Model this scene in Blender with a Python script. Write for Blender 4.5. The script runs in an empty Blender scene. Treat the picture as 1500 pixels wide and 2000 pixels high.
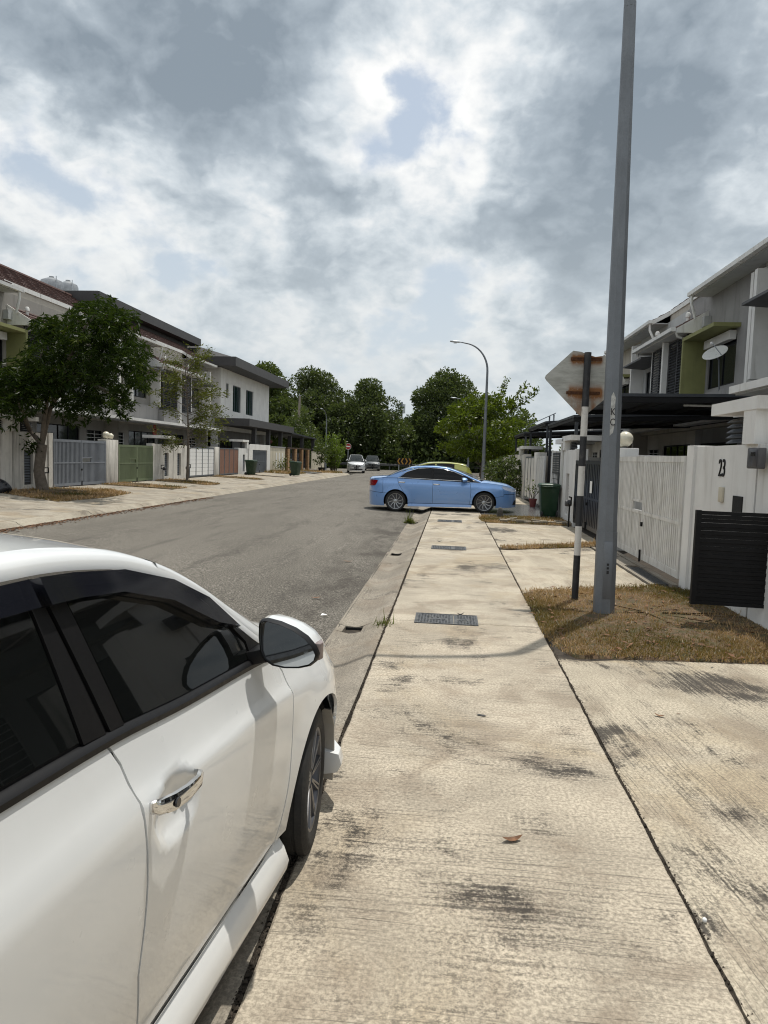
import bpy, bmesh, math, random
import numpy as np
from mathutils import Vector, Matrix
from mathutils.geometry import delaunay_2d_cdt
random.seed(7); RNG = np.random.default_rng(7)
SC = bpy.context.scene; COL = SC.collection
rad = math.radians

# ------------------------------------------------------------------ camera
F_PX, EYE, VPX, ROLL = 1350.0, 1.66, (882.5, 896.0), rad(1.8)
def cam_basis(yaw, pitch, roll):
    f = np.array([-math.sin(yaw)*math.cos(pitch), math.cos(yaw)*math.cos(pitch), -math.sin(pitch)])
    r0 = np.array([math.cos(yaw), math.sin(yaw), 0]); u0 = np.cross(r0, f)
    c, s = math.cos(roll), math.sin(roll)
    return c*r0+s*u0, -s*r0+c*u0, f
_a = (VPX[0]-750)/F_PX; _b = -(VPX[1]-1000)/F_PX; _y, _p = _a, _b
for _i in range(40):
    CR, CU, CF = cam_basis(_y, _p, ROLL)
    _y += _a-CR[1]/CF[1]; _p += _b-CU[1]/CF[1]
CPOS = np.array([0, 0, EYE])
def ray(x, y): return (x-750)/F_PX*CR-(y-1000)/F_PX*CU+CF
def G(x, y, z=0.0):                       # photo pixel -> point on the level z
    v = ray(x, y); return CPOS+v*(z-EYE)/v[2]
def PX(x, y, X):                          # photo pixel -> point on the plane X
    v = ray(x, y); return CPOS+v*X/v[0]
def PY(x, y, Y):
    v = ray(x, y); return CPOS+v*Y/v[1]
cd = bpy.data.cameras.new('camera'); cam = bpy.data.objects.new('camera', cd); COL.objects.link(cam)
cam.matrix_world = Matrix(((CR[0], CU[0], -CF[0], 0), (CR[1], CU[1], -CF[1], 0), (CR[2], CU[2], -CF[2], EYE), (0, 0, 0, 1)))
cd.sensor_fit = 'VERTICAL'; cd.sensor_height = 36; cd.lens = 36*F_PX/2000; cd.clip_start = .05; cd.clip_end = 3000
SC.camera = cam
SC.render.resolution_x, SC.render.resolution_y = 768, 1024

# ------------------------------------------------------------------ light and sky
SUN_TO = Vector((.15, .265, 1.0)).normalized()          # high midday sun, ahead and a little to the right
sl = bpy.data.lights.new('sun', 'SUN'); sl.energy = 3.6; sl.angle = rad(.6); sl.color = (1, .955, .87)
so = bpy.data.objects.new('sun', sl); COL.objects.link(so); so.rotation_euler = SUN_TO.to_track_quat('Z', 'Y').to_euler(); so.location = (0, 0, 30)
SC.view_settings.view_transform = 'Standard'; SC.view_settings.look = 'None'; SC.view_settings.exposure = 0.0; SC.view_settings.gamma = 1
SC.view_settings.use_curve_mapping = False
SC.cycles.use_denoising = True; SC.cycles.use_adaptive_sampling = True; SC.cycles.adaptive_threshold = .008; SC.cycles.filter_width = 1.1
SC.cycles.max_bounces = 5; SC.cycles.diffuse_bounces = 3; SC.cycles.glossy_bounces = 3; SC.cycles.transparent_max_bounces = 10
world = bpy.data.worlds.new('World'); world.cycles.sampling_method = 'MANUAL'; world.cycles.sample_map_resolution = 256; SC.world = world; world.use_nodes = True
class NT:
    """small node-tree writer"""
    def __init__(s, tree): s.t = tree; s.t.nodes.clear(); s.x = 0
    def n(s, typ, ins=None, **kw):
        d = s.t.nodes.new(typ); s.x += 40; d.location = (s.x, 0)
        for k, v in kw.items(): setattr(d, k, v)
        for k, v in (ins or {}).items(): s.set(d.inputs[k], v)
        return d
    def set(s, sock, v):
        if isinstance(v, bpy.types.NodeSocket): s.t.links.new(v, sock)
        elif isinstance(v, bpy.types.Node): s.t.links.new(v.outputs[0], sock)
        else:
            if hasattr(sock.default_value, '__len__') and not hasattr(v, '__len__'): v = [v]*len(sock.default_value)
            if hasattr(v, '__len__') and len(v) == 3 and len(sock.default_value) == 4: v = (*v, 1)
            sock.default_value = v
    def math(s, op, a, b=0.0, c=None, clamp=False):
        d = s.n('ShaderNodeMath', {0: a, 1: b}, operation=op, use_clamp=clamp)
        if c is not None: s.set(d.inputs[2], c)
        return d.outputs[0]
    def vmath(s, op, a, b=None):
        d = s.n('ShaderNodeVectorMath', {0: a}, operation=op)
        if b is not None: s.set(d.inputs[1], b)
        return d.outputs['Value'] if op in ('DOT_PRODUCT', 'LENGTH', 'DISTANCE') else d.outputs[0]
    def noise(s, vec, scale, detail=4, rough=.55, dist=0, col=False):
        d = s.n('ShaderNodeTexNoise', {'Vector': vec, 'Scale': scale, 'Detail': detail, 'Roughness': rough, 'Distortion': dist})
        return d.outputs['Color'] if col else d.outputs['Fac']
    def mapv(s, vec, scale=(1, 1, 1), loc=(0, 0, 0), rot=(0, 0, 0)):
        return s.n('ShaderNodeMapping', {'Vector': vec, 'Scale': scale, 'Location': loc, 'Rotation': rot}).outputs[0]
    def rng(s, v, a, b, c=0.0, d=1.0, smooth=True):
        return s.n('ShaderNodeMapRange', {'Value': v, 'From Min': a, 'From Max': b, 'To Min': c, 'To Max': d}, interpolation_type='SMOOTHSTEP' if smooth else 'LINEAR').outputs[0]
    def mix(s, f, a, b, mode='MIX'):
        d = s.n('ShaderNodeMix', data_type='RGBA', blend_type=mode)
        s.set(d.inputs['Factor'], f); s.set(d.inputs['A'], a); s.set(d.inputs['B'], b); return d.outputs['Result']
    def ramp(s, v, stops, interp='LINEAR'):
        d = s.n('ShaderNodeValToRGB', {'Fac': v}); r = d.color_ramp; r.interpolation = interp
        while len(r.elements) < len(stops): r.elements.new(.5)
        for e, (p, c) in zip(r.elements, stops): e.position = p; e.color = (*c, 1)
        return d.outputs[0]
w = NT(world.node_tree)
sky = w.n('ShaderNodeTexSky', sky_type='NISHITA', sun_disc=False, sun_elevation=math.asin(SUN_TO.z), sun_rotation=math.atan2(SUN_TO.x, SUN_TO.y), altitude=50, air_density=1.3, dust_density=3.0, ozone_density=1.0)
def scl(v, k): o = w.n('ShaderNodeVectorMath', {0: v, 'Scale': k}, operation='SCALE'); return o.outputs[0]
dv = w.vmath('NORMALIZE', w.n('ShaderNodeTexCoord').outputs['Generated'])
sep = w.n('ShaderNodeSeparateXYZ', {0: dv}); dz = w.math('MAXIMUM', sep.outputs[2], 0.0)
per = w.math('DIVIDE', 1.0, w.math('ADD', w.math('MULTIPLY', dz, .75), .55))       # clouds shrink towards the horizon
q0 = w.n('ShaderNodeCombineXYZ', {0: w.math('MULTIPLY', sep.outputs[0], per), 1: w.math('MULTIPLY', sep.outputs[1], per), 2: w.math('MULTIPLY', w.math('MULTIPLY', dz, per), 1.15)}).outputs[0]
q1 = w.vmath('ADD', q0, scl(w.vmath('SUBTRACT', w.noise(q0, 4.0, 3, .5, col=True), (.5, .5, .5)), .07))
def billow(v, s): return w.math('SUBTRACT', 1.0, w.math('MULTIPLY', w.math('ABSOLUTE', w.math('SUBTRACT', w.noise(v, s, 6, .52), .5)), 3.2))
wd = w.vmath('ADD', dv, scl(w.vmath('SUBTRACT', w.noise(q0, 6.0, 8, .60, col=True), (.5, .5, .5)), .12))
def sky_blob(px, py, size, amp):          # a cloud bank or a gap standing in one direction of the sky
    v = ray(px, py); v = v/np.linalg.norm(v); d = w.vmath('DISTANCE', wd, tuple(v))
    return w.math('MULTIPLY', w.math('EXPONENT', w.math('MULTIPLY', w.math('MULTIPLY', d, d), -1/(size*size))), amp)
DARK = [(450, 110, .15, .85), (250, 130, .13, .55), (90, 190, .10, .45), (1160, 200, .13, .70), (1350, 190, .14, .75), (1120, 500, .10, .60), (640, 480, .07, .42), (1000, 420, .045, .30), (1300, 480, .10, .45)]
GAPS = [(805, 195, .05, .66), (775, 150, .03, .3), (930, 300, .03, .5), (870, 540, .06, .62), (960, 500, .035, .45), (330, 455, .045, .5), (420, 520, .04, .6), (810, 650, .05, .5), (900, 60, .05, .35)]
def total(bs):
    s_ = 0.0
    for b_ in bs: s_ = w.math('ADD', s_, sky_blob(*b_))
    return s_
PUFF = [(700, 165, .05, .55), (780, 275, .05, .6), (885, 240, .035, .6), (960, 345, .045, .5), (510, 370, .06, .4), (240, 460, .05, .45), (540, 620, .05, .35), (650, 670, .04, .3), (960, 620, .06, .35), (1430, 370, .05, .5), (1010, 500, .03, .45), (940, 130, .07, .5), (740, 110, .035, .5), (330, 320, .08, .3), (60, 320, .08, .3), (620, 200, .04, .35)]
dark, gap, puff = total(DARK), total(GAPS), total(PUFF)
n = w.noise(q1, 3.6, 9, .55); b_ = billow(q1, 7.0)
dens = w.math('ADD', w.math('ADD', w.math('MULTIPLY', w.math('SUBTRACT', n, .10), 1.25), w.math('MULTIPLY', b_, .24)), w.math('SUBTRACT', w.math('MULTIPLY', dark, .25), w.math('MULTIPLY', gap, .36)))
cover = w.rng(dens, .40, .60)
fine = billow(q1, 6.5); relief = w.math('SUBTRACT', fine, billow(w.vmath('ADD', q1, (.006, .010, .030)), 6.5))
edge = w.rng(dens, .46, .82, 1, 0)        # thin rims let the sun through
shade = w.math('ADD', w.math('ADD', .42, w.math('MULTIPLY', dark, .47)), w.math('SUBTRACT', w.math('MULTIPLY', w.math('SUBTRACT', n, .5), .80), w.math('ADD', w.math('MULTIPLY', relief, .60), w.math('ADD', w.math('MULTIPLY', edge, .22), w.math('MULTIPLY', puff, .42)))), clamp=True)
ccol = w.ramp(shade, [(0, (1.05, 1.05, 1.03)), (.15, (.95, .96, .96)), (.38, (.69, .75, .795)), (.66, (.425, .49, .55)), (1, (.265, .32, .375))])
haze = w.rng(dz, .02, .46, 1, 0)
ccol = w.mix(w.math('MULTIPLY', haze, .66), ccol, (.56, .62, .65, 1))
blue = w.mix(w.math('ADD', w.math('MULTIPLY', haze, .40), .50), scl(sky.outputs[0], .12), (.66, .73, .79, 1))
skyc = w.mix(w.math('MULTIPLY', cover, .97), blue, ccol)
bg = w.n('ShaderNodeBackground', {'Color': skyc, 'Strength': 1.0})
w.n('ShaderNodeOutputWorld', {'Surface': bg.outputs[0]})

# ------------------------------------------------------------------ object helpers
def tag(o, label=None, cat=None, group=None, kind=None):
    if label: o['label'] = label
    if cat: o['category'] = cat; o['kind'] = 'thing'
    if group: o['group'] = group
    if kind: o['kind'] = kind
    return o
def thing(name, label, cat, loc=(0, 0, 0), group=None, rz=0):
    o = bpy.data.objects.new(name, None); COL.objects.link(o); o.empty_display_size = .2
    o.location = loc; o.rotation_euler = (0, 0, rz); return tag(o, label, cat, group)
def origin_of(p):
    v = Vector((0, 0, 0))
    while p is not None: v += p.location; p = p.parent
    return v
def link_mesh(name, me, mat, parent):
    o = bpy.data.objects.new(name, me); COL.objects.link(o); o.parent = parent
    if mat is not None: me.materials.append(mat)
    return o
def copy_tree(o, parent=None):
    c = o.copy(); COL.objects.link(c); c.parent = parent
    for ch in list(o.children): copy_tree(ch, c)
    return c
class MB:
    """collects boxes, prisms, tubes and lathes; build() links them as one mesh"""
    def __init__(s): s.v = []; s.f = []
    def add(s, vs, fs):
        k = len(s.v); s.v += [tuple(map(float, q)) for q in vs]; s.f += [tuple(i+k for i in f) for f in fs]; return s
    def hexa(s, p): return s.add(p, [(0, 3, 2, 1), (4, 5, 6, 7), (0, 1, 5, 4), (1, 2, 6, 5), (2, 3, 7, 6), (3, 0, 4, 7)])
    def box(s, x0, x1, y0, y1, z0, z1):
        x0, x1 = min(x0, x1), max(x0, x1); y0, y1 = min(y0, y1), max(y0, y1)
        return s.hexa([(x0, y0, z0), (x1, y0, z0), (x1, y1, z0), (x0, y1, z0), (x0, y0, z1), (x1, y0, z1), (x1, y1, z1), (x0, y1, z1)])
    def loft(s, loops, caps=True, closed=True):
        n = len(loops[0]); vs = [p for l in loops for p in l]; fs = []
        for i in range(len(loops)-1):
            for j in range(n if closed else n-1):
                k = (j+1) % n; fs.append((i*n+j, i*n+k, (i+1)*n+k, (i+1)*n+j))
        if caps: fs += [tuple(range(n))[::-1], tuple((len(loops)-1)*n+j for j in range(n))]
        return s.add(vs, fs)
    def extr(s, poly, ax, a, b):
        def mk(t):
            return [{'x': (t, p[0], p[1]), 'y': (p[0], t, p[1]), 'z': (p[0], p[1], t)}[ax] for p in poly]
        return s.loft([mk(a), mk(b)])
    def tube(s, pts, r, n=8, caps=True):
        pts = [Vector(p) for p in pts]; rs = r if hasattr(r, '__len__') else [r]*len(pts); loops = []
        t0 = (pts[1]-pts[0]).normalized(); ref = Vector((0, 0, 1)) if abs(t0.z) < .9 else Vector((1, 0, 0))
        a = t0.cross(ref).normalized()
        for i, p in enumerate(pts):
            t = (pts[min(i+1, len(pts)-1)]-pts[max(i-1, 0)]).normalized(); a = (a-t*a.dot(t)).normalized(); b = t.cross(a)
            loops.append([p+(a*math.cos(2*math.pi*k/n)+b*math.sin(2*math.pi*k/n))*rs[i] for k in range(n)])
        return s.loft(loops, caps)
    def lathe(s, prof, n=20, c=(0, 0, 0), ax='z', caps=True):
        loops = []
        for r, h in prof:
            l = []
            for k in range(n):
                a = 2*math.pi*k/n; u, v_ = r*math.cos(a), r*math.sin(a)
                l.append((c[0]+u, c[1]+v_, c[2]+h) if ax == 'z' else (c[0]+h, c[1]+u, c[2]+v_) if ax == 'x' else (c[0]+u, c[1]+h, c[2]+v_))
            loops.append(l)
        return s.loft(loops, caps)
    def ball(s, c, r, n=16, sz=1.0):
        return s.lathe([(r*math.sin(math.pi*i/10)+1e-4, -r*sz*math.cos(math.pi*i/10)) for i in range(11)], n, c)
    def build(s, name, mat, parent=None, smooth=None, bevel=0, recalc=True):
        o = origin_of(parent); me = bpy.data.meshes.new(name)
        me.from_pydata([(p[0]-o.x, p[1]-o.y, p[2]-o.z) for p in s.v], [], s.f)
        if recalc or bevel:
            bm = bmesh.new(); bm.from_mesh(me)
            if recalc: bmesh.ops.recalc_face_normals(bm, faces=bm.faces)
            if bevel: bmesh.ops.bevel(bm, geom=[e for e in bm.edges if len(e.link_faces) == 2 and e.calc_face_angle(0) > .5], offset=bevel, segments=2, affect='EDGES', profile=.5, clamp_overlap=True)
            bm.to_mesh(me); bm.free()
        if smooth is not None or bevel:
            me.shade_smooth(); me.set_sharp_from_angle(angle=rad(smooth or 40))
        return link_mesh(name, me, mat, parent)
def box(name, mat, parent, *b, bevel=0): return MB().box(*b).build(name, mat, parent, bevel=bevel)
def text(name, s, size, mat, parent, loc, rot, depth=.004, sx=1.0):
    cu = bpy.data.curves.new(name, 'FONT'); cu.body = s; cu.size = size; cu.extrude = depth; cu.align_x = 'CENTER'; cu.align_y = 'CENTER'
    t = bpy.data.objects.new(name+'_src', cu); COL.objects.link(t); dg = bpy.context.evaluated_depsgraph_get()
    me = bpy.data.meshes.new_from_object(t.evaluated_get(dg)); bpy.data.objects.remove(t)
    me.transform(Matrix.Translation(Vector(loc)-origin_of(parent)) @ rot.to_4x4() @ Matrix.Diagonal((sx, 1, 1, 1)))
    me.name = name; me.materials.clear()
    return link_mesh(name, me, mat, parent)

# ------------------------------------------------------------------ materials
def newmat(name):
    m = bpy.data.materials.new(name); m.use_nodes = True; return m, NT(m.node_tree)
def finish(m, t, **ins):
    b = t.n('ShaderNodeBsdfPrincipled', {k.replace('_', ' '): v for k, v in ins.items()})
    t.n('ShaderNodeOutputMaterial', {'Surface': b.outputs[0]}); return m
def sc3(c, k): return tuple(min(1, x*k) for x in c)
def pm(name, col, rough=.65, metal=0, var=.14, vs=2.0, bump=.15, bs=45, grime=None, gamt=.5, gs=1.2, streak=False, coat=0, spec=.5, thr=(.5, .72)):
    m, t = newmat(name); co = t.n('ShaderNodeTexCoord').outputs['Object']
    c = t.mix(t.rng(t.noise(co, vs, 6, .62), .3, .7), sc3(col, 1-var), sc3(col, 1+var))
    fine = t.noise(co, bs, 5, .65)
    c = t.mix(t.math('MULTIPLY', t.rng(fine, .35, .75), var*.8), c, sc3(col, .45))
    if grime:
        gv = t.mapv(co, (3.2, 3.2, .35)) if streak else co
        g = t.math('MULTIPLY', t.rng(t.noise(gv, gs, 7, .68, .4), *thr), gamt)
        c = t.mix(g, c, grime)
    r = t.rng(fine, .2, .8, rough-.08, min(1, rough+.08))
    ins = dict(Base_Color=c, Roughness=r, Metallic=metal, Specular_IOR_Level=spec)
    if coat: ins['Coat_Weight'] = coat; ins['Coat_Roughness'] = .03
    if bump: ins['Normal'] = t.n('ShaderNodeBump', {'Strength': bump, 'Distance': .01, 'Height': fine}).outputs[0]
    return finish(m, t, **ins)
def concrete(name, col, rot, dark=.55, warm=(.36, .27, .15), scale=1.0, seed=0.0, moss=.35, am=0.0, spots=()):
    """broom-finished slab: fine grooves along one way, black lichen that follows the grooves, brown dirt"""
    m, t = newmat(name); pos = t.n('ShaderNodeNewGeometry').outputs['Position']
    pos = t.vmath('ADD', pos, (seed, seed*1.7, 0)); co = t.mapv(pos, rot=(0, 0, rot))
    base = t.mix(t.rng(t.noise(co, 1.3, 6, .6), .36, .64), sc3(col, .80), sc3(col, 1.12))
    base = t.mix(t.math('MULTIPLY', t.rng(t.noise(co, .7, 6, .62, .5), .50, .66), .45), base, warm)
    grain = t.noise(co, 62, 7, .78); speck = t.noise(co, 170, 4, .7)
    base = t.mix(t.rng(grain, .42, .60, 0, .70), base, sc3(col, .42)); base = t.mix(t.rng(grain, .43, .34, 0, .5), base, sc3(col, 1.5))
    wob = t.vmath('ADD', co, t.vmath('SCALE', t.vmath('SUBTRACT', t.noise(co, 2.2, 3, .5, col=True), (.5, .5, .5)))); wob.node.inputs[1].links[0].from_node.inputs['Scale'].default_value = .05
    gro = t.noise(t.mapv(wob, (1.0, 46, 1)), 1.0, 6, .66)              # grooves run along local x
    fgro = t.noise(t.mapv(wob, (1.6, 120, 1)), 1.0, 4, .6)
    tex = t.math('ADD', t.math('MULTIPLY', gro, .45), t.math('ADD', t.math('MULTIPLY', grain, .35), t.math('MULTIPLY', speck, .20)))
    pn = t.noise(co, .75*scale, 7, .62, .5); pn2 = t.noise(t.vmath('ADD', co, (5.2, 1.3, 0)), 2.4*scale, 7, .66, .3)
    amount = t.math('ADD', t.rng(pn, .50-am, .72-am), t.math('MULTIPLY', t.rng(pn2, .54-am, .72-am), .5), clamp=True)
    if spots:                              # weathered areas of this slab, edges broken by noise
        raw = t.n('ShaderNodeNewGeometry').outputs['Position']; rw_ = t.vmath('ADD', raw, t.vmath('SCALE', t.vmath('SUBTRACT', t.noise(raw, 3.0, 6, .65, col=True), (.5, .5, .5)))); rw_.node.inputs[1].links[0].from_node.inputs['Scale'].default_value = .7
        for sx_, sy_, sr_, sa_ in spots:
            d_ = t.vmath('DISTANCE', rw_, (sx_, sy_, 0)); amount = t.math('ADD', amount, t.math('MULTIPLY', t.math('EXPONENT', t.math('MULTIPLY', t.math('MULTIPLY', d_, d_), -1/(sr_*sr_))), sa_), clamp=True)
    # the more lichen grows, the lower the relief it needs
    lich = t.math('MULTIPLY', t.rng(t.math('ADD', tex, t.math('MULTIPLY', amount, .17)), .525, .655), t.math('MINIMUM', t.math('ADD', t.math('MULTIPLY', amount, 1.3), .10), 1.0))
    line = t.math('MULTIPLY', t.rng(fgro, .54, .64), t.rng(t.noise(t.vmath('ADD', co, (2.2, 4.4, 0)), 1.5, 5, .6), .40, .60, .15, .9))
    smudge = t.math('MULTIPLY', t.rng(t.noise(t.vmath('ADD', co, (1.7, 8.2, 0)), 1.7, 7, .66, .5), .48, .66), moss*1.3)
    base = t.mix(smudge, base, (.19, .145, .105, 1))
    c = t.mix(t.math('MAXIMUM', t.math('MULTIPLY', lich, dark*1.15), t.math('MULTIPLY', line, dark*.85), clamp=True), base, (.034, .030, .027, 1))
    h = t.math('ADD', t.math('MULTIPLY', gro, .8), t.math('MULTIPLY', grain, .45))
    nb = t.n('ShaderNodeBump', {'Strength': .32, 'Distance': .006, 'Height': h}).outputs[0]
    return finish(m, t, Base_Color=c, Roughness=.88, Specular_IOR_Level=.25, Normal=nb)
MAT = {}
SZ = [float(PY(1140, yy, 8.412)[2]) for yy in (702, 767)]
def mk():
    M = MAT
    M['pave'] = concrete('pavement_concrete', (.50, .442, .352), 0, .78, seed=0)
    M['pave_near'] = concrete('stained_pavement_concrete', (.49, .428, .338), 0, .80, seed=0, am=.03, spots=[(*map(float, G(u_, v_)[:2]), r_, a_*.52) for u_, v_, r_, a_ in ((1040, 1790, .22, .85), (930, 1770, .18, .7), (1170, 1740, .16, .6), (700, 1560, .22, .45), (1000, 1900, .14, .5), (1230, 1890, .15, .5), (860, 1700, .2, .4))])
    M['drive_near'] = concrete('stained_driveway_concrete', (.49, .43, .335), rad(83), .78, seed=13, am=.03, spots=[(*map(float, G(u_, v_)[:2]), r_, a_*.52) for u_, v_, r_, a_ in ((1290, 1440, .3, .7), (1430, 1580, .3, .7), (1370, 1700, .25, .7), (1470, 1480, .25, .6), (1480, 1830, .2, .5))])
    M['drive'] = concrete('driveway_concrete', (.50, .44, .345), rad(83), .75, seed=13)
    M['pave_far'] = concrete('verge_concrete', (.40, .36, .295), rad(10), .7, seed=31)
    M['kerb'] = concrete('kerb_concrete', (.31, .275, .225), rad(90), .5, (.2, .16, .11), 1.6, 5)
    M['kerb_l'] = concrete('kerb_concrete_left', (.40, .36, .29), rad(90), .45, (.25, .19, .12), 1.6, 9)
    m, t = newmat('asphalt'); pos = t.n('ShaderNodeNewGeometry').outputs['Position']
    sp = t.noise(pos, 48, 6, .80); sp2 = t.noise(pos, 20, 5, .7)
    b = t.mix(t.rng(t.noise(t.mapv(pos, (1, .35, 1)), .5, 5, .6), .3, .7), (.160, .146, .123, 1), (.228, .209, .178, 1))
    b = t.mix(t.rng(sp, .40, .56), (.045, .041, .036, 1), b); b = t.mix(t.rng(sp, .56, .68), b, (.55, .51, .45, 1))
    b = t.mix(t.math('MULTIPLY', t.rng(t.noise(t.mapv(pos, (3.0, .5, 1)), .8, 8, .7, .6), .50, .68), .42), b, (.05, .045, .04, 1))
    sx = t.n('ShaderNodeSeparateXYZ', {0: pos}); edge = t.rng(sx.outputs[0], -2.6, -1.2)
    b = t.mix(t.math('MULTIPLY', t.math('MULTIPLY', edge, t.rng(t.noise(t.mapv(pos, (1.5, .6, 1)), 1.2, 6, .65), .40, .66)), .72), b, (.045, .038, .032, 1))
    M['road'] = finish(m, t, Base_Color=b, Roughness=.9, Specular_IOR_Level=.25, Normal=t.n('ShaderNodeBump', {'Strength': .8, 'Distance': .012, 'Height': t.math('ADD', sp, sp2)}).outputs[0])
    M['soil'] = pm('soil', (.12, .075, .042), .95, var=.5, vs=14, bump=.9, bs=70, grime=(.06, .06, .022), gamt=.8, gs=9, thr=(.42, .62))
    M['field'] = pm('field_ground', (.12, .12, .05), .95, var=.3, vs=.3, bump=.3, bs=6)
    M['joint'] = pm('joint_dirt', (.045, .035, .025), .95, var=.4, vs=9, bump=.6, bs=60)
    M['dark_gap'] = pm('dark_gap', (.012, .012, .012), .9, var=.2)
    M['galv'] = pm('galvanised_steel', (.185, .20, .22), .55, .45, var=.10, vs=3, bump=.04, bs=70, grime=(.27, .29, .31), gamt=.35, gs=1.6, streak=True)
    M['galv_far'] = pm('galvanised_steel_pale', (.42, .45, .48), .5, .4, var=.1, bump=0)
    M['post_black'] = pm('post_black_paint', (.022, .023, .026), .55, var=.3, bump=.1, grime=(.12, .11, .10), gamt=.35, gs=9)
    M['post_white'] = pm('post_white_paint', (.66, .64, .60), .6, var=.07, vs=6, bump=.1, grime=(.26, .22, .18), gamt=.5, gs=8, thr=(.56, .7))
    M['iron'] = pm('cast_iron', (.10, .105, .11), .55, .5, var=.4, vs=30, bump=.4, bs=90, grime=(.23, .2, .16), gamt=.5, gs=14)
    M['rust'] = pm('rusty_steel', (.085, .032, .012), .9, var=.5, vs=30, bump=.4)
    M['white'] = pm('white_render', (.74, .73, .705), .8, var=.06, vs=1.5, bump=.12, bs=70, grime=(.30, .27, .22), gamt=.42, gs=1.0, streak=True, thr=(.52, .78))
    M['white_old'] = pm('weathered_white_render', (.66, .635, .585), .85, var=.10, vs=2, bump=.2, bs=60, grime=(.13, .115, .095), gamt=.62, gs=1.1, streak=True, thr=(.46, .74))
    M['white_trim'] = pm('white_trim_paint', (.74, .735, .71), .55, var=.05, bump=.05, grime=(.25, .23, .2), gamt=.45, gs=2.5, streak=True, thr=(.5, .75))
    M['beige'] = pm('beige_render', (.46, .425, .37), .85, var=.07, vs=1, bump=.1, grime=(.2, .18, .15), gamt=.4, gs=.8, streak=True)
    M['grey_wall'] = pm('grey_render', (.27, .265, .26), .85, var=.10, vs=1, bump=.1, grime=(.12, .115, .11), gamt=.45, gs=.9, streak=True)
    M['shaded_wall'] = pm('shaded_taupe_render', (.30, .285, .26), .85, var=.08, vs=1, bump=.1, grime=(.15, .14, .13), gamt=.45, gs=.9, streak=True)  # left house fronts: overhang shade is put into this darker wall colour
    M['lantern'] = pm('lantern_red', (.10, .008, .006), .6, var=.1, bump=0)
    M['lgrey_wall'] = pm('light_grey_render', (.46, .47, .47), .85, var=.06, vs=1, bump=.1, grime=(.22, .22, .22), gamt=.4, gs=.9, streak=True)
    M['dgrey'] = pm('dark_grey_paint', (.075, .075, .08), .6, var=.12, bump=.05, grime=(.13, .125, .12), gamt=.3, gs=2)
    M['charcoal'] = pm('charcoal_fascia', (.055, .053, .054), .6, var=.12, bump=.05)
    M['olive'] = pm('olive_green_paint', (.235, .24, .095), .75, var=.08, bump=.1, grime=(.16, .15, .07), gamt=.4, gs=1.2, streak=True)
    M['black_metal'] = pm('black_metal', (.007, .007, .008), .6, var=.3, bump=.04, spec=.25)
    M['navy_metal'] = pm('navy_black_metal', (.010, .012, .018), .4, var=.3, bump=.04)
    M['steel_frame'] = pm('dark_steel_frame', (.045, .05, .058), .5, .3, var=.15, bump=.04)
    M['tile'] = pm('brown_roof_tile', (.085, .040, .032), .75, var=.35, vs=6, bump=.3, bs=25, grime=(.05, .04, .038), gamt=.6, gs=2)
    M['tile_dark'] = pm('dark_roof_tile', (.06, .058, .06), .75, var=.3, vs=6, bump=.3, bs=25)
    M['gate_white'] = pm('white_gate_paint', (.64, .63, .60), .6, var=.08, vs=5, bump=.08, grime=(.26, .24, .21), gamt=.6, gs=2.2, streak=True, thr=(.44, .7))
    M['gate_grey'] = pm('blue_grey_gate_paint', (.215, .235, .27), .5, .2, var=.1, bump=.05)
    M['gate_green'] = pm('sage_green_gate_paint', (.15, .185, .105), .55, var=.1, bump=.05, grime=(.10, .12, .06), gamt=.4, gs=2, streak=True)
    M['gate_brown'] = pm('brown_gate_board', (.21, .105, .07), .6, var=.14, vs=6, bump=.1)
    M['gate_dgrey'] = pm('slate_gate_paint', (.105, .12, .14), .5, .2, var=.1, bump=.05)
    M['cream'] = pm('cream_paint', (.56, .51, .40), .75, var=.06, bump=.08, grime=(.25, .21, .15), gamt=.5, gs=1.2, streak=True)
    M['brick'] = pm('tan_brick', (.40, .24, .12), .85, var=.25, vs=14, bump=.3, bs=40)
    M['timber'] = pm('dark_timber', (.07, .042, .025), .6, var=.2, vs=8, bump=.1)
    M['bin'] = pm('green_bin_plastic', (.009, .042, .018), .45, var=.15, bump=.05, grime=(.05, .07, .05), gamt=.4, gs=4)
    M['bin2'] = pm('light_green_bin_plastic', (.009, .034, .015), .45, var=.12, bump=.05, grime=(.07, .10, .06), gamt=.4, gs=4)
    M['rubber'] = pm('tyre_rubber', (.018, .018, .018), .8, var=.25, bump=.15, bs=80, grime=(.07, .06, .05), gamt=.4, gs=7)
    M['black_plastic'] = pm('black_plastic', (.014, .014, .015), .55, var=.15, bump=.06, bs=150)
    M['gloss_black'] = pm('gloss_black_trim', (.010, .010, .012), .14, var=.1, bump=0, coat=.3)
    M['satin_black'] = pm('satin_black_trim', (.008, .008, .009), .45, var=.15, bump=0, spec=.22)
    M['alloy'] = pm('silver_alloy', (.42, .43, .44), .30, .85, var=.05, bump=0)
    M['alloy_dark'] = pm('dark_alloy', (.10, .10, .11), .35, .7, var=.1, bump=0)
    M['alloy_mid'] = pm('gunmetal_alloy', (.20, .20, .21), .35, .8, var=.1, bump=0)
    M['notice'] = pm('worn_notice_paint', (.50, .50, .48), .8, var=.2, vs=25, bump=.05, grime=(.2, .2, .2), gamt=.6, gs=18)
    M['chrome'] = pm('chrome', (.75, .76, .77), .06, 1.0, var=.02, bump=0)
    M['terracotta'] = pm('maroon_pot', (.16, .035, .03), .6, var=.15, bump=.1)
    M['red'] = pm('red_paint', (.33, .02, .015), .55, var=.12, bump=.05)
    M['yellow'] = pm('yellow_reflective', (.36, .18, .02), .5, var=.1, bump=.0)
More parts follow.
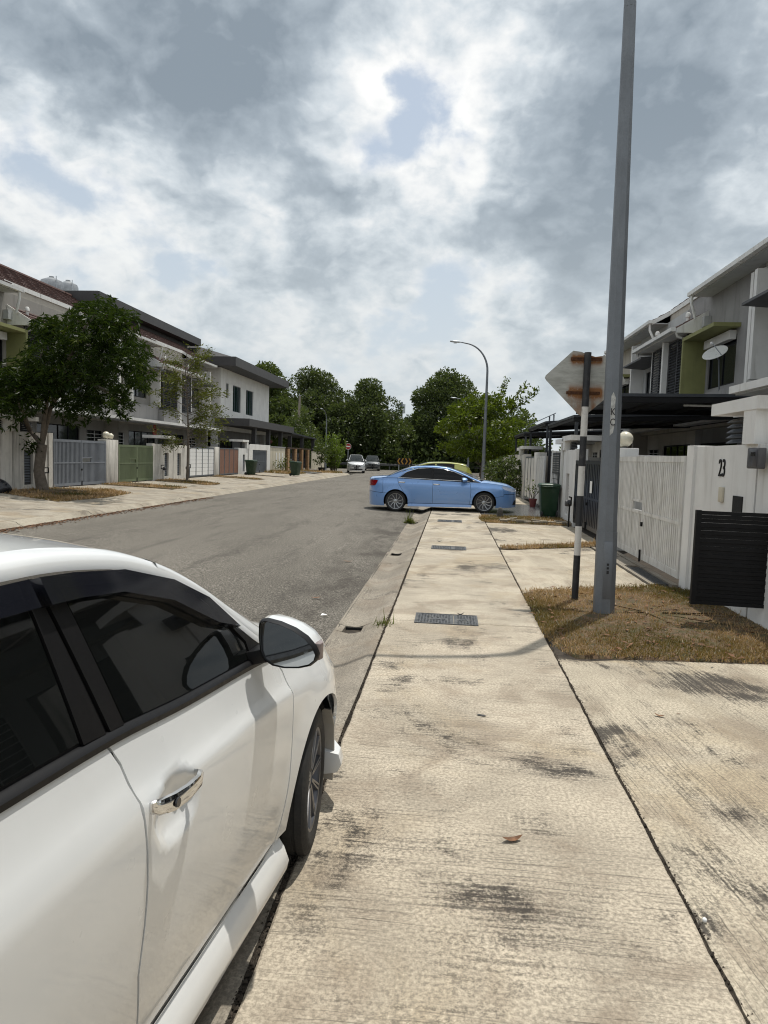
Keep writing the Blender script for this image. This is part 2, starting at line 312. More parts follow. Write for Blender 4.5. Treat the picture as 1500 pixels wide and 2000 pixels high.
    M['paper'] = pm('white_paper', (.8, .8, .79), .8, var=.03, bump=0)
    M['letter_grey'] = pm('worn_grey_print', (.045, .042, .04), .8, var=.2, vs=40, bump=0)
    M['steel_tank'] = pm('stainless_tank', (.33, .34, .35), .38, .7, var=.15, vs=5, bump=.0)
    M['globe'] = pm('opal_globe', (.66, .62, .50), .25, var=.04, bump=0)
    M['solar'] = pm('solar_panel', (.20, .22, .26), .15, .1, var=.1, bump=0)
    M['bag'] = pm('black_bag_plastic', (.010, .011, .016), .3, var=.2, vs=9, bump=.8, bs=14)
    M['curtain'] = pm('dim_curtain', (.22, .21, .19), .9, var=.2, bump=0)
    M['dish'] = pm('dish_paint', (.66, .67, .64), .45, var=.05, bump=.03, grime=(.35, .33, .28), gamt=.4, gs=4)
    M['stone'] = pm('dark_stone', (.09, .085, .075), .95, var=.35, vs=10, bump=.6, bs=30)
    M['paver'] = pm('clay_paver', (.235, .20, .15), .92, var=.25, vs=7, bump=.4, bs=35, grime=(.07, .075, .04), gamt=.6, gs=6)
    M['wet'] = pm('damp_tile_floor', (.10, .10, .10), .22, var=.25, vs=2, bump=.03)
    M['leaf_dry'] = pm('dry_leaf', (.17, .08, .035), .75, var=.4, vs=30, bump=.2)
    M['leaf_dark'] = pm('dark_leaf', (.035, .035, .035), .6, var=.3, vs=30, bump=.2)
    def paint(name, col, flake=0.0, coat=1.0, rough=.32, dust=.10, dc=(.45, .4, .33)):
        m, t = newmat(name); co = t.n('ShaderNodeTexCoord').outputs['Object']
        d = t.math('MULTIPLY', t.rng(t.noise(t.mapv(co, (1, 1, .6)), 3.0, 6, .65, .4), .45, .75), dust)
        sz = t.n('ShaderNodeSeparateXYZ', {0: co}); low = t.math('MULTIPLY', t.rng(sz.outputs[2], .55, .15), dust*1.6)
        c = t.mix(t.math('ADD', d, low), col, dc)
        return finish(m, t, Base_Color=c, Roughness=t.rng(t.noise(co, 6, 4), .3, .7, rough-.05, rough+.08), Metallic=flake, Coat_Weight=coat, Coat_Roughness=.035, Coat_IOR=1.5)
    M['paint_white'] = paint('pearl_white_car_paint', (.72, .735, .74), dust=.07)
    M['paint_blue'] = paint('light_blue_car_paint', (.165, .33, .66), .15, dust=.06)
    M['paint_silver'] = paint('silver_car_paint', (.55, .56, .57), .3, dust=.08)
    M['paint_dark'] = paint('dark_grey_car_paint', (.05, .055, .06), .2, dust=.05)
    M['paint_lime'] = paint('lime_car_paint', (.40, .41, .09), .1, dust=.05)
    def glassy(name, col, alpha, rough=.02, spec=.5):
        m, t = newmat(name)
        return finish(m, t, Base_Color=(*col, 1), Roughness=rough, Specular_IOR_Level=spec, Alpha=alpha, IOR=1.5)
    M['tint'] = glassy('tinted_car_glass', (.006, .007, .007), .80)
    M['tint_dark'] = glassy('near_black_car_glass', (.004, .004, .004), .95, .04, .3)
    M['visor'] = glassy('smoked_visor', (.010, .011, .016), .90, .08)
    M['windscreen'] = glassy('windscreen_glass', (.02, .025, .025), .6)
    M['house_glass'] = glassy('house_window_glass', (.012, .016, .020), .88, .05)
    M['green_glass'] = glassy('green_tinted_house_glass', (.008, .026, .028), .93, .05)
    M['mirror'] = pm('mirror_glass', (.55, .57, .58), .02, 1.0, var=.01, bump=0)
    M['lens'] = glassy('clear_lamp_lens', (.55, .56, .56), .45, .05)
    M['tail'] = glassy('red_lamp_lens', (.22, .006, .008), .95, .08)
    M['amber'] = glassy('smoky_signal_lens', (.25, .2, .19), .9, .08)
    # rusty sign back: bare aluminium, rust bleeding round the two brackets and down to the tip
    m, t = newmat('rust_stained_aluminium'); co = t.n('ShaderNodeTexCoord').outputs['Object']; s3 = t.n('ShaderNodeSeparateXYZ', {0: co})
    def halo(zc, xw, zw):
        dx = t.math('MAXIMUM', t.math('SUBTRACT', t.math('ABSOLUTE', s3.outputs[0]), xw), 0.0); dzz = t.math('SUBTRACT', s3.outputs[2], zc)
        r2 = t.math('ADD', t.math('MULTIPLY', dx, dx), t.math('MULTIPLY', t.math('MULTIPLY', dzz, dzz), zw)); return t.math('EXPONENT', t.math('MULTIPLY', r2, -1000.0))
    rn = t.noise(co, 16, 6, .7, .4)
    r1 = t.math('MAXIMUM', halo(SZ[0], .15, .30), halo(SZ[1], .17, .22))
    drip = t.math('MULTIPLY', t.rng(s3.outputs[2], SZ[1]+.02, SZ[1]-.2, .0, .75), t.rng(t.noise(t.mapv(co, (9, 9, .8)), 1.0, 5, .6), .36, .60))
    f = t.math('MULTIPLY', t.math('ADD', t.math('MULTIPLY', r1, 1.6), t.math('MULTIPLY', drip, 1.2)), t.rng(rn, .20, .55))
    al = t.mix(t.rng(t.noise(t.mapv(co, (2, 2, 9)), 2.2, 6, .7), .35, .65), (.33, .33, .30, 1), (.46, .46, .43, 1))
    al = t.mix(t.rng(t.noise(co, 7, 6, .7), .58, .72, 0, .55), al, (.25, .23, .2, 1))
    M['sign_back'] = finish(m, t, Base_Color=t.mix(t.math('MINIMUM', f, .95), al, (.23, .088, .018, 1)), Roughness=.6, Metallic=.15)
    def leafmat(name, dark, light, extra=None, trans=.4, gloss=.15):
        m, t = newmat(name); a = t.n('ShaderNodeAttribute', attribute_name='tint').outputs['Fac']
        stops = [(0, dark), (.75, light)]+([(1.0, extra)] if extra else [])
        c = t.ramp(a, stops)
        d = t.n('ShaderNodeBsdfDiffuse', {'Color': c}); tr = t.n('ShaderNodeBsdfTranslucent', {'Color': t.mix(.5, c, (light[0]*1.5, light[1]*1.5, light[2]*.6, 1))})
        mx = t.n('ShaderNodeMixShader', {0: trans, 1: d.outputs[0], 2: tr.outputs[0]})
        gl = t.n('ShaderNodeBsdfGlossy', {'Color': (.5, .5, .5, 1), 'Roughness': .5})
        fr = t.math('MULTIPLY', t.n('ShaderNodeFresnel', {'IOR': 1.4}).outputs[0], gloss)
        t.n('ShaderNodeOutputMaterial', {'Surface': t.n('ShaderNodeMixShader', {0: fr, 1: mx.outputs[0], 2: gl.outputs[0]}).outputs[0]}); return m
    M['lf_mango'] = leafmat('mango_leaves', (.011, .022, .006), (.036, .058, .011), (.085, .105, .02), gloss=.06)
    M['lf_slim'] = leafmat('olive_leaves', (.045, .060, .014), (.12, .135, .028), (.20, .17, .05))
    M['lf_lime'] = leafmat('fresh_green_leaves', (.042, .066, .009), (.105, .145, .017), (.17, .20, .03))
    M['lf_far'] = leafmat('dark_tree_leaves', (.034, .052, .022), (.085, .112, .040), (.12, .14, .05))
    M['lf_far2'] = leafmat('mid_green_tree_leaves', (.040, .060, .022), (.098, .130, .040), (.13, .15, .05))
    M['lf_bush'] = leafmat('bush_leaves', (.05, .085, .012), (.14, .20, .035), (.20, .26, .06))
    M['lf_palm'] = leafmat('palm_leaves', (.04, .065, .012), (.11, .14, .03), (.22, .21, .09))
    M['lf_grass'] = leafmat('grass_blades', (.080, .080, .020), (.27, .18, .08), (.44, .30, .16), trans=.25, gloss=.1)
    M['lf_green'] = leafmat('green_grass_blades', (.040, .065, .010), (.11, .13, .025), (.22, .17, .06), trans=.25, gloss=.1)
    M['bark'] = pm('grey_bark', (.15, .125, .10), .9, var=.25, vs=8, bump=.6, bs=22)
    M['bark_pale'] = pm('pale_bark', (.24, .21, .17), .9, var=.2, vs=8, bump=.4, bs=22)
mk()
# ------------------------------------------------------------------ ground, roads, pavements
def sheet(name, mat, rows, parent=None, kind='structure'):
    """rows of equal length points -> one open sheet"""
    mb = MB(); mb.loft(rows, caps=False, closed=False); o = mb.build(name, mat, parent, smooth=50, recalc=False)
    if parent is None: o['kind'] = kind
    return o
PL, PJ = -.585, .955                                # pavement edge and its joint with the driveways
sheet('ground', MAT['field'], [[(x, y, -.45) for x in (-1600, -60, 60, 1600)] for y in (-300, 60, 200, 2200)])
RX = [-9.15, -8.2, -6.5, -5.0, -3.5, -2.0, -1.08]; RZ = [-.085, -.05, -.01, .0, -.01, -.05, -.085]
sheet('road', MAT['road'], [[(x, y, z*k-.03*(1-k)) for x, z in zip(RX, RZ)] for y, k in ((-25, 1), (0, 1), (30, 1), (55, 1), (64, .6), (70, 0))])
sheet('cross_road', MAT['road'], [[(-120, 69.5, -.035), (-12, 63.0, -.035), (-9.15, 66, -.034), (-1, 69.5, -.034), (90, 69.5, -.035)], [(-120, 88, -.035), (-12, 88, -.035), (-9.15, 88, -.034), (-1, 88, -.034), (90, 88, -.035)]])
# right pavement: slabs with dirty open joints
pav = sheet('pavement', MAT['joint'], [[(PL-.03, y, -.018), (3.3, y, -.018), (14, y, -.018)] for y in (-12, 20, 40, 70)])
SY = [-10.9, -4.9, 1.0, 6.98, 12.92, 18.85, 24.8, 30.7, 36.6, 42.5, 48.4, 54.3, 60.2, 66]
def slab(name, mat, parent, poly, z=0.0, t=.10, seed=0, step=.22, rough=.012):
    """a cast slab with an uneven, slightly worn rim"""
    rs = random.Random(seed); out = []
    n = len(poly)
    for i in range(n):
        a, b = Vector(poly[i]), Vector(poly[(i+1) % n]); k = max(1, int((b-a).length/step))
        for j in range(k):
            p = a.lerp(b, j/k); out.append((p.x+rs.uniform(-rough, rough), p.y+rs.uniform(-rough, rough)))
    mb = MB(); zf = z if callable(z) else (lambda x, y: z)
    ctr = np.mean(out, axis=0); inn = [(p[0]+(ctr[0]-p[0])*.012, p[1]+(ctr[1]-p[1])*.012) for p in out]
    mb.loft([[(p[0], p[1], zf(*p)-t) for p in out], [(p[0], p[1], zf(*p)-.008) for p in out], [(p[0], p[1], zf(*p)) for p in inn]])
    return mb.build(name, mat, parent, recalc=True)
for i in range(len(SY)-1):
    g = .010
    slab('slab', MAT['pave_near' if SY[i] < 2 else 'pave'], pav, [(PL+g, SY[i]+g*.5), (PJ-.008, SY[i]+g*.5), (PJ-.008, SY[i+1]-g*.5), (PL+g, SY[i+1]-g*.5)], seed=i, rough=.0045, step=.09)
DR = [[(PJ+.008, -12), (9, -12), (9, 5.0), (3.3, 6.12), (1.6, 5.98), (1.18, 5.86), (1.02, 5.9), (PJ+.008, 5.9)],
      [(PJ+.008, 8.78), (1.5, 9.12), (2.3, 9.45), (2.78, 9.75), (2.78, 13.9), (1.9, 13.45), (1.15, 12.95), (PJ+.008, 12.95)],
      [(PJ+.008, 13.35), (1.6, 13.65), (2.4, 14.2), (3.2, 14.7), (3.2, 18.35), (2.0, 18.40), (PJ+.008, 18.45)],
      [(PJ+.008, 27.0), (3.2, 27.0), (3.2, 33.3), (PJ+.008, 33.3)], [(PJ+.008, 34.0), (3.2, 34.0), (3.2, 46.0), (PJ+.008, 46.0)], [(PJ+.008, 46.4), (3.2, 46.4), (3.2, 66.0), (PJ+.008, 66.0)]]
for i, p in enumerate(DR): slab('driveway_slab', MAT['drive_near' if i == 0 else 'drive'], pav, p, seed=50+i, rough=.0045, step=.09)
slab('damp_driveway', MAT['wet'], pav, [(PJ+.008, 20.75), (3.3, 20.75), (3.3, 26.7), (PJ+.008, 26.7)], seed=71, rough=.004)
# right gutter: mountable kerb with a flow line, cast in lengths, with two drain inlets
gut = sheet('gutter', MAT['joint'], [[(PL, y, -.14), (-1.10, y, -.14)] for y in (-12, 70)])
GP = [(PL-.012, -.10), (PL-.012, -.006), (-.64, -.004), (-.68, -.018), (-.84, -.088), (-.90, -.105), (-.955, -.108), (-1.02, -.098), (-1.105, -.081), (-1.105, -.15)]
def gutter_len(y0, y1, prof, seed):
    rs = random.Random(seed); ys = list(np.linspace(y0, y1, max(2, int((y1-y0)/.5)+1)))
    mb = MB(); mb.loft([[(x+rs.uniform(-.004, .004), y, z+rs.uniform(-.003, .003)) for x, z in prof] for y in ys], caps=True, closed=True)
    mb.build('kerb_length', MAT['kerb'], gut, smooth=35)
inlets = [(6.72, 6.98), (12.24, 12.55), (18.45, 18.8), (-4.9, -4.65)]
cut = sorted(SY+[a for a, b in inlets]+[b for a, b in inlets])
for i, (a, b) in enumerate(zip(cut[:-1], cut[1:])):
    if any(abs(a-p) < 1e-6 and abs(b-q) < 1e-6 for p, q in inlets):
        gutter_len(a, b, GP[:5]+[(-.84, -.16)], i); gutter_len(a, b, [(-1.03, -.16), (-1.03, -.097)]+GP[-2:], i)
    elif b-a > .05: gutter_len(a+.004, b-.004, GP, i)
for k, (a, b) in enumerate(inlets[:3]):
    t = thing('drain_inlet', ['rectangular drain inlet in the gutter beside the nearest manhole cover', 'drain inlet in the gutter beside the second manhole cover', 'drain inlet in the gutter just before the blue car'][k], 'drain', (-.935, (a+b)/2, -.5), 'gutter drain inlets')
    m = MB(); m.box(-1.03, -.84, a, b, -.5, -.49)
    m.box(-1.045, -1.03, a, b, -.5, -.102); m.box(-.84, -.825, a, b, -.5, -.10); m.box(-1.03, -.84, a-.015, a, -.5, -.115); m.box(-1.03, -.84, b, b+.015, -.5, -.115)
    m.build('pit', MAT['dark_gap'], t)
# left verge
def zl(x, y=0): return .02+max(0, (-x-9.5))/4.5*.18
lv = sheet('left_verge', MAT['soil'], [[(-9.2, y, -.10), (-9.5, y, -.04), (-11.2, y, zl(-11.2)-.05), (-14.0, y, .15), (-30, y, .15)] for y in (-20, 10, 40, 62)])
kl = sheet('left_kerb', MAT['joint'], [[(-9.13, y, -.11), (-9.5, y, -.05)] for y in (-20, 62)])
KP = [(-9.14, -.12), (-9.14, -.078), (-9.22, -.05), (-9.30, .005), (-9.42, .022), (-9.50, .02), (-9.50, -.08)]
ky = list(np.arange(-16, 62, 3.0))
for i, y in enumerate(ky):
    MB().loft([[(x, yy, z) for x, z in KP] for yy in (y+.012, y+1.5, y+2.988)]).build('kerb_length', MAT['kerb_l'], kl, smooth=35)
# rounded corner of the left kerb at the junction
mb = MB(); cx, cy = -13.2, 62.0
mb.loft([[(cx+(x_-cx)*math.cos(a), cy+(x_-cx)*math.sin(a), z) for x_, z in KP] for a in np.linspace(0, math.pi/2, 10)])
mb.build('kerb_corner', MAT['kerb_l'], kl, smooth=35)
mb = MB(); mb.add([(cx, cy, .1)]+[(cx+3.72*math.cos(a), cy+3.72*math.sin(a), .02) for a in np.linspace(0, math.pi/2, 10)], [(0, i, i+1) for i in range(1, 10)])
mb.build('verge_corner', MAT['pave_far'], lv, recalc=False)
ys = np.arange(-14.5, 62, 3.22)
for i, y in enumerate(ys): slab('slab', MAT['pave_far'], lv, [(-11.05, y+.02), (-9.52, y+.02), (-9.52, y+3.2), (-11.05, y+3.2)], z=zl, seed=200+i, rough=.006, step=.6)
LD = [(20.9, 14.0), (26.35, 22.9), (31.2, 28.6), (38.9, 33.0), (44.6, 41.0), (55.0, 46.5)]
for i, (b, a) in enumerate(LD): slab('driveway_slab', MAT['pave_far'], lv, [(-13.95, a), (-11.07, a-.5 if i else a), (-11.07, b+.3), (-13.95, b)], z=zl, seed=240+i, rough=.02, step=.4)
slab('grey_paving', MAT['wet'], lv, [(-14.2, 55.3), (-11.4, 55.3), (-11.4, 60.5), (-14.2, 60.5)], z=lambda x, y: zl(x)+.005, seed=260)

# ------------------------------------------------------------------ grass
def blades(name, mat, pts, z0, lo, hi, tint, parent=None, lean=.9, wid=.006, kind='stuff', label=None, cat='grass', group=None):
    n = len(pts); a = RNG.uniform(0, 2*np.pi, n); L = RNG.uniform(lo, hi, n)*np.where(RNG.uniform(0, 1, n) < .04, 2.3, 1.0); ln = RNG.uniform(.25, lean, n)
    d = np.stack([np.cos(a), np.sin(a), np.zeros(n)], 1); s = np.stack([-np.sin(a), np.cos(a), np.zeros(n)], 1)
    base = np.column_stack([pts, z0]); tip = base+d*(L*ln)[:, None]; tip[:, 2] += L*np.sqrt(np.maximum(.02, 1-ln**2))
    w_ = (wid*RNG.uniform(.6, 1.5, n))[:, None]
    V = np.stack([base-s*w_, base+s*w_, tip], 1).reshape(-1, 3)
    o = npmesh(name, V, np.arange(3*n).reshape(n, 3), np.repeat(tint, 3), mat, parent)
    if kind: o['kind'] = kind
    if parent is None: tag(o, label, cat, group)
    return o
def npmesh(name, V, Fc, tint, mat, parent):
    o_ = origin_of(parent); V = (np.asarray(V, dtype=np.float32)-np.array(o_, dtype=np.float32)); k = Fc.shape[1]
    me = bpy.data.meshes.new(name); me.vertices.add(len(V)); me.vertices.foreach_set('co', V.ravel())
    me.loops.add(Fc.size); me.loops.foreach_set('vertex_index', Fc.ravel().astype(np.int32))
    me.polygons.add(len(Fc)); me.polygons.foreach_set('loop_start', np.arange(0, Fc.size, k, dtype=np.int32)); me.polygons.foreach_set('loop_total', np.full(len(Fc), k, dtype=np.int32))
    at = me.attributes.new('tint', 'FLOAT', 'POINT'); at.data.foreach_set('value', np.clip(tint, 0, 1).astype(np.float32))
    me.update(calc_edges=True); return link_mesh(name, me, mat, parent)
def in_poly(P, poly):
    x, y = P[:, 0], P[:, 1]; ins = np.zeros(len(P), bool); n = len(poly); j = n-1
    for i in range(n):
        xi, yi = poly[i]; xj, yj = poly[j]
        c = ((yi > y) != (yj > y)) & (x < (xj-xi)*(y-yi)/(yj-yi+1e-12)+xi); ins ^= c; j = i
    return ins
def lown(P, s, seed=0):                   # cheap smooth noise on the ground
    r = np.random.default_rng(seed); v = np.zeros(len(P))
    for k in range(7):
        a = r.uniform(0, 6.28); f = s*r.uniform(.6, 2.2); v += np.sin((P[:, 0]*np.cos(a)+P[:, 1]*np.sin(a))*f+r.uniform(0, 6.28))
    return v/7*1.6+.5
def grass_patch(label, poly, dens, zf, green=.45, lo=.02, hi=.07, wid=.006, seed=1, soil=True, group=None, litter=60):
    poly = [tuple(p) for p in poly]; A = np.array(poly); mn, mx = A.min(0), A.max(0); n = int(dens*np.prod(mx-mn))
    P = RNG.uniform(mn, mx, (n, 2)); q = P+RNG.normal(0, .06, P.shape); P = P[in_poly(q, poly)]
    c = A.mean(0); root = thing('grass_patch', label, 'grass', (c[0], c[1], 0), group); root['kind'] = 'stuff'
    if soil:
        rs = random.Random(seed); ring = []
        for i in range(len(poly)):
            a, b = Vector(poly[i]), Vector(poly[(i+1) % len(poly)]); k = max(1, int((b-a).length/.15))
            ring += [a.lerp(b, j/k) for j in range(k)]
        mb = MB(); L = []
        for f, h in ((1.0, -.035), (.985, .004), (.93, .012), (.5, .03), (.05, .035)):
            L.append([(c[0]+(p.x-c[0])*f+rs.uniform(-.02, .02), c[1]+(p.y-c[1])*f+rs.uniform(-.02, .02), zf(p.x, p.y)+h+(rs.uniform(-.01, .01) if f < .97 else 0)) for p in ring])
        mb.loft(L); mb.build('soil', MAT['soil'], root, smooth=80)
    cl = lown(P, 2.3, seed); P = P[RNG.uniform(0, 1, len(P)) < np.clip(lown(P, 6.5, seed+5)*1.6+.15, .45, 1)]
    t = np.clip(.78-(lown(P, 2.3, seed)-.5)*1.1-green+.35+RNG.normal(0, .2, len(P)), .0, 1)
    z = np.array([zf(*p) for p in P])+.015
    b = blades('blades', MAT['lf_grass'], P, z, lo, hi, t, root, wid=wid); b['kind'] = 'stuff'
    if litter:
        Q = P[RNG.integers(0, len(P), litter)]+RNG.normal(0, .06, (litter, 2)); m = MB()
        for p in Q:
            a = random.uniform(0, 6.28); L = random.uniform(.02, .055); zz = zf(*p)+.03+random.uniform(0, .03); d = Vector((math.cos(a), math.sin(a), random.uniform(-.2, .3))); s = Vector((-d.y, d.x, random.uniform(-.3, .3)))
            c0 = Vector((p[0], p[1], zz)); m.add([c0-d*L, c0+s*L*.35+Vector((0, 0, .008)), c0+d*L, c0-s*L*.35+Vector((0, 0, .008))], [(0, 1, 2), (0, 2, 3)])
        lo_ = m.build('leaf_litter', MAT['leaf_dry'], root, recalc=False); lo_['kind'] = 'stuff'
    return root
flat = lambda x, y: 0.0
grass_patch('dry brown and green grass patch around the foot of the lamp post', [(.99, 8.80), (.93, 8.3), (.97, 7.5), (.93, 6.9), (.99, 6.3), (1.12, 5.95), (1.5, 6.0), (3.2, 6.14), (5.2, 6.3), (5.2, 8.9), (3.22, 9.35), (2.75, 9.72), (2.3, 9.45), (1.6, 9.2)], 8200, flat, .42, .015, .05, .0045, 3, litter=420)
grass_patch('narrow grass strip between two concrete driveways on the right', [(.99, 13.3), (1.02, 12.98), (1.9, 13.42), (2.75, 13.9), (3.15, 14.1), (3.15, 14.6), (2.4, 14.15), (1.6, 13.62)], 4200, flat, .40, .03, .08, .006, 4, litter=30)
grass_patch('weedy grass around the loose pavers and the dark stone bollard', [(.93, 18.6), (1.15, 18.42), (2.2, 18.46), (3.2, 18.4), (3.3, 20.7), (1.0, 20.72), (.82, 19.6)], 2600, flat, .6, .02, .07, .008, 5, litter=40)
zl2 = lambda x, y: zl(x)+.0
grass_patch('dry leafy grass bed under the mango tree', [(-14.0, 20.0), (-11.1, 18.6), (-10.9, 21.0), (-11.2, 23.4), (-12.4, 24.2), (-13.2, 23.6), (-13.8, 22.8)], 900, zl2, .25, .03, .09, .012, 6, litter=500)
grass_patch('dry grass strip in front of the white pillar with two globe lamps', [(-13.9, 26.4), (-11.2, 27.2), (-11.0, 28.2), (-12.0, 28.4), (-13.9, 28.3)], 900, zl2, .3, .03, .09, .012, 7, litter=90)
grass_patch('dry grass bed under the slim young tree', [(-13.9, 31.4), (-11.2, 31.0), (-11.1, 32.6), (-12.0, 33.3), (-13.9, 33.2)], 800, zl2, .3, .03, .09, .014, 8, litter=120)
grass_patch('dry grass strip in front of the brown gate', [(-13.9, 39.2), (-11.2, 39.4), (-11.2, 40.6), (-13.9, 40.6)], 500, zl2, .3, .03, .09, .016, 9, litter=40)
grass_patch('green weeds beside the cream wall', [(-14.0, 50.6), (-11.8, 50.8), (-11.6, 54.8), (-14.0, 55.0)], 400, zl2, .7, .05, .25, .02, 10, litter=30)
grass_patch('brownish grass corner under the bushes at the junction', [(-14.5, 60.6), (-10.4, 60.8), (-9.8, 62.5), (-10.6, 64.4), (-13, 65.3), (-14.5, 65.3)], 300, lambda x, y: .06, .3, .05, .2, .025, 11, litter=0)
# leaf litter swept against the left kerb
m = MB()
for k in range(1500):
    y = 12+13*random.random()**1.3; x = -9.12+abs(random.gauss(0, .22)); zz = -.085+.036*min(1, (x+9.15)/.95)+.006; a = random.uniform(0, 6.28); L_ = random.uniform(.02, .06); d = Vector((math.cos(a), math.sin(a), random.uniform(0, .25))); s_ = Vector((-d.y, d.x, .1)); c0 = Vector((x, y, zz))
    m.add([c0-d*L_, c0+s_*L_*.35+Vector((0, 0, .01)), c0+d*L_, c0-s_*L_*.35+Vector((0, 0, .01))], [(0, 1, 2), (0, 2, 3)])
tag(m.build('leaf_litter', MAT['leaf_dry'], None, recalc=False), 'brown leaf litter swept against the left kerb', 'leaf litter')['kind'] = 'stuff'
# tufts growing out of the gutter joint
def tuft(label, x, y, z, n, hi, w_=.006, spread=.05):
    P = RNG.normal((x, y), spread, (n, 2)); return blades('weed_tuft', MAT['lf_green'], P, np.full(n, z), hi*.4, hi, RNG.uniform(.1, .95, n), None, lean=.95, wid=w_, kind=None, label=label, cat='weed', group='weeds in the kerb joint')
tuft('small dry weed tuft in the pavement joint by the nearest drain inlet', PL-.02, 6.75, -.012, 70, .09)
tuft('weed tuft growing in the gutter near the blue car', -1.05, 18.3, -.09, 160, .24, .012, .06)
# dirt lines in the joints: soil crumbs between kerb and slabs
P = np.concatenate([np.column_stack([RNG.normal(PL-.002, .011, 5000), RNG.uniform(.2, 22, 5000)]), np.column_stack([RNG.normal(PJ, .009, 2600), RNG.uniform(.2, 18, 2600)])])
m = MB()
for p in P[::1]:
    s_ = random.uniform(.003, .010); m.add([(p[0]-s_, p[1]-s_, -.010), (p[0]+s_, p[1]-s_*.5, -.010), (p[0], p[1]+s_*1.4, -.010), (p[0], p[1], -.008+s_*.7)], [(0, 1, 3), (1, 2, 3), (2, 0, 3)])
o = m.build('joint_crumbs', MAT['joint'], pav, recalc=False); o['kind'] = 'stuff'

# ------------------------------------------------------------------ street furniture on the right
def manhole(y0, y1, label):
    x0, x1 = -.315, .33
    t = thing('manhole_cover', label, 'manhole cover', ((x0+x1)/2, (y0+y1)/2, 0), 'rectangular manhole covers along the pavement')
    m = MB(); m.box(x0, x1, y0, y0+.018, -.05, .009); m.box(x0, x1, y1-.018, y1, -.05, .009); m.box(x0, x0+.018, y0+.018, y1-.018, -.05, .009); m.box(x1-.018, x1, y0+.018, y1-.018, -.05, .009)
    m.build('frame', MAT['iron'], t)
    xm = x0+(x1-x0)*.62; box('plate', MAT['iron'], t, x0+.02, xm-.003, y0+.02, y1-.02, -.04, .006); box('plate', MAT['iron'], t, xm+.003, x1-.02, y0+.02, y1-.02, -.04, .006)
    m = MB(); rs = random.Random(3)
    for i in range(19):
        for j in range(13):
            xx = x0+.04+i*.0312; yy = y0+.04+j*(y1-y0-.08)/12
            if abs(xx-xm) < .02 or (.35 < (j/12) < .65 and (.2 < i/19 < .5 or .68 < i/19 < .85)): continue
            w_, h = (.011, .004) if (i+j) % 2 else (.004, .011); m.box(xx-w_, xx+w_, yy-h, yy+h, .006, .0095)
    for a, b in ((.24, .30), (.33, .40), (.43, .48), (.70, .83)):
        xa, xb = x0+(x1-x0)*a, x0+(x1-x0)*b; ym = (y0+y1)/2; m.box(xa, xb, ym-.045, ym-.03, .006, .010); m.box(xa, xb, ym+.03, ym+.045, .006, .010); m.box(xa, xa+.01, ym-.03, ym+.03, .006, .010); m.box(xb-.01, xb, ym-.03, ym+.03, .006, .010)
    m.build('raised_pattern', MAT['iron'], t)['kind'] = 'stuff'
manhole(6.86, 7.30, 'nearest rectangular iron manhole cover in the pavement')
manhole(12.62, 13.10, 'second rectangular iron manhole cover, halfway to the blue car')
manhole(18.15, 18.75, 'third rectangular iron manhole cover, right before the blue car')

def street_lamp(label, loc, flip=1):
    t = thing('street_lamp', label, 'street lamp', (0, 0, 0), 'curved-arm street lamps')
    m = MB(); n = 8; rot = rad(22.5)
    def ring(z, r): return [(r*math.cos(rot+2*math.pi*k/n), r*math.sin(rot+2*math.pi*k/n), z) for k in range(n)]
    m.loft([ring(-.2, .118), ring(.92, .112)]); m.build('base_sleeve', MAT['galv'], t)
    m = MB(); m.loft([ring(.92, .104), ring(3.5, .086), ring(6.4, .062)]); m.build('pole', MAT['galv'], t)
    pts = [(0, 0, 6.35)]+[(-1.35*(1-math.cos(a)), 0, 6.4+1.48*math.sin(a)) for a in np.linspace(0, math.pi/2*.93, 12)]
    e = pts[-1]; pts.append((e[0]-.25, 0, e[2]+.05))
    m = MB().tube(pts, list(np.linspace(.062, .032, len(pts))), 10); m.build('arm', MAT['galv'], t, smooth=60)
    hx, hz = pts[-1][0], pts[-1][2]
    m = MB(); L = []
    for u, w_, h in ((0, .035, .035), (.05, .05, .05), (.15, .11, .065), (.42, .13, .07), (.58, .10, .05), (.62, .04, .02)):
        L.append([(hx-u, w_*math.cos(a), hz+u*.06+h*math.sin(a)*(.6 if math.sin(a) < 0 else 1)) for a in np.linspace(0, 2*math.pi, 12, endpoint=False)])
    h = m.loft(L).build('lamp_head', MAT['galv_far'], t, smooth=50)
    m = MB(); m.lathe([(.01, -.055), (.085, -.052), (.095, -.03)], 14, (hx-.33, 0, hz-.01)); m.build('lens', MAT['lens'], h, smooth=50)
    # the service door on the side towards the pavement
    m = MB(); m.extr([(-.050+.012, .20), (.050-.012, .20), (.050, .212), (.050, .808), (.050-.012, .82), (-.05+.012, .82), (-.05, .808), (-.05, .212)], 'y', -.1145, -.095)
    dr = m.build('service_door', MAT['galv'], t, bevel=.003)
    m = MB(); m.box(-.012, .012, -.118, -.114, .56, .585); m.box(-.012, .012, -.118, -.114, .52, .545); m.box(-.012, .012, -.118, -.114, .47, .505); m.build('lock_plate', MAT['post_black'], dr)
    t.location = loc; return t
lampA = street_lamp('nearest galvanised street lamp post rising out of the picture above the grass patch', (1.73, 7.72, 0)); lampA.rotation_euler = (0, -rad(.75), 0)
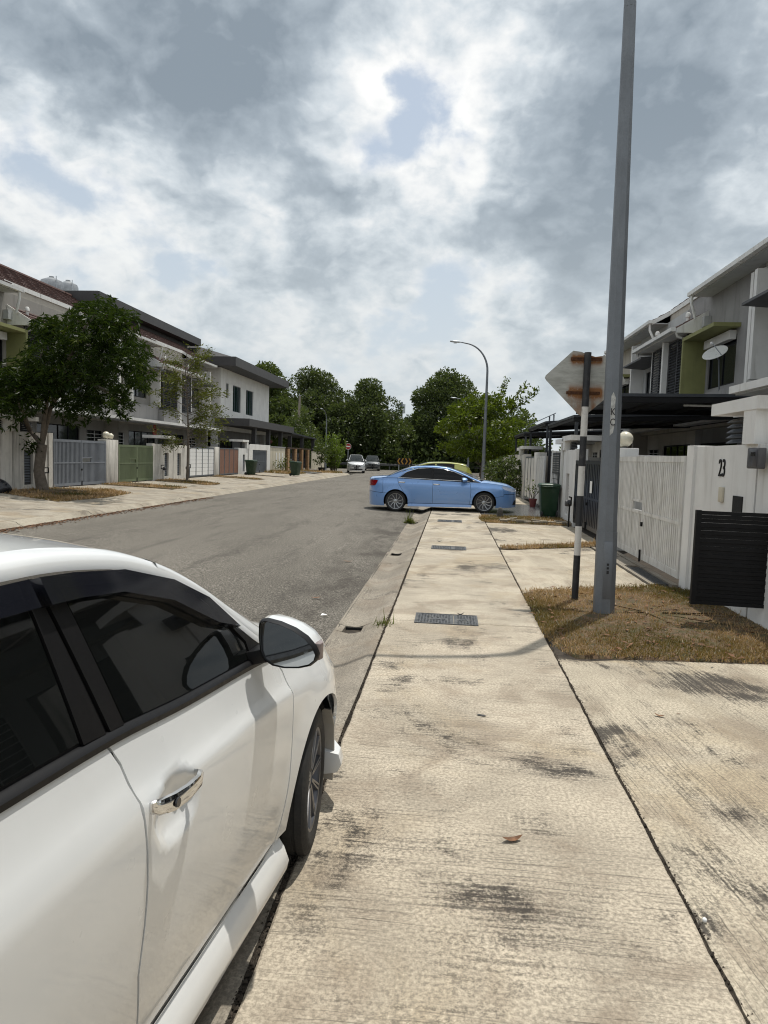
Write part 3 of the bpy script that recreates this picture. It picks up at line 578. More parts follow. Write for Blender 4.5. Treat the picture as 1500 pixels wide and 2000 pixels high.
# worn white notice with two letters on the pole
nz = 1.66+.64
mb = MB(); mb.extr([(-.036, 1.96), (-.004, 1.99), (.012, 2.10), (.004, 2.24), (.010, 2.36), (-.014, 2.42), (-.036, 2.38), (-.037, 2.12)], 'y', -.0955, -.088)
mb.build('worn_notice', MAT['notice'], None).parent = lampA
for ch, z in (('K', 2.21), ('C', 2.10)):
    o = text('letter', ch, .105, MAT['letter_grey'], None, (0, 0, 0), Matrix.Identity(3))
    o.data.transform(Matrix.Translation((-.014, -.0975, z)) @ Matrix.Rotation(rad(90), 4, 'X') @ Matrix.Diagonal((.75, 1, 1, 1))); o.parent = lampA
lampB = copy_tree(lampA); lampB.rotation_euler = (0, 0, 0); lampB.location = (1.72, 38.0, 0); lampB['label'] = 'curved street lamp rising behind the bonnet of the blue car'
for c in list(lampB.children):
    if c.name.startswith(('worn_notice', 'letter')): bpy.data.objects.remove(c)
lampC = copy_tree(lampB); lampC.location = (1.7, 72.0, -.05); lampC['label'] = 'far curved street lamp half hidden by the bright green tree'
v = PY(637, 862, 78.0); lampD = copy_tree(lampB); lampD.location = (v[0], 78.0, -.1); lampD.scale = (.95, .95, .86); lampD.rotation_euler.z = rad(80); lampD['label'] = 'thin pale street lamp above the bushes on the left'

# the road sign seen from behind, on a black and white post
sx0, sy0 = 1.53, 8.36
t = thing('road_sign', 'rust-stained back of a diamond road sign on a black and white banded post', 'sign', (sx0, sy0, 0))
zz = [PY(1122, yy, sy0)[2] for yy in (1176, 1084, 1027, 968, 910, 852, 794, 688)]; zz[0] = -.25
for i in range(7):
    m = MB(); m.lathe([(.040-.001*(i % 2), zz[i]), (.040-.001*(i % 2), zz[i+1])], 14, (sx0, sy0, 0)); m.build('post_band', MAT['post_black' if i % 2 == 0 else 'post_white'], t, smooth=50)
ys_ = sy0+.052
def sp(px, py): q = PY(px, py, ys_); return (q[0], q[2])
poly = [sp(1066, 733), sp(1064, 738), sp(1067, 743), sp(1128, 808), sp(1135, 813), sp(1142, 812), sp(1215, 752), sp(1221, 746), sp(1219, 739), sp(1196, 697), sp(1180, 695), sp(1163, 697), sp(1150, 693), sp(1135, 687), sp(1120, 685), sp(1114, 690)]
m = MB(); m.extr(poly, 'y', ys_, ys_+.004); m.build('sign_plate', MAT['sign_back'], t)
for py, x0, x1 in ((701, 1115, 1175), (767, 1106, 1171)):
    a, b = sp(x0, py-3), sp(x1, py+4); br = box('bracket', MAT['rust'], t, a[0], b[0], ys_-.014, ys_-.001, min(a[1], b[1]), max(a[1], b[1]))
SIGN_Z = [sp(1140, 702)[1], sp(1140, 767)[1]]

# dark stone bollard, loose pavers
t = thing('stone_bollard', 'short dark stone bollard in the grass in front of the blue car', 'bollard', (1.45, 20.2, 0))
m = MB(); m.loft([[(1.45+sx*w_, 20.2+sy*w_, z) for sx, sy in ((-1, -1), (1, -1), (1, 1), (-1, 1))] for z, w_ in ((-.05, .085), (.12, .085), (.22, .075), (.29, .045), (.30, .02))]); m.build('stone', MAT['stone'], t, bevel=.012)
pv = thing('paver_path', 'loose old brick pavers sunk in the grass by the green bin', 'pavers', (2.4, 19.0, 0))
k = 0
for j, yy in enumerate((18.62, 18.80, 18.98, 19.4)):
    for i in range(9 if j < 3 else 3):
        if random.random() < .18: continue
        x = 1.45+i*.21+(j % 2)*.1+random.uniform(-.02, .02); y = yy+random.uniform(-.02, .02); a = random.uniform(-.12, .12); h = .055+random.uniform(0, .04)
        c, s = math.cos(a), math.sin(a); q = [(x+c*u-s*v_, y+s*u+c*v_) for u, v_ in ((-.1, -.075), (.1, -.075), (.1, .075), (-.1, .075))]
        MB().extr(q, 'z', -.02, h).build('paver', MAT['paver'], pv, bevel=.008)
# small litter on the pavement: leaves and scraps, each its own
def fallen_leaf(label, px, py, L, a, mat, curl=.3, z=0.0):
    p = G(px, py, z); t = MB(); n = 7; V = []
    for i in range(n):
        u = i/(n-1); w_ = .17*L*math.sin(math.pi*u)**.8; lift = curl*L*(u-.5)**2*2
        for s in (-1, 0, 1): V.append((p[0]+(u-.5)*L*math.cos(a)-s*w_*math.sin(a), p[1]+(u-.5)*L*math.sin(a)+s*w_*math.cos(a), z+.004+lift+abs(s)*curl*w_*.8))
    Fs = [(i*3+j, i*3+j+1, i*3+j+4, i*3+j+3) for i in range(n-1) for j in (0, 1)]
    return tag(t.add(V, Fs).build('fallen_leaf', MAT[mat], None, smooth=80, recalc=False), label, 'leaf', 'fallen leaves on the pavement')
fallen_leaf('dark grey leaf lying flat in the middle of the pavement', 940, 1398, .075, -.3, 'leaf_dark', .12)
fallen_leaf('curled brown leaf on the pavement nearest to the camera', 1000, 1643, .10, .35, 'leaf_dry', .45)
fallen_leaf('thin brown leaf on the driveway right of the joint', 1288, 1400, .075, -.4, 'leaf_dry', .5)
fallen_leaf('tiny brown leaf on the driveway beside the thin brown leaf', 1325, 1395, .03, -.2, 'leaf_dry', .3)
fallen_leaf('dark leaf lying on the edge of the nearest manhole cover', 899, 1202, .09, .15, 'leaf_dark', .8)
fallen_leaf('small dark leaf between the second and third manhole covers', 858, 1058, .11, .1, 'leaf_dark', .5)
fallen_leaf('flat yellowish leaf on the asphalt in front of the mirror', 617, 1168, .13, .4, 'leaf_dry', .2, -.055)
fallen_leaf('yellowish leaf on the asphalt farther up the road', 680, 1097, .16, .1, 'leaf_dry', .2, -.055)
p = G(632, 1202, -.06); tag(MB().add([(p[0]-.03, p[1]-.02, p[2]+.004), (p[0]+.04, p[1]-.01, p[2]+.012), (p[0]+.03, p[1]+.03, p[2]+.006), (p[0]-.02, p[1]+.02, p[2]+.02)], [(0, 1, 2, 3)]).build('paper_scrap', MAT['paper'], None, recalc=False), 'tiny white paper scrap on the asphalt by the gutter', 'litter')
p = G(1376, 1800); tag(MB().ball((p[0], p[1], .006), .009, 8).build('pebble', MAT['paper'], None, smooth=60), 'tiny white pebble in the driveway joint', 'pebble')
# ------------------------------------------------------------------ cars
def pchip(pts):
    xs = np.array([p[0] for p in pts], float); ys = np.array([p[1] for p in pts], float); o = np.argsort(xs); xs, ys = xs[o], ys[o]
    h = np.diff(xs); d = np.diff(ys)/h; m = np.zeros(len(xs)); m[0], m[-1] = d[0], d[-1]
    for i in range(1, len(xs)-1):
        if d[i-1]*d[i] > 0: w1, w2 = 2*h[i]+h[i-1], h[i]+2*h[i-1]; m[i] = (w1+w2)/(w1/d[i-1]+w2/d[i])
    def f(x):
        x = np.asarray(x, float); i = np.clip(np.searchsorted(xs, x)-1, 0, len(h)-1); t = np.clip((x-xs[i])/h[i], 0, 1)
        return (2*t**3-3*t**2+1)*ys[i]+(t**3-2*t**2+t)*h[i]*m[i]+(-2*t**3+3*t**2)*ys[i+1]+(t**3-t**2)*h[i]*m[i+1]
    return f
def arc_pts(cy, cz, r, a0, a1, n=14): return [(cy+r*math.cos(rad(a)), cz+r*math.sin(rad(a))) for a in np.linspace(a0, a1, n)]
class Car:
    def __init__(s, c):
        s.c = c; s.nose, s.tail, s.W = c['nose'], c['tail'], c['W']; yf, yr = c['plan_f'], c['plan_r']
        t = np.linspace(0, 1, 500); ys = s.tail+(s.nose-s.tail)*(1-np.cos(np.pi*t))/2
        def plan(y):
            y = np.asarray(y, float); u = np.clip((y-yf)/(s.nose-yf), 0, 1); v = np.clip((yr-y)/(yr-s.tail), 0, 1)
            return s.W*np.power(np.maximum(1e-9, 1-u**c.get('pf', 2.6)), 1/c.get('qf', 2.0))*np.power(np.maximum(1e-9, 1-v**c.get('pr', 3.2)), 1/c.get('qr', 2.4))
        s.plan = plan; ws = plan(ys); q = np.concatenate([[0], np.cumsum(np.hypot(np.diff(ys), np.diff(ws)))]); s.ys, s.q = ys, q
        s.zb = pchip(c['belt']); s.prof = pchip(c['prof']); s.z0 = c['z0']; s.rail = pchip(c['rail']); s.roofc = pchip(c['roof']); s.cr = c.get('crease')
    def q_of(s, y): return np.interp(y, s.ys, s.q)
    def y_of(s, q): return np.interp(q, s.q, s.ys)
    def low(s, y, z, off=0.0):
        """point of the lower body shell at length y and height z"""
        zb = s.zb(y); t = np.clip((z-s.z0)/(zb-s.z0), -.3, 1.0); w = s.plan(y)
        inset = (1-s.prof(t))*s.W
        x = w-inset*np.clip(w/s.W*1.6, 0, 1)
        for ay in (0.0, -s.c['wb']):
            r = np.hypot(y-ay, z-s.c['r']); x = x+s.c.get('flare', .018)*np.exp(-((r-s.c['arch'])/.07)**2)*np.clip(w/s.W, 0, 1)
        for hy, hz in s.c.get('recess', []):
            k = np.clip(1-((y-hy)/.108)**2-((z-hz)/.078)**2, 0, 1); x = x-.034*k**.6
        e = .01; yy = np.clip(y, s.tail+.002, s.nose-.002); dw = (s.plan(yy+.001)-s.plan(yy-.001))/.002
        nl = np.sqrt(1+dw*dw); return np.maximum(0, x+off/nl), y-off*dw/nl*1.0, z
    def up(s, y, z, off=0.0):
        zb = s.zb(y); h = np.maximum(0, z-zb); x = s.low(y, zb)[0]-s.c['tumble']*h-.10*h*h
        return x+off, y, z+off*.35
    def patch(s, name, mat, parent, poly, kind='low', off=0.0, gap=.004, step=.045, thick=.014, side=1):
        if kind == 'low': P2 = [Vector((float(s.q_of(p[0])), p[1])) for p in poly]
        else: P2 = [Vector(p) for p in poly]
        area = sum(P2[i].x*P2[(i+1) % len(P2)].y-P2[(i+1) % len(P2)].x*P2[i].y for i in range(len(P2)))
        if area < 0: P2.reverse()
        n = len(P2); S = []
        for i in range(n):                                   # inward offset for the shut line
            a, b, c_ = P2[i-1], P2[i], P2[(i+1) % n]; e1 = (b-a).normalized() if (b-a).length > 1e-9 else Vector((1, 0)); e2 = (c_-b).normalized() if (c_-b).length > 1e-9 else e1
            nn = Vector((-e1.y-e2.y, e1.x+e2.x)); k = nn.length
            S.append(b+(nn/k*gap/max(.5, k/2) if k > 1e-6 else Vector((0, 0))))
        B = []
        for i in range(n):
            a, b = S[i], S[(i+1) % n]; k = max(1, int((b-a).length/step+.5)); B += [a.lerp(b, j/k) for j in range(k)]
        A = np.array([(p.x, p.y) for p in B]); mn, mx = A.min(0), A.max(0)
        gx, gy = np.meshgrid(np.arange(mn[0]+step/2, mx[0], step), np.arange(mn[1]+step/2, mx[1], step)); gx = gx+(np.arange(gx.shape[0]) % 2)[:, None]*step*.5
        I = np.column_stack([gx.ravel(), gy.ravel()]); I = I[in_poly(I, A.tolist())]
        if len(I):
            A2 = np.roll(A, -1, 0); d = np.full(len(I), 9.0)
            for a, b in zip(A, A2):
                ab = b-a; tt = np.clip(((I-a)@ab)/(ab@ab+1e-12), 0, 1); d = np.minimum(d, np.hypot(*(I-(a+tt[:, None]*ab)).T))
            I = I[d > step*.45]
        vs, es, fs, _, _, _ = delaunay_2d_cdt(B+[Vector(p) for p in I], [], [list(range(len(B)))], 1, 1e-7)
        V = np.array([(v.x, v.y) for v in vs])
        def to3(o):
            if kind == 'low': x, y, z = s.low(s.y_of(V[:, 0]), V[:, 1], o)
            else: x, y, z = s.up(V[:, 0], V[:, 1], o)
            return np.column_stack([x*side, y, z])
        top = to3(off); me = bpy.data.meshes.new(name); me.from_pydata(top.tolist(), [], [tuple(f) for f in fs])
        bm = bmesh.new(); bm.from_mesh(me); bm.verts.ensure_lookup_table()
        bmesh.ops.recalc_face_normals(bm, faces=bm.faces)
        f0 = max(bm.faces, key=lambda f: f.calc_area())
        if (f0.normal.x*side < 0 and abs(f0.normal.x) > .2) or (abs(f0.normal.x) <= .2 and f0.normal.y*(f0.calc_center_median().y-s.c['mid']) < 0): bmesh.ops.reverse_faces(bm, faces=bm.faces)
        if thick:
            inn = to3(off-thick); be = [e for e in bm.edges if len(e.link_faces) == 1]
            for e in be: e.smooth = False
            nv = {}
            for e in be:
                for v in e.verts:
                    if v.index not in nv: nv[v.index] = bm.verts.new(inn[v.index]) if v.index < len(inn) else None
            for e in be:
                a, b = e.verts; l = e.link_loops[0]; a, b = l.vert, l.link_loop_next.vert
                try: bm.faces.new((b, a, nv[a.index], nv[b.index]))
                except Exception: pass
        bm.to_mesh(me); bm.free(); me.shade_smooth()
        return link_mesh(name, me, mat, parent)
def grid(name, mat, parent, fn, nu, nv, smooth=60, flipfix=True, thick=None):
    mb = MB(); mb.loft([[fn(i/(nu-1), j/(nv-1)) for j in range(nv)] for i in range(nu)], caps=False, closed=False)
    return mb.build(name, mat, parent, smooth=smooth, recalc=True)
def wheel(parent, x, y, r, rr, side, style, width=.20, steer=0, name='wheel', rm='alloy'):
    """tyre and rim; the outer face looks to +x before placing"""
    k = ('wheel', r, rr, style)
    root = bpy.data.objects.new(name, None); COL.objects.link(root); root.parent = parent; root.empty_display_size = .1
    h = width
    prof = [(rr-.01, -h*.42), (rr+.005, -h*.46), (r-.045, -h*.5), (r-.012, -h*.46)]
    g = [-.36, -.20, -.02, .02, .20, .36]
    for a in (-.36, -.12, .12, .36): prof += [(r, h*(a-.085)), (r, h*(a+.085)), (r-.008, h*(a+.09)), (r-.008, h*(a+.145))] if a < .3 else [(r, h*(a-.085)), (r-.002, h*(a+.05))]
    prof += [(r-.012, h*.46), (r-.045, h*.5), (rr+.018, h*.485), (rr+.008, h*.47), (rr-.004, h*.44)]
    ty = MB().lathe(prof, 40, ax='x', caps=False).build('tyre', MAT['rubber'], root, smooth=35)
    m = MB().lathe([(rr+.004, -h*.42), (rr-.004, h*.30), (rr-.006, h*.42), (rr+.006, h*.455), (rr-.012, h*.44), (rr-.022, h*.36), (rr-.03, -h*.3)], 40, ax='x', caps=False)
    rim = m.build('rim', MAT[rm], root, smooth=35)
    MB().lathe([(.001, -h*.05), (rr-.02, -h*.05), (rr-.02, -h*.12), (.001, -h*.12)], 28, ax='x').build('brake_disc', MAT['dark_gap'] if style == 'far' else MAT['alloy_dark'], root, smooth=30)
    sp = MB(); n = {'ten': 10, 'dual': 10, 'far': 5}[style]
    for i in range(n):
        a = 2*math.pi*i/n; tw = .22 if style == 'ten' else 0
        for dd in ((-.06, .06) if style == 'dual' else (0,)):
            pts = []
            for f in (0, .33, .66, 1):
                rad_ = .04+(rr-.055)*f; aa = a+dd*(1.2-.4*f)+tw*f*f; xx = h*(.30+.12*f) if style != 'dual' else h*(.36+.06*f)
                wd_ = (.020-.006*f) if style == 'ten' else (.0075 if style == 'dual' else .028); ca, sa = math.cos(aa), math.sin(aa)
                pts.append([(xx-.020, rad_*ca-wd_*sa, rad_*sa+wd_*ca), (xx-.020, rad_*ca+wd_*sa, rad_*sa-wd_*ca), (xx+.004, rad_*ca+wd_*.6*sa, rad_*sa-wd_*.6*ca), (xx+.004, rad_*ca-wd_*.6*sa, rad_*sa+wd_*.6*ca)])
            sp.loft(pts)
    sp.lathe([(.060, h*.20), (.062, h*.33), (.040, h*.36), (.001, h*.365)], 20, ax='x')
    sp.build('spokes', MAT['alloy_mid' if style == 'dual' else 'alloy'], rim, smooth=30)
    root.location = (x, y, r); root.rotation_euler = (0, 0, (0 if side > 0 else math.pi)+steer); return root
def make_car(c, label, loc, rz, group=None, name='car'):
    s = Car(c); t = thing(name, label, 'car', (0, 0, 0), group); P = MAT[c['paint']]; r, A, wb = c['r'], c['arch'], c['wb']; z0 = c['z0']
    dB, dF, dR = c['gapB'], c['gapF'], c['gapR']           # door shut lines, bottom -> top, (y, z)
    belt = lambda y: float(s.zb(y))
    ytopB, ytopF, ytopR = dB[-1][0], dF[-1][0], dR[-1][0]
    def top(y0, y1, n=10): return [(y, belt(y)-.004) for y in np.linspace(y0, y1, n)]
    sill = c['sill']
    yA = math.sqrt(max(0, A*A-(sill-r)**2)); angs = math.degrees(math.atan2(sill-r, -yA)) % 360
    arcF = arc_pts(0, r, A, angs, 10, 18); arcFull = arc_pts(0, r, A, angs, 540-angs-360 if False else (180-angs) % 360, 22)
    yb = c['bump_f']; a_b = math.degrees(math.atan2(max(.0, c['bump_fz']-r), math.sqrt(max(1e-6, A*A-max(0, c['bump_fz']-r)**2))))
    for sd in (1, -1):
        d1 = s.patch('front_door', P, t, list(dB)+top(ytopB, ytopF)+list(dF)[::-1]+[(dF[0][0], sill), (dB[0][0], sill)], side=sd, step=.016 if c.get('fine') and sd > 0 else .045)
        # rear door, its trailing edge follows the wheel arch
        arcR = [p for p in arc_pts(-wb, r, A+.012, 0, 90, 14) if p[1] > sill+.01 and p[0] > dR[0][0]]
        d2 = s.patch('rear_door', P, t, [(dB[0][0], sill)]+list(dB)+top(ytopB, ytopR)+list(dR)[::-1]+arcR[::-1]+[(-wb+math.sqrt((A+.012)**2-(sill-r)**2), sill)], side=sd)
        # front wing
        arch = [p for p in arc_pts(0, r, A, 180+angs % 180 if angs > 180 else angs, 0, 30)]
        arch = [(A*math.cos(x), r+A*math.sin(x)) for x in np.linspace(math.pi+math.asin((r-sill)/A), math.asin((c['bump_fz']-r)/A), 26)]
        s.patch('wing', P, t, [(dF[0][0], sill)]+list(dF)+top(ytopF, yb, 14)+[(yb, c['bump_fz']+.04)]+arch[::-1], side=sd)
        # rear quarter
        archR = [(-wb+A*math.cos(x), r+A*math.sin(x)) for x in np.linspace(math.asin((dR[0][1]-r)/A), math.pi-math.asin((c['bump_rz']-r)/A), 24)]
        s.patch('quarter_panel', P, t, list(dR)+top(ytopR, c['bump_r'], 10)+[(c['bump_r'], c['bump_rz'])]+archR[::-1], side=sd)
        # bumpers wrap round to the middle of the car
        af = math.asin((c['bump_fz']-r)/A); a1 = math.asin((c['z_low']-r)/A)
        bf = [(A*math.cos(x), r+A*math.sin(x)) for x in np.linspace(af, a1, 10)]
        s.patch('front_bumper', P, t, bf+[(s.nose*.9, c['z_low']), (s.nose-.0005, c['z_low'])]+[(s.nose-.0005, c['nose_z']), (yb+.02, c['bump_fz']+.10), (yb, c['bump_fz']+.04)], side=sd, step=.06)
        s.patch('wing_tip', P, t, [(yb, c['bump_fz']+.045), (yb+.02, c['bump_fz']+.105), (s.nose-.0005, c['nose_z']+.004)]+[(y, belt(y)-.004) for y in np.linspace(s.nose-.0005, yb, 10)], side=sd, step=.06)
        br = [(-wb+A*math.cos(x), r+A*math.sin(x)) for x in np.linspace(math.pi-math.asin((c['bump_rz']-r)/A), math.pi-a1, 10)]
        s.patch('rear_bumper', P, t, br+[(s.tail+.0005, c['z_low']), (s.tail+.0005, c['bump_rz']+.08), (c['bump_r'], c['bump_rz'])], side=sd, step=.06)
        s.patch('tail_panel', P, t, [(c['bump_r'], c['bump_rz']+.004), (s.tail+.0005, c['bump_rz']+.084)]+[(y, belt(y)-.004) for y in np.linspace(s.tail+.0005, c['bump_r'], 8)], side=sd, step=.06)
        # lamps lie proud on the shell
        s.patch('headlight', MAT['lens'], t, c['headlight'], side=sd, off=.006, step=.03)
        hl2 = [(p[0]*.96+.02, p[1]*.75+.18) for p in c['headlight']]
        s.patch('tail_light', MAT['tail'], t, c['taillight'], side=sd, off=.006, step=.03)
        if c.get('grille'): s.patch('grille', MAT['gloss_black'], t, c['grille'], side=sd, off=.005, step=.04)
        if c.get('intake'): s.patch('air_intake', MAT['satin_black'], t, c['intake'], side=sd, off=.004, step=.04)
        # greenhouse
        gh = c['house']; s.patch('window_surround', MAT['satin_black'], t, gh, 'up', -.005, gap=0, side=sd)
        for nm, w_ in c['windows']: s.patch('side_window', MAT[c.get('glass', 'tint')], t, w_, 'up', 0, gap=.002, thick=.004, side=sd)
        for w_ in c.get('pillars', []): s.patch('pillar_cover', MAT[c.get('pillar_mat', 'satin_black')], t, w_, 'up', .004, gap=.003, thick=.01, side=sd)
        for w_ in c.get('c_pillar', []): s.patch('rear_pillar', P, t, w_, 'up', .002, gap=0, thick=.01, side=sd)
        for w_ in c.get('visors', []): s.patch('window_visor', MAT['visor'], t, w_, 'up', .030, gap=.002, thick=.026, side=sd)
        if c.get('chrome_line'):
            pl = c['chrome_line']; m = MB(); q3 = [s.up(y, z, .006) for y, z in pl]; m.tube([(sd*float(a_), float(b_), float(c_)) for a_, b_, c_ in q3], .009, 6); m.build('window_trim', MAT['chrome'], t, smooth=60)
        yy = np.linspace(c['belt_strip'][0], c['belt_strip'][1], 30)
        mb = MB(); mb.loft([[(s.up(y, belt(y)+dz)[0]*sd+sd*dx, y, belt(y)+dz) for dx, dz in ((-.01, -.012), (.010, -.010), (.012, .004), (.004, .016), (-.01, .018))] for y in yy]); mb.build('belt_strip', MAT['satin_black'], t, smooth=40)
        # cant rail: body-coloured strip between door tops and the roof sheet
        yr = np.linspace(c['roof_y'][0], c['a_base'], 60)
        mb = MB(); L = []
        for y in yr:
            z = float(s.rail(y)); x, _, _ = s.up(y, z); L.append([(sd*(x+.003), y, z-.012), (sd*(x+.002), y, z+.010), (sd*(x-.018), y, z+.030), (sd*(x-.05), y, z+.038), (sd*(x-.06), y, z+.0)])
        mb.loft(L); mb.build('roof_rail', P, t, smooth=60)
        # sill
        y0, y1 = -wb+math.sqrt(A*A-(sill-r)**2)+.02, -math.sqrt(A*A-(sill-r)**2)-.02; ysl = np.linspace(y0, y1, 26); mb = MB(); X = float(s.low(-wb/2, sill)[0]); k = c.get('skirt', .02)
        sec = [(-.10, sill-.01), (-.014, sill-.006), (-.004, sill-.016), (.008+k*.45, sill-.05), (.014+k, sill-.10), (.006+k, c['z_low']+.0), (-.06, c['z_low']-.01), (-.12, c['z_low']+.03)]
        mb.loft([[(sd*(X+dx-(.05*max(0, (abs(y-(y0+y1)/2)-(y1-y0)/2+.12)/.12)**2)*0), y, z) for dx, z in sec] for y in ysl]); mb.build('sill', P, t, smooth=35)
        if c.get('chrome_sill'):
            mb = MB(); mb.loft([[(sd*(X-.004+dx), y, sill-.008+dz) for dx, dz in ((-.008, -.004), (.006, -.004), (.007, .0), (.004, .004), (-.008, .004))] for y in ysl[1:]]); mb.build('sill_trim', MAT['chrome'], t, smooth=40)
        # wheel wells
        for ay in (0.0, -wb):
            mb = MB(); L = []
            for x in np.linspace(rad(2), math.pi-rad(2), 16): L.append([(sd*(s.W-.075), ay+(A+.005)*math.cos(x), r+(A+.005)*math.sin(x)), (sd*(s.W-.36), ay+(A+.005)*math.cos(x), r+(A+.005)*math.sin(x))])
            mb.loft(L, caps=False, closed=False); mb.build('wheel_well', MAT['dark_gap'], t, smooth=60, recalc=False)
        # handles
        for (hy, hz) in c['handles']:
            x = float(s.low(hy-.125, hz)[0])
            hd = MB(); L = []
            for u, dx, h in ((-.112, .004, .012), (-.100, .022, .019), (-.06, .040, .021), (0, .046, .019), (.06, .042, .017), (.100, .026, .014), (.112, .006, .008)):
                zc = hz+u*c.get('hslope', 0); L.append([(sd*(x+dx+a), hy+u, zc+b) for a, b in ((-.012, -h), (-.002, -h), (.003, -h*.5), (.004, h*.4), (-.001, h), (-.012, h))])
            hd.loft(L); hh = hd.build('door_handle', MAT['chrome'], d1 if hy > dB[2][0] else d2, smooth=50)
            if c.get('fine') and hy > dB[2][0]:
                for du in (-.062, -.018):
                    m = MB(); m.lathe([(.001, .0), (.011, .0), (.012, -.004)], 14, (sd*(x+.046), hy+du, hz+du*c.get('hslope', 0)), ax='x'); m.build('lock_button', MAT['gloss_black'], hh, smooth=40)
        # mirrors
        my, mz, mw, mh = c['mirror']; xb = float(s.up(my, mz-.02)[0]); mr = bpy.data.objects.new('door_mirror', None); COL.objects.link(mr); mr.parent = t
        OUT = [(0, .90), (.04, .98), (.12, 1.0), (.35, .95), (.60, .84), (.80, .69), (.94, .50), (1, .34), (.97, .20), (.88, .10), (.70, .03), (.45, .0), (.25, .03), (.10, .14), (.03, .32), (0, .6)]
        def ell(y, f, sh=0.0): return [(sd*(xb+.055+mw*(.5+(a-.5)*f)), y, mz-.075+mh*(.5+(b-.5)*f)+sh) for a, b in OUT]
        MB().loft([ell(my-.035, 1.0), ell(my+.01, 1.02), ell(my+.06, .93), ell(my+.10, .70), ell(my+.125, .30)]).build('mirror_cap', P if not c.get('mirror_chrome') else MAT['chrome'], mr, smooth=60)
        MB().loft([ell(my-.062, .97), ell(my-.050, 1.02), ell(my-.034, 1.022), ell(my-.028, 1.015), ell(my-.028, .95), ell(my-.060, .94)], caps=False).build('mirror_rim', MAT['satin_black'], mr, smooth=50)
        MB().loft([[(a_, b_+.13*(c_-mz), c_) for a_, b_, c_ in ell(my-.046, .93)], [(a_, b_+.13*(c_-mz), c_) for a_, b_, c_ in ell(my-.036, .93)]]).build('mirror_glass', MAT['mirror'], mr)
        MB().loft([ell(my-.030, .99), ell(my-.024, .985)]).build('mirror_back', MAT['satin_black'], mr)
        m = MB(); m.loft([[(sd*(xb-.03), my+a, mz-.075+b) for a, b in ((-.05, -.02), (.07, -.02), (.07, .03), (-.05, .03))], [(sd*(xb+.06), my+a, mz-.055+b) for a, b in ((-.03, -.02), (.05, -.02), (.05, .03), (-.03, .03))], [(sd*(xb+.12), my+a, mz-.03+b) for a, b in ((-.02, -.03), (.05, -.03), (.05, .03), (-.02, .03))]]); m.build('mirror_arm', MAT['satin_black'], mr, bevel=.006)
        if c.get('fine'):
            m = MB(); m.loft([[(sd*(xb+.050+mw+a), my-.02+b, mz-.02+z) for a, b in ((-.022, -.008), (.006, -.008), (.010, .02), (-.01, .06))] for z in (-.026, -.015, .022, .030)]); m.build('turn_signal', MAT['amber'], mr, bevel=.004)
        for ay, st in ((0.0, c.get('steer', 0)), (-wb, 0)): wheel(t, sd*(s.W-c.get('track_in', .115)), ay, r, c['rr'], sd, c['style'], steer=st, name='wheel', rm=c.get('rim_mat', 'alloy'))
        # windscreen pillar: strip from the screen edge to the cant rail
    # inner dark shell, floor
    m = MB(); L = []
    for y in np.linspace(s.tail+.12, s.nose-.14, 40):
        zt = belt(y)-.03; zl_ = c['z_low']+.04; W_ = max(.03, float(s.low(y, (z0+zt)/2)[0])-.05)
        inarch = min(abs(y), abs(y+wb)) < A+.03
        if inarch: W_ = min(W_, s.W-.36)
        L.append([(-W_, y, zl_), (W_, y, zl_), (W_*.98, y, zt), (-W_*.98, y, zt)])
    m.loft(L); m.build('inner_body', MAT['dark_gap'], t)
    # top surfaces
    yh0, yh1 = c['hood_y']; hoodc = pchip(c['hood'])
    def hood(u, v):
        a = v*2-1; y = yh0-c['cowl_curve']*a*a+(yh1-(yh0-c['cowl_curve']*a*a))*u; xw = float(s.low(y, belt(y))[0]); z = belt(y)+(float(hoodc(y))-belt(y))*(1-abs(a)**2.4); return (a*(xw-.001), y, z)
    grid('bonnet', P, t, hood, 26, 25)
    yt0, yt1 = c['trunk_y']; trc = pchip(c['trunk'])
    def trunk(u, v):
        a = v*2-1; y = yt1+(yt0-yt1)*u; xw = float(s.low(y, belt(y))[0]); return (a*(xw-.001), y, belt(y)+(float(trc(y))-belt(y))*(1-abs(a)**2.4))
    grid('boot_lid', P, t, trunk, 18, 21)
    y0, y1 = c['roof_y']
    def roof_pt(a, y):
        z = float(s.rail(y)); x = float(s.up(y, z)[0])-.045; zc = float(s.roofc(y)); return (a*x, y, z+.034+(zc-z-.034)*(1-abs(a)**2.3))
    def roof(u, v):
        a = v*2-1; ya = y0-c.get('rear_curve', .06)*a*a*-1; yb_ = y1-.10*a*a; return roof_pt(a, ya+(yb_-ya)*u)
    grid('roof', P, t, roof, 24, 23)
    def screen(u, v):
        a = v*2-1; bx = float(s.up(c['a_base'], float(s.rail(c['a_base'])))[0]); B = Vector((a*(bx-.03), c['screen_y']-c['screen_curve']*a*a, c['screen_z']-.035*a*a)); T = Vector(roof_pt(a, y1-.10*a*a)); p = T.lerp(B, u); p.z += .025*math.sin(math.pi*u)*(1-.5*a*a); return tuple(p)
    grid('windscreen', MAT['windscreen'], t, screen, 14, 21)
    def back(u, v):
        a = v*2-1; bx = float(s.up(c['c_base'], max(belt(c['c_base']), float(s.rail(c['c_base']))))[0]); B = Vector((a*(bx-.04), c['back_y']+c['back_curve']*a*a, c['back_z']-.02*a*a)); T = Vector(roof_pt(a, y0+c.get('rear_curve', .06)*a*a)); p = T.lerp(B, u); p.z += .03*math.sin(math.pi*u)*(1-.5*a*a); return tuple(p)
    grid('rear_window', MAT['tint'], t, back, 14, 21)
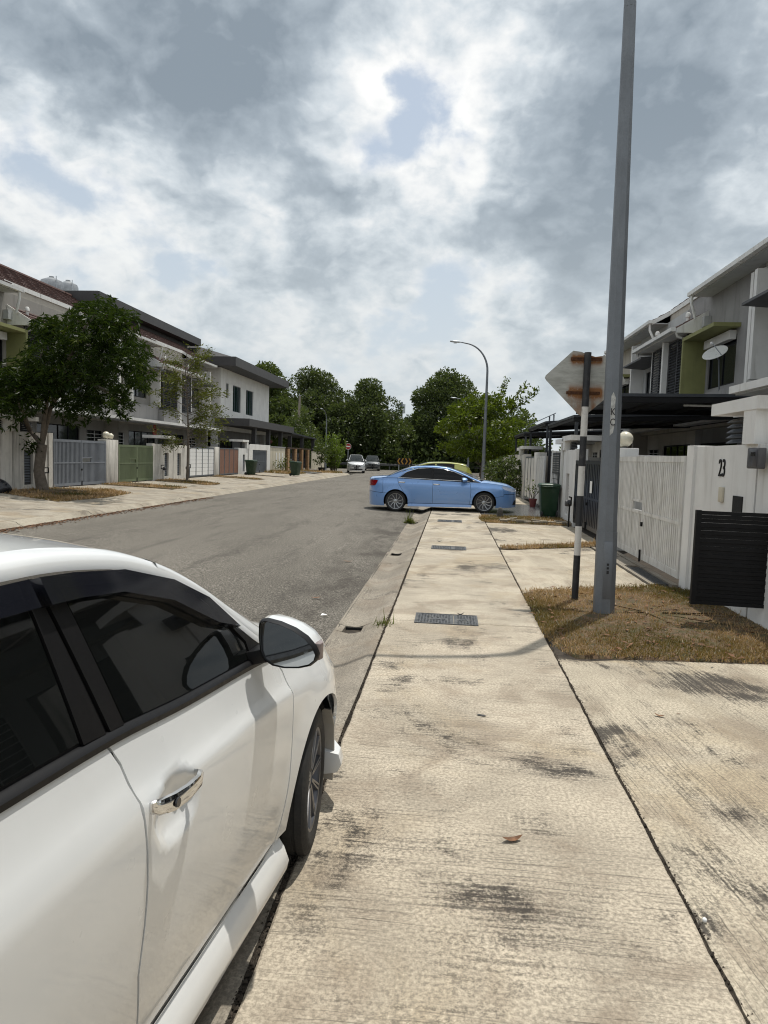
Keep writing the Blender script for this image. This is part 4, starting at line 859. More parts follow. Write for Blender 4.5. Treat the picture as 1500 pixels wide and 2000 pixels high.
    for sd in (1, -1):          # pillars beside both screens
        for nm, fn, yend, ybase in (('front_pillar', screen, y1, c['a_base']), ('rear_pillar_edge', back, y0, c['c_base'])):
            mb = MB(); L = []
            for u in np.linspace(0, 1, 24):
                p = Vector(fn(u, 1 if sd > 0 else 0)); y = (y1-.10 if nm == 'front_pillar' else y0+c.get('rear_curve', .06)); y = y+(ybase-y)*u
                z = max(float(s.rail(y)), belt(y)); x = float(s.up(y, z)[0]); q = Vector((sd*(x+.002), y, z)); mid = (p+q)/2+Vector((sd*.012, 0, .012))
                L.append([tuple(p+Vector((-sd*.02, 0, -.004))), tuple(p+Vector((0, 0, .005))), tuple(mid), tuple(q+Vector((0, 0, .008))), tuple(q+Vector((-sd*.012, 0, -.02)))])
            mb.loft(L, caps=False, closed=False); mb.build(nm, MAT[c.get('a_mat', c['paint'])] if nm == 'front_pillar' else P, t, smooth=70)
    # seats, dashboard, steering wheel
    fl = c['z_low']+.12
    for sd in (1, -1):
        for sy in (-1.25, -2.05):
            m = MB(); m.box(sd*.36-.24, sd*.36+.24, sy-.22, sy+.28, fl, fl+.30); m.hexa([(sd*.36-.23, sy-.34, fl+.25), (sd*.36+.23, sy-.34, fl+.25), (sd*.36+.23, sy-.18, fl+.25), (sd*.36-.23, sy-.18, fl+.25), (sd*.36-.19, sy-.52, fl+.78), (sd*.36+.19, sy-.52, fl+.78), (sd*.36+.19, sy-.40, fl+.78), (sd*.36-.19, sy-.40, fl+.78)])
            m.box(sd*.36-.12, sd*.36+.12, sy-.56, sy-.46, fl+.80, fl+.98); m.build('seat', MAT['satin_black'], t, bevel=.03)
    m = MB(); m.box(-s.W+.12, s.W-.12, -.62, -.05, fl+.35, belt(-.5)-.03); m.build('dashboard', MAT['black_plastic'], t, bevel=.03)
    m = MB(); L = []
    for a in np.linspace(0, 2*math.pi, 25)[:-1]: L.append([(.36+(.185+.014*math.cos(b))*math.cos(a), -.78-.35*(.185)*math.sin(a)+.014*math.sin(b)*.9, belt(-.6)+.0+(.185+.014*math.cos(b))*math.sin(a)*.92) for b in np.linspace(0, 2*math.pi, 7)[:-1]])
    L.append(L[0]); m.loft(L, caps=False); m.box(.34, .38, -.80, -.76, belt(-.6)-.18, belt(-.6)+.02); m.box(.18, .54, -.80, -.77, belt(-.6)-.02, belt(-.6)+.03); m.build('steering_wheel', MAT['black_plastic'], t, smooth=40)
    if c.get('plate'): q = c['plate']; m = MB(); m.box(-.22, .22, s.nose-.02, s.nose+.012, q-.05, q+.06); m.build('number_plate', MAT['gloss_black'], t)
    t.location = loc; t.rotation_euler = (0, 0, rz); return t, s
PROF = [(-.3, .90), (0, .945), (.12, .967), (.35, .992), (.55, 1.0), (.72, .997), (.795, .991), (.808, .988), (.822, .978), (.84, .967), (1.0, .915)]
SEDAN_A = dict(nose=.86, tail=-3.56, mid=-1.3, W=.853, plan_f=.05, plan_r=-2.7, pf=2.4, qf=2.0, wb=2.55, r=.302, rr=.212, arch=.362, z0=.22, flare=.016,
    belt=[(-3.56, .96), (-3.3, 1.01), (-2.9, 1.065), (-2.3, 1.075), (-1.73, 1.058), (-1.41, 1.044), (-1.09, 1.012), (-.575, .975), (-.3, .945), (.1, .885), (.35, .82), (.6, .735), (.86, .64)], prof=PROF,
    rail=[(-3.0, 1.10), (-2.75, 1.20), (-2.45, 1.325), (-2.1, 1.41), (-1.75, 1.436), (-1.5, 1.433), (-1.2, 1.402), (-.98, 1.342), (-.81, 1.262), (-.63, 1.132), (-.45, 1.015), (-.28, .953), (-.1, .92), (.1, .895)],
    roof=[(-2.6, 1.375), (-2.2, 1.45), (-1.8, 1.488), (-1.4, 1.486), (-1.1, 1.455), (-.8, 1.39)], tumble=.30, paint='paint_white', skirt=.025, chrome_sill=True, fine=True, rim_mat='alloy_dark',
    gapB=[(-1.36, .272), (-1.368, .345), (-1.390, .484), (-1.375, .597), (-1.366, .69), (-1.365, .77), (-1.375, .89), (-1.391, .982), (-1.411, 1.022), (-1.428, 1.044)],
    gapF=[(-.45, .272), (-.425, .35), (-.385, .50), (-.362, .66), (-.345, .80), (-.352, .885), (-.385, .93), (-.42, .955)],
    gapR=[(-2.30, .56), (-2.34, .70), (-2.36, .80), (-2.42, .93), (-2.47, 1.07)],
    sill=.272, z_low=.135, bump_f=.46, bump_fz=.46, bump_r=-3.12, bump_rz=.56, nose_z=.52,
    headlight=[(.34, .72), (.50, .62), (.70, .585), (.76, .62), (.66, .67), (.42, .77)], taillight=[(-3.25, .80), (-3.53, .78), (-3.54, .90), (-3.30, .96), (-3.12, .95)], grille=[(.80, .30), (.8595, .30), (.8595, .46), (.82, .46)], intake=[(.62, .24), (.76, .24), (.78, .36), (.66, .36)],
    house=[(-.36, .957), (-.575, .977), (-1.09, 1.014), (-1.41, 1.046), (-1.73, 1.06), (-2.45, 1.076), (-2.62, 1.135), (-2.40, 1.275), (-2.1, 1.385), (-1.75, 1.418), (-1.5, 1.416), (-1.2, 1.388), (-.98, 1.328), (-.81, 1.246), (-.63, 1.116), (-.46, 1.01)],
    windows=[('f', [(-.597, .998), (-1.09, 1.03), (-1.338, 1.056), (-1.422, 1.385), (-1.2, 1.360), (-.98, 1.298), (-.80, 1.205), (-.66, 1.10), (-.60, 1.05)]), ('r', [(-1.499, 1.073), (-1.95, 1.09), (-2.30, 1.095), (-2.28, 1.23), (-2.05, 1.345), (-1.75, 1.378), (-1.534, 1.385)])],
    pillars=[[(-1.342, 1.052), (-1.402, 1.056), (-1.487, 1.39), (-1.425, 1.388)], [(-1.412, 1.057), (-1.497, 1.064), (-1.534, 1.388), (-1.494, 1.392)], [(-.40, .965), (-.590, .985), (-.600, 1.055), (-.66, 1.11), (-.74, 1.19), (-.64, 1.115), (-.47, 1.01)]],
    c_pillar=[[(-2.32, 1.08), (-2.9, 1.08), (-2.72, 1.175), (-2.45, 1.31), (-2.15, 1.392), (-2.08, 1.365), (-2.30, 1.235)]],
    visors=[[(-.655, 1.113), (-.81, 1.240), (-.98, 1.322), (-1.2, 1.384), (-1.40, 1.408), (-1.512, 1.415), (-1.500, 1.352), (-1.40, 1.348), (-1.235, 1.331), (-1.017, 1.268), (-.80, 1.158)], [(-1.540, 1.416), (-1.80, 1.414), (-2.1, 1.380), (-2.3, 1.285), (-2.27, 1.245), (-2.05, 1.325), (-1.8, 1.358), (-1.528, 1.354)]],
    belt_strip=(-2.32, -.40), roof_y=(-2.35, -.90), a_base=-.28, hood_y=(.06, .855), cowl_curve=.31, hood=[(-.3, 1.0), (0, .975), (.3, .91), (.6, .80), (.8, .70), (.86, .645)], trunk_y=(-3.555, -2.86), trunk=[(-3.56, .98), (-3.4, 1.06), (-3.0, 1.10), (-2.8, 1.12)],
    screen_y=.05, screen_curve=.30, screen_z=1.0, c_base=-2.92, back_y=-2.98, back_curve=.12, back_z=1.10,
    handles=[(-1.235, .856), (-2.12, .87)], recess=[(-1.218, .805), (-2.09, .83)], hslope=-.05, mirror=(-.565, 1.06, .205, .158), style='dual', steer=.16)
car_w, carS = make_car(SEDAN_A, 'white sedan parked half on the kerb in the left foreground, seen from its side', (-1.36, 2.92, -.035), -.11, name='car')
# mud guard strip and lip of the front bumper kit
for sd in (1, -1):
    m = MB(); m.loft([[(sd*a, y+b, z) for a, b in ((.765, .01), (xo, 0), (xo, .012), (.765, .022))] for xo, y, z in ((.812, .30, .50), (.822, .322, .42), (.826, .325, .26), (.822, .32, .15))]); m.build('arch_liner', MAT['beige'], None).parent = car_w
    m = MB(); m.loft([[(sd*(.80+a), y, z) for a, z in ((-.03, .18), (w_, .20), (w_+.02, .24), (w_+.005, .29), (-.03, .30))] for y, w_ in ((.300, .050), (.38, .040), (.48, -.03))]); m.build('bumper_lip', MAT['paint_white'], None, bevel=.004).parent = car_w
SEDAN_B = dict(nose=1.07, tail=-3.70, mid=-1.4, W=.91, plan_f=.30, plan_r=-2.75, pf=2.9, qf=2.0, pr=3.4, qr=2.2, wb=2.79, r=.325, rr=.248, arch=.375, z0=.22, flare=.02,
    belt=[(-3.70, .98), (-3.5, 1.035), (-3.2, 1.06), (-2.7, 1.055), (-2.2, 1.04), (-1.64, 1.015), (-1.0, .985), (-.5, .965), (0, .945), (.4, .905), (.7, .855), (.95, .775), (1.07, .70)], prof=PROF,
    rail=[(-3.3, 1.06), (-3.0, 1.125), (-2.7, 1.25), (-2.4, 1.345), (-2.1, 1.395), (-1.7, 1.412), (-1.3, 1.385), (-.94, 1.30), (-.6, 1.165), (-.3, 1.03), (-.1, .96), (.2, .93)],
    roof=[(-2.6, 1.375), (-2.3, 1.43), (-1.9, 1.46), (-1.6, 1.465), (-1.3, 1.445), (-.9, 1.375)], tumble=.32, paint='paint_blue', skirt=.012,
    gapB=[(-1.62, .27), (-1.62, .5), (-1.63, .8), (-1.637, 1.012)], gapF=[(-.46, .27), (-.43, .5), (-.42, .7), (-.44, .90), (-.46, .962)], gapR=[(-2.50, .57), (-2.60, .72), (-2.68, .85), (-2.72, .95), (-2.73, 1.05)],
    sill=.27, z_low=.17, bump_f=.60, bump_fz=.50, bump_r=-3.20, bump_rz=.58, nose_z=.58,
    headlight=[(.52, .82), (.64, .73), (.86, .665), (1.0, .66), (1.0, .73), (.86, .785), (.60, .86)], taillight=[(-3.45, .80), (-3.68, .78), (-3.695, .90), (-3.62, .985), (-3.42, .99), (-3.36, .96)], grille=[(1.035, .58), (1.0695, .58), (1.0695, .70), (1.04, .715)], intake=[(.90, .25), (1.03, .25), (1.045, .40), (.96, .40)],
    house=[(-.34, .975), (-1.0, .99), (-1.64, 1.02), (-2.3, 1.045), (-2.78, 1.06), (-2.6, 1.19), (-2.4, 1.285), (-2.1, 1.365), (-1.7, 1.395), (-1.3, 1.368), (-.94, 1.283), (-.6, 1.148), (-.38, 1.04)],
    windows=[('f', [(-.60, 1.0), (-1.0, 1.01), (-1.60, 1.035), (-1.60, 1.372), (-1.3, 1.345), (-.96, 1.255), (-.68, 1.12)]), ('r', [(-1.67, 1.035), (-2.3, 1.06), (-2.66, 1.07), (-2.45, 1.23), (-2.1, 1.345), (-1.67, 1.375)])],
    pillars=[[(-1.60, 1.03), (-1.67, 1.033), (-1.67, 1.385), (-1.60, 1.385)]], c_pillar=[[(-2.70, 1.062), (-3.25, 1.062), (-3.0, 1.115), (-2.7, 1.22), (-2.4, 1.31), (-2.1, 1.375), (-2.1, 1.352), (-2.45, 1.24)]],
    belt_strip=(-2.68, -.45), roof_y=(-2.35, -1.0), a_base=-.12, hood_y=(.05, 1.065), cowl_curve=.22, hood=[(-.3, 1.03), (0, 1.02), (.36, .975), (.71, .915), (.96, .80), (1.07, .71)], trunk_y=(-3.695, -2.98), trunk=[(-3.70, 1.02), (-3.6, 1.075), (-3.14, 1.115), (-2.95, 1.13)],
    screen_y=-.02, screen_curve=.24, screen_z=1.035, c_base=-3.08, back_y=-3.08, back_curve=.10, back_z=1.115,
    handles=[(-1.50, .875), (-2.60, .925)], mirror=(-.66, 1.05, .19, .13), mirror_chrome=False, style='ten', fine=False, glass='tint_dark', chrome_line=[(-.50, .985), (-1.0, 1.0), (-1.64, 1.028), (-2.3, 1.052), (-2.72, 1.066), (-2.58, 1.18), (-2.4, 1.268), (-2.1, 1.358), (-1.7, 1.388), (-1.3, 1.36), (-.95, 1.272), (-.66, 1.15)])
# rear wheels on the road, front on the driveway: nose towards the houses on the right
pf_, pr_ = G(947, 1003, .01), G(768, 1001, -.05)
ang = math.atan2(pf_[1]-pr_[1], pf_[0]-pr_[0])
car_b, _ = make_car(SEDAN_B, 'light blue sedan parked across the pavement with its nose to a gate', (0, 0, 0), 0)
BX, BY = 1.05, 22.75
car_b.location = (BX, BY, -.012); car_b.rotation_euler = (rad(.9), 0, -math.pi/2+rad(1.0))
CARRIER = dict({k_: v_ for k_, v_ in SEDAN_B.items() if k_ != 'chrome_line'}, nose=.82, tail=-3.35, W=.82, plan_f=.2, plan_r=-2.9, wb=2.66, r=.31, rr=.20, arch=.37, paint='paint_silver', style='far', skirt=.0, mid=-1.2,
    belt=[(-3.35, 1.05), (-3.1, 1.12), (-2.2, 1.10), (-1.5, 1.08), (-.7, 1.03), (0, .99), (.4, .92), (.7, .80), (.82, .72)], rail=[(-3.3, 1.25), (-3.1, 1.48), (-2.8, 1.60), (-2.0, 1.635), (-1.4, 1.63), (-.9, 1.57), (-.5, 1.40), (-.1, 1.18), (.1, 1.02), (.3, .97)],
    roof=[(-3.2, 1.60), (-2.6, 1.67), (-1.8, 1.69), (-1.2, 1.675), (-.8, 1.62)], gapB=[(-1.4, .30), (-1.4, .7), (-1.42, 1.08)], gapF=[(-.50, .30), (-.45, .6), (-.45, 1.0)], gapR=[(-2.32, .58), (-2.38, .8), (-2.42, 1.1)], bump_f=.44, bump_fz=.50, bump_r=-3.0, bump_rz=.58, nose_z=.56, sill=.30, z_low=.20,
    headlight=[(.42, .80), (.60, .68), (.74, .66), (.70, .76), (.5, .86)], taillight=[(-3.2, .85), (-3.33, .85), (-3.33, 1.05), (-3.2, 1.05)], grille=[(.76, .60), (.8195, .59), (.8195, .68), (.78, .69)], intake=[(.66, .30), (.8195, .28), (.8195, .40), (.70, .40)],
    house=[(-.25, 1.02), (-1.4, 1.09), (-2.6, 1.12), (-3.2, 1.16), (-3.0, 1.48), (-2.7, 1.58), (-2.0, 1.61), (-1.3, 1.60), (-.9, 1.53), (-.5, 1.36)], windows=[('f', [(-.55, 1.07), (-1.36, 1.11), (-1.36, 1.56), (-.95, 1.49), (-.62, 1.33)]), ('r', [(-1.44, 1.11), (-2.35, 1.14), (-2.35, 1.58), (-1.44, 1.58)])], pillars=[], c_pillar=[],
    belt_strip=(-2.9, -.4), roof_y=(-3.05, -.95), a_base=.02, hood_y=(.22, .815), cowl_curve=.15, hood=[(-.1, 1.09), (.1, 1.06), (.4, .99), (.7, .86), (.82, .73)], trunk_y=(-3.345, -3.1), trunk=[(-3.35, 1.06), (-3.0, 1.14)], screen_y=.16, screen_curve=.16, screen_z=1.08, c_base=-3.2, back_y=-3.28, back_curve=.05, back_z=1.13, handles=[(-1.25, .93), (-2.2, .95)], mirror=(-.45, 1.14, .19, .16), plate=.47)
p = G(677, 923.5, -.03); car_m, _ = make_car(CARRIER, 'silver people carrier parked at the far left kerb facing the camera', (p[0]+.75, p[1]+1.2, -.035), math.pi+rad(9), name='car')
p = G(706, 920, -.03)
SUV = dict(CARRIER, paint='paint_dark', W=.86)
car_s, _ = make_car(SUV, 'dark grey tall car parked right behind the silver people carrier', (p[0]+.75, p[1]+4.0, -.035), math.pi+rad(8), name='car')
car_s.scale = (1.06, 1.06, 1.08); car_m.scale = (1.08, 1.08, 1.08)
HATCH = dict(CARRIER, paint='paint_lime', tail=-3.0, wb=2.44, plan_r=-2.5, belt=[(-3.0, 1.0), (-2.7, 1.05), (-1.5, 1.0), (-.7, .96), (0, .92), (.4, .86), (.7, .76), (.82, .70)], rail=[(-2.95, 1.15), (-2.75, 1.33), (-2.4, 1.43), (-1.8, 1.47), (-1.4, 1.46), (-.9, 1.39), (-.5, 1.22), (-.1, 1.03), (.1, .95), (.3, .90)], roof=[(-2.8, 1.42), (-2.4, 1.50), (-1.8, 1.535), (-1.2, 1.515), (-.8, 1.45)],
    house=[(-.25, .97), (-1.4, 1.01), (-2.3, 1.05), (-2.6, 1.10), (-2.6, 1.33), (-2.3, 1.41), (-1.8, 1.45), (-1.3, 1.43), (-.9, 1.35), (-.5, 1.19)], windows=[('f', [(-.55, 1.0), (-1.36, 1.03), (-1.36, 1.40), (-.95, 1.32), (-.62, 1.17)]), ('r', [(-1.44, 1.03), (-2.2, 1.07), (-2.2, 1.39), (-1.44, 1.42)])], pillar_mat='paint_lime', pillars=[[(-1.36, 1.02), (-1.44, 1.02), (-1.44, 1.43), (-1.36, 1.43)]], c_pillar=[[(-2.2, 1.04), (-2.95, 1.06), (-2.9, 1.15), (-2.72, 1.32), (-2.4, 1.42), (-2.2, 1.43)]],
    gapR=[(-2.10, .58), (-2.18, .8), (-2.22, 1.03)], gapB=[(-1.4, .30), (-1.4, .7), (-1.41, 1.0)], gapF=[(-.50, .30), (-.45, .6), (-.46, .95)], bump_r=-2.7, taillight=[(-2.85, .85), (-2.98, .85), (-2.98, 1.0), (-2.85, 1.02)], trunk_y=(-2.995, -2.75), trunk=[(-3.0, 1.01), (-2.7, 1.07)], c_base=-2.85, back_y=-2.92, back_curve=.05, back_z=1.06, roof_y=(-2.7, -.95), belt_strip=(-2.5, -.4))
car_l, _ = make_car(HATCH, 'yellow-green hatchback parked behind the blue sedan, only its roof showing', (-2.05, 30.5, -.01), math.pi/2-rad(2), name='car')
# ------------------------------------------------------------------ houses, gates and front walls
XGR, XGL, LOT = 3.25, -14.0, 6.45
class Lot:
    """one house lot: u runs from the shared party line, v from the gate line back into the lot"""
    def __init__(s, side, yp, d, vf, zg): s.side, s.yp, s.d, s.vf, s.zg = side, yp, d, vf, zg; s.xg = XGR if side > 0 else XGL
    def X(s, v): return s.xg+s.side*v
    def Y(s, u): return s.yp+s.d*u
    def bx(s, mb, u0, u1, v0, v1, z0, z1): return mb.box(s.X(v0), s.X(v1), s.Y(u0), s.Y(u1), z0, z1)
    def b(s, name, mat, par, *a, bevel=0): return s.bx(MB(), *a).build(name, MAT[mat], par, bevel=bevel)
    def P(s, u, v, z): return (s.X(v), s.Y(u), z)
    def prof(s, mb, pts, u0, u1):        # profile in (v, z) swept along u
        return mb.loft([[s.P(u, v, z) for v, z in pts] for u in (u0, u1)])
def holes_wall(L, mb, u0, u1, z0, z1, v0, v1, holes):
    us = sorted({u0, u1}|{h[0] for h in holes}|{h[1] for h in holes}); zs = sorted({z0, z1}|{h[2] for h in holes}|{h[3] for h in holes})
    for a, b in zip(us[:-1], us[1:]):
        for c, d in zip(zs[:-1], zs[1:]):
            if not any(a >= h[0]-1e-6 and b <= h[1]+1e-6 and c >= h[2]-1e-6 and d <= h[3]+1e-6 for h in holes): L.bx(mb, a, b, v0, v1, c, d)
def window(L, par, u0, u1, z0, z1, v, glass='house_glass', frame='black_metal', n=2, grille=0):
    f = .05; m = MB(); L.bx(m, u0, u1, v, v+.07, z0, z0+f); L.bx(m, u0, u1, v, v+.07, z1-f, z1); L.bx(m, u0, u0+f, v, v+.07, z0+f, z1-f); L.bx(m, u1-f, u1, v, v+.07, z0+f, z1-f)
    for i in range(1, n): u = u0+(u1-u0)*i/n; L.bx(m, u-f/2, u+f/2, v+.002, v+.068, z0+f, z1-f)
    w_ = m.build('window', MAT[frame], par)
    for i in range(n):
        a, b = u0+(u1-u0)*i/n+f*.5, u0+(u1-u0)*(i+1)/n-f*.5
        L.b('pane', glass, w_, a, b, v+.03, v+.038, z0+f, z1-f)
    L.b('curtain', 'curtain', w_, u0+f, u0+(u1-u0)*.33, v+.12, v+.14, z0+f, z1-f)
    if grille:
        m = MB(); k = int((z1-z0)/.17)
        for i in range(1, k): z = z0+(z1-z0)*i/k; L.bx(m, u0+.02, u1-.02, v-.06, v-.045, z-.012, z+.012)
        for i in range(0, 3): u = u0+.03+(u1-u0-.06)*i/2; L.bx(m, u-.012, u+.012, v-.07, v-.06, z0+.02, z1-.02)
        m.build('window_grille', MAT['white_trim'], w_)['kind'] = 'stuff'
    return w_
def tiled_roof(L, par, u0, u1, v0, z0, v1, z1, mat='tile', thick=.05):
    n = max(2, int(math.hypot(v1-v0, z1-z0)/.33)); dv, dz = (v1-v0)/n, (z1-z0)/n; mb = MB()
    for i in range(n):                    # overlapping courses, each with a proud butt
        a, b = (v0+dv*i, z0+dz*i), (v0+dv*(i+1.12), z0+dz*(i+1.12)); nu = max(2, int(abs(u1-u0)/.30)); um = [u0+(u1-u0)*k/nu for k in range(nu+1)]
        for k in range(nu):
            g = .012; ua, ub = um[k]+g, um[k+1]-g; h = thick+.012*((k+i) % 2)
            L.prof(mb, [(a[0], a[1]), (a[0]-.01, a[1]+h), (b[0], b[1]+.012), (b[0], b[1]-.02)], ua, ub)
    L.prof(mb, [(v0+.02, z0-.04), (v0+.02, z0+.006), (v1, z1+.006), (v1, z1-.04)], u0, u1)
    o = mb.build('roof', MAT[mat], par); o['kind'] = 'stuff'; return o
def gutter(L, par, u0, u1, v, z, mat='white_trim'):
    m = MB(); L.prof(m, [(v-.15, z-.02), (v-.16, z+.10), (v-.13, z+.10), (v-.125, z), (v-.01, z), (v, z+.10), (v+.012, z+.10), (v+.01, z-.02)], u0, u1); g = m.build('gutter', MAT[mat], par)
    k = max(1, int(abs(u1-u0)/.8)); m = MB()
    for i in range(k+1): u = u0+(u1-u0)*min(.99, max(.01, i/k)); L.bx(m, u-.02, u+.02, v-.165, v+.015, z-.03, z+.104)
    m.build('gutter_bracket', MAT[mat], g)['kind'] = 'stuff'; return g
def louvre(L, par, u0, u1, z0, z1, v):
    m = MB(); f = .05; L.bx(m, u0, u1, v, v+.06, z0, z0+f); L.bx(m, u0, u1, v, v+.06, z1-f, z1)
    for i in range(3): u = u0+(u1-u0-f)*i/2; L.bx(m, u, u+f, v-.004, v+.064, z0, z1)
    fr = m.build('louvre_screen', MAT['dgrey'], par); m = MB(); k = int((z1-z0)/.105)
    for i in range(k):
        z = z0+f+.03+i*(z1-z0-2*f)/k; L.prof(m, [(v-.012, z), (v-.005, z-.012), (v+.06, z+.045), (v+.053, z+.057)], u0+.01, u1-.01)
    m.build('slats', MAT['steel_frame'], fr)['kind'] = 'stuff'
def terrace(side, yp, d, label, typ, vf, zg, slab_v, lower='grey', walls='beige', group='two-storey terrace houses', band='grey_wall', extra=None, roof='tile', ridge=True):
    L = Lot(side, yp, d, vf, zg); h = thing('terrace_house', label, 'house', (L.X(vf), L.Y(LOT/2), zg), group); E_ = .06
    # upper facade with its window openings
    if typ == 'N': holes = [(2.45, 4.75, 4.25, 5.75)]
    else: holes = [(2.9, 5.2, 4.45, 5.75)]
    m = MB(); holes_wall(L, m, 0, LOT, 3.45, 7.42, vf, vf+.2, holes); m.build('upper_wall', MAT['shaded_wall' if side < 0 else walls if typ == 'N' else 'lgrey_wall'], h)
    m = MB(); L.bx(m, 0, LOT, vf+.21, vf+9.5, 3.0, 3.4); L.bx(m, 0, LOT, vf+9.3, vf+9.5, zg-.2, 7.3); m.build('rear_wall', MAT['beige'], h)
    m = MB(); L.prof(m, [(vf-.35, 3.2), (vf+9.5, 3.2), (vf+9.5, 7.3), (vf+5, 9.0), (vf+2.9, 9.1), (vf+.25, 7.35), (vf-.35, 7.1)], LOT-.09, LOT-.002); m.build('party_wall', MAT['white' if side > 0 else 'beige'], h)
    m = MB(); L.prof(m, [(vf-.1, zg-.3), (vf+9.5, zg-.3), (vf+9.5, 3.2), (vf-.1, 3.2)], LOT-.09, LOT-.002); m.build('party_wall', MAT[walls], h)
    L.b('floor', 'wet', h, 0, LOT, .25, vf+9, zg-.25, zg+.01)
    # ground floor, set back under the upper storey
    gv = vf+.55
    m = MB(); holes_wall(L, m, 0, LOT-.1, zg, 3.2, gv, gv+.2, [(.5, 3.9, zg, zg+2.45), (4.5, 6.0, zg+.9, zg+2.3)]); m.build('ground_wall', MAT['shaded_wall' if side < 0 else walls], h)
    window(L, h, .5, 3.9, zg+.02, zg+2.45, gv+.05, n=4, frame='black_metal'); window(L, h, 4.5, 6.0, zg+.9, zg+2.3, gv+.05, grille=1)
    m = MB(); holes_wall(L, m, .5, 6.0, zg+.05, 3.0, gv+3.2, gv+3.3, []); m.build('inner_wall', MAT['dgrey'], h)
    # slab over the porch, grey band above it
    if slab_v is not None:
        L.b('porch_roof', 'white', h, .05, LOT-.05, slab_v, vf-.005, 3.08, 3.22)
        L.b('porch_soffit', 'lgrey_wall', h, .12, LOT-.12, slab_v+.1, vf-.02, 3.05, 3.078)
    L.b('band', band, h, 0, LOT, vf-.36, vf-.004, 3.24, 4.05); L.b('band_foot', 'white', h, 0, LOT, vf-.42, vf-.005, 3.225 if slab_v else 3.1, 3.238)
    # main roof, eave stepped back above the louvred bay
    bay = 2.35; ez, ev, rz_, rv = 7.42, vf-.62, 9.32, vf+2.75; sl = (rz_-ez)/(rv-ev)
    tiled_roof(L, h, bay, LOT+.0, ev, ez+.06, rv, rz_, roof); e2 = vf+.05; tiled_roof(L, h, 0, bay-.03, e2, ez+.06+(e2-ev)*sl, rv, rz_, roof)
    m = MB(); L.prof(m, [(rv, rz_-.03), (rv, rz_+.02), (vf+9.7, 7.3), (vf+9.7, 7.2)], 0, LOT); m.build('rear_roof', MAT[roof], h)
    m = MB(); m.tube([L.P(0, rv, rz_+.03), L.P(LOT, rv, rz_+.03)], .11, 8); m.build('ridge_tiles', MAT[roof], h)
    L.b('soffit', 'lgrey_wall', h, bay, LOT, ev+.02, vf-.005, ez-.06, ez-.02); gutter(L, h, bay-.06, LOT-.02, ev, ez-.02)
    m = MB(); L.prof(m, [(ev-.02, ez-.10), (ev-.02, ez+.07), (e2+.3, ez+.07+(e2+.3-ev)*sl), (e2+.3, ez-.10+(e2+.3-ev)*sl)], bay-.03, bay+.02); m.build('barge_board', MAT['white_trim'], h)
    L.b('fascia', 'white_trim', h, .02, bay-.04, e2-.03, e2+.01, ez-.1+(e2-ev)*sl, ez+.07+(e2-ev)*sl)
    m = MB(); holes_wall(L, m, 0, bay, 7.42, 7.42+(e2-ev)*sl, e2+.02, e2+.2, []); m.build('upper_strip', MAT[walls], h)
    # louvred bay and its own lower roof
    lw = 2.15 if typ == 'N' else 3.05; lz = 6.30
    tiled_roof(L, h, .0, lw, vf-1.05, lz+.05, vf-.0, lz+.62, roof); gutter(L, h, .02 if typ == 'N' else -.03, lw, vf-1.05, lz-.02)
    L.b('bay_soffit', 'white', h, .02, lw-.02, vf-1.03, vf-.005, lz-.07, lz-.02)
    m = MB(); L.prof(m, [(vf-1.02, lz-.1), (vf-1.02, lz+.06), (vf-.002, lz+.66), (vf-.002, lz-.1)], lw-.001, lw+.06); m.build('bay_cheek', MAT['white_trim'], h)
    louvre(L, h, .12, 2.05, 3.95, lz-.12, vf-.62); L.b('bay_floor', 'grey_wall', h, 0, 2.15, vf-.70, vf-.365, 3.24, 3.92)
    L.b('bay_shade_sheet', 'dgrey', h, .1, 2.1, vf-.05, vf-.005, 3.9, lz-.1)  # dark sheet over the wall, painted shade behind the louvres
    m = MB(); m.tube([L.P(lw-.1, vf-1.0, lz-.05), L.P(lw-.1, vf-.95, lz-.2), L.P(lw-.3, vf-.55, lz-.28), L.P(lw-.3, vf-.06, lz-.3)], .045, 8); m.build('rainwater_pipe', MAT['white_trim'], h, smooth=50)
    m = MB(); m.tube([L.P(bay+.12, ev-.06, ez-.02), L.P(bay+.12, ev-.06, ez-.3), L.P(bay+.05, vf-.55, ez-.62), L.P(bay+.05, vf-.5, lz+.32)], .05, 8); m.build('downpipe', MAT['white_trim'], h, smooth=50)
    if d > 0: L.b('party_column', 'white', h, -.09, .09, vf-.82, vf-.63, 3.24, lz-.08)
    if typ == 'N':
        f = .12; m = MB(); vo = vf-.80; L.bx(m, 2.15, 5.0, vo, vf-.003, 5.90, 5.90+f); L.bx(m, 2.15, 2.15+f, vo, vf-.003, 4.06, 5.90); m.build('window_surround', MAT['olive'], h)
        window(L, h, 2.45, 4.75, 4.25, 5.75, vf+.05, n=2); L.b('blind_box', 'white', h, 2.5, 4.7, vf-.2, vf-.004, 5.58, 5.85)
        L.b('air_brick', 'lgrey_wall', h, 2.2, 2.45, vf-.22, vf-.004, 6.38, 6.72)
    else:
        window(L, h, 2.9, 5.2, 4.45, 5.75, vf+.05, n=2); m = MB(); L.prof(m, [(vf-.003, 5.92), (vf-.95, 5.98), (vf-.95, 6.05), (vf-.003, 6.16)], 2.5, 5.5); m.build('window_hood', MAT['dgrey'], h)
        L.b('fin_wall', 'white', h, 5.62, 5.80, vf-.55, vf-.003, 3.25+.82, 7.0); L.b('fin_wall', 'white', h, 2.30, 2.42, vf-.55, vf-.003, 4.06, 6.3)
    m = MB(); m.lathe([(.055, 0), (.055, .18), (.085, .20), (.085, .30), (.05, .36), (.001, .37)], 12, L.P(1.8, vf-.55, lz+.30)); m.build('vent_cowl', MAT['white_trim'], h, smooth=40)
    return L, h
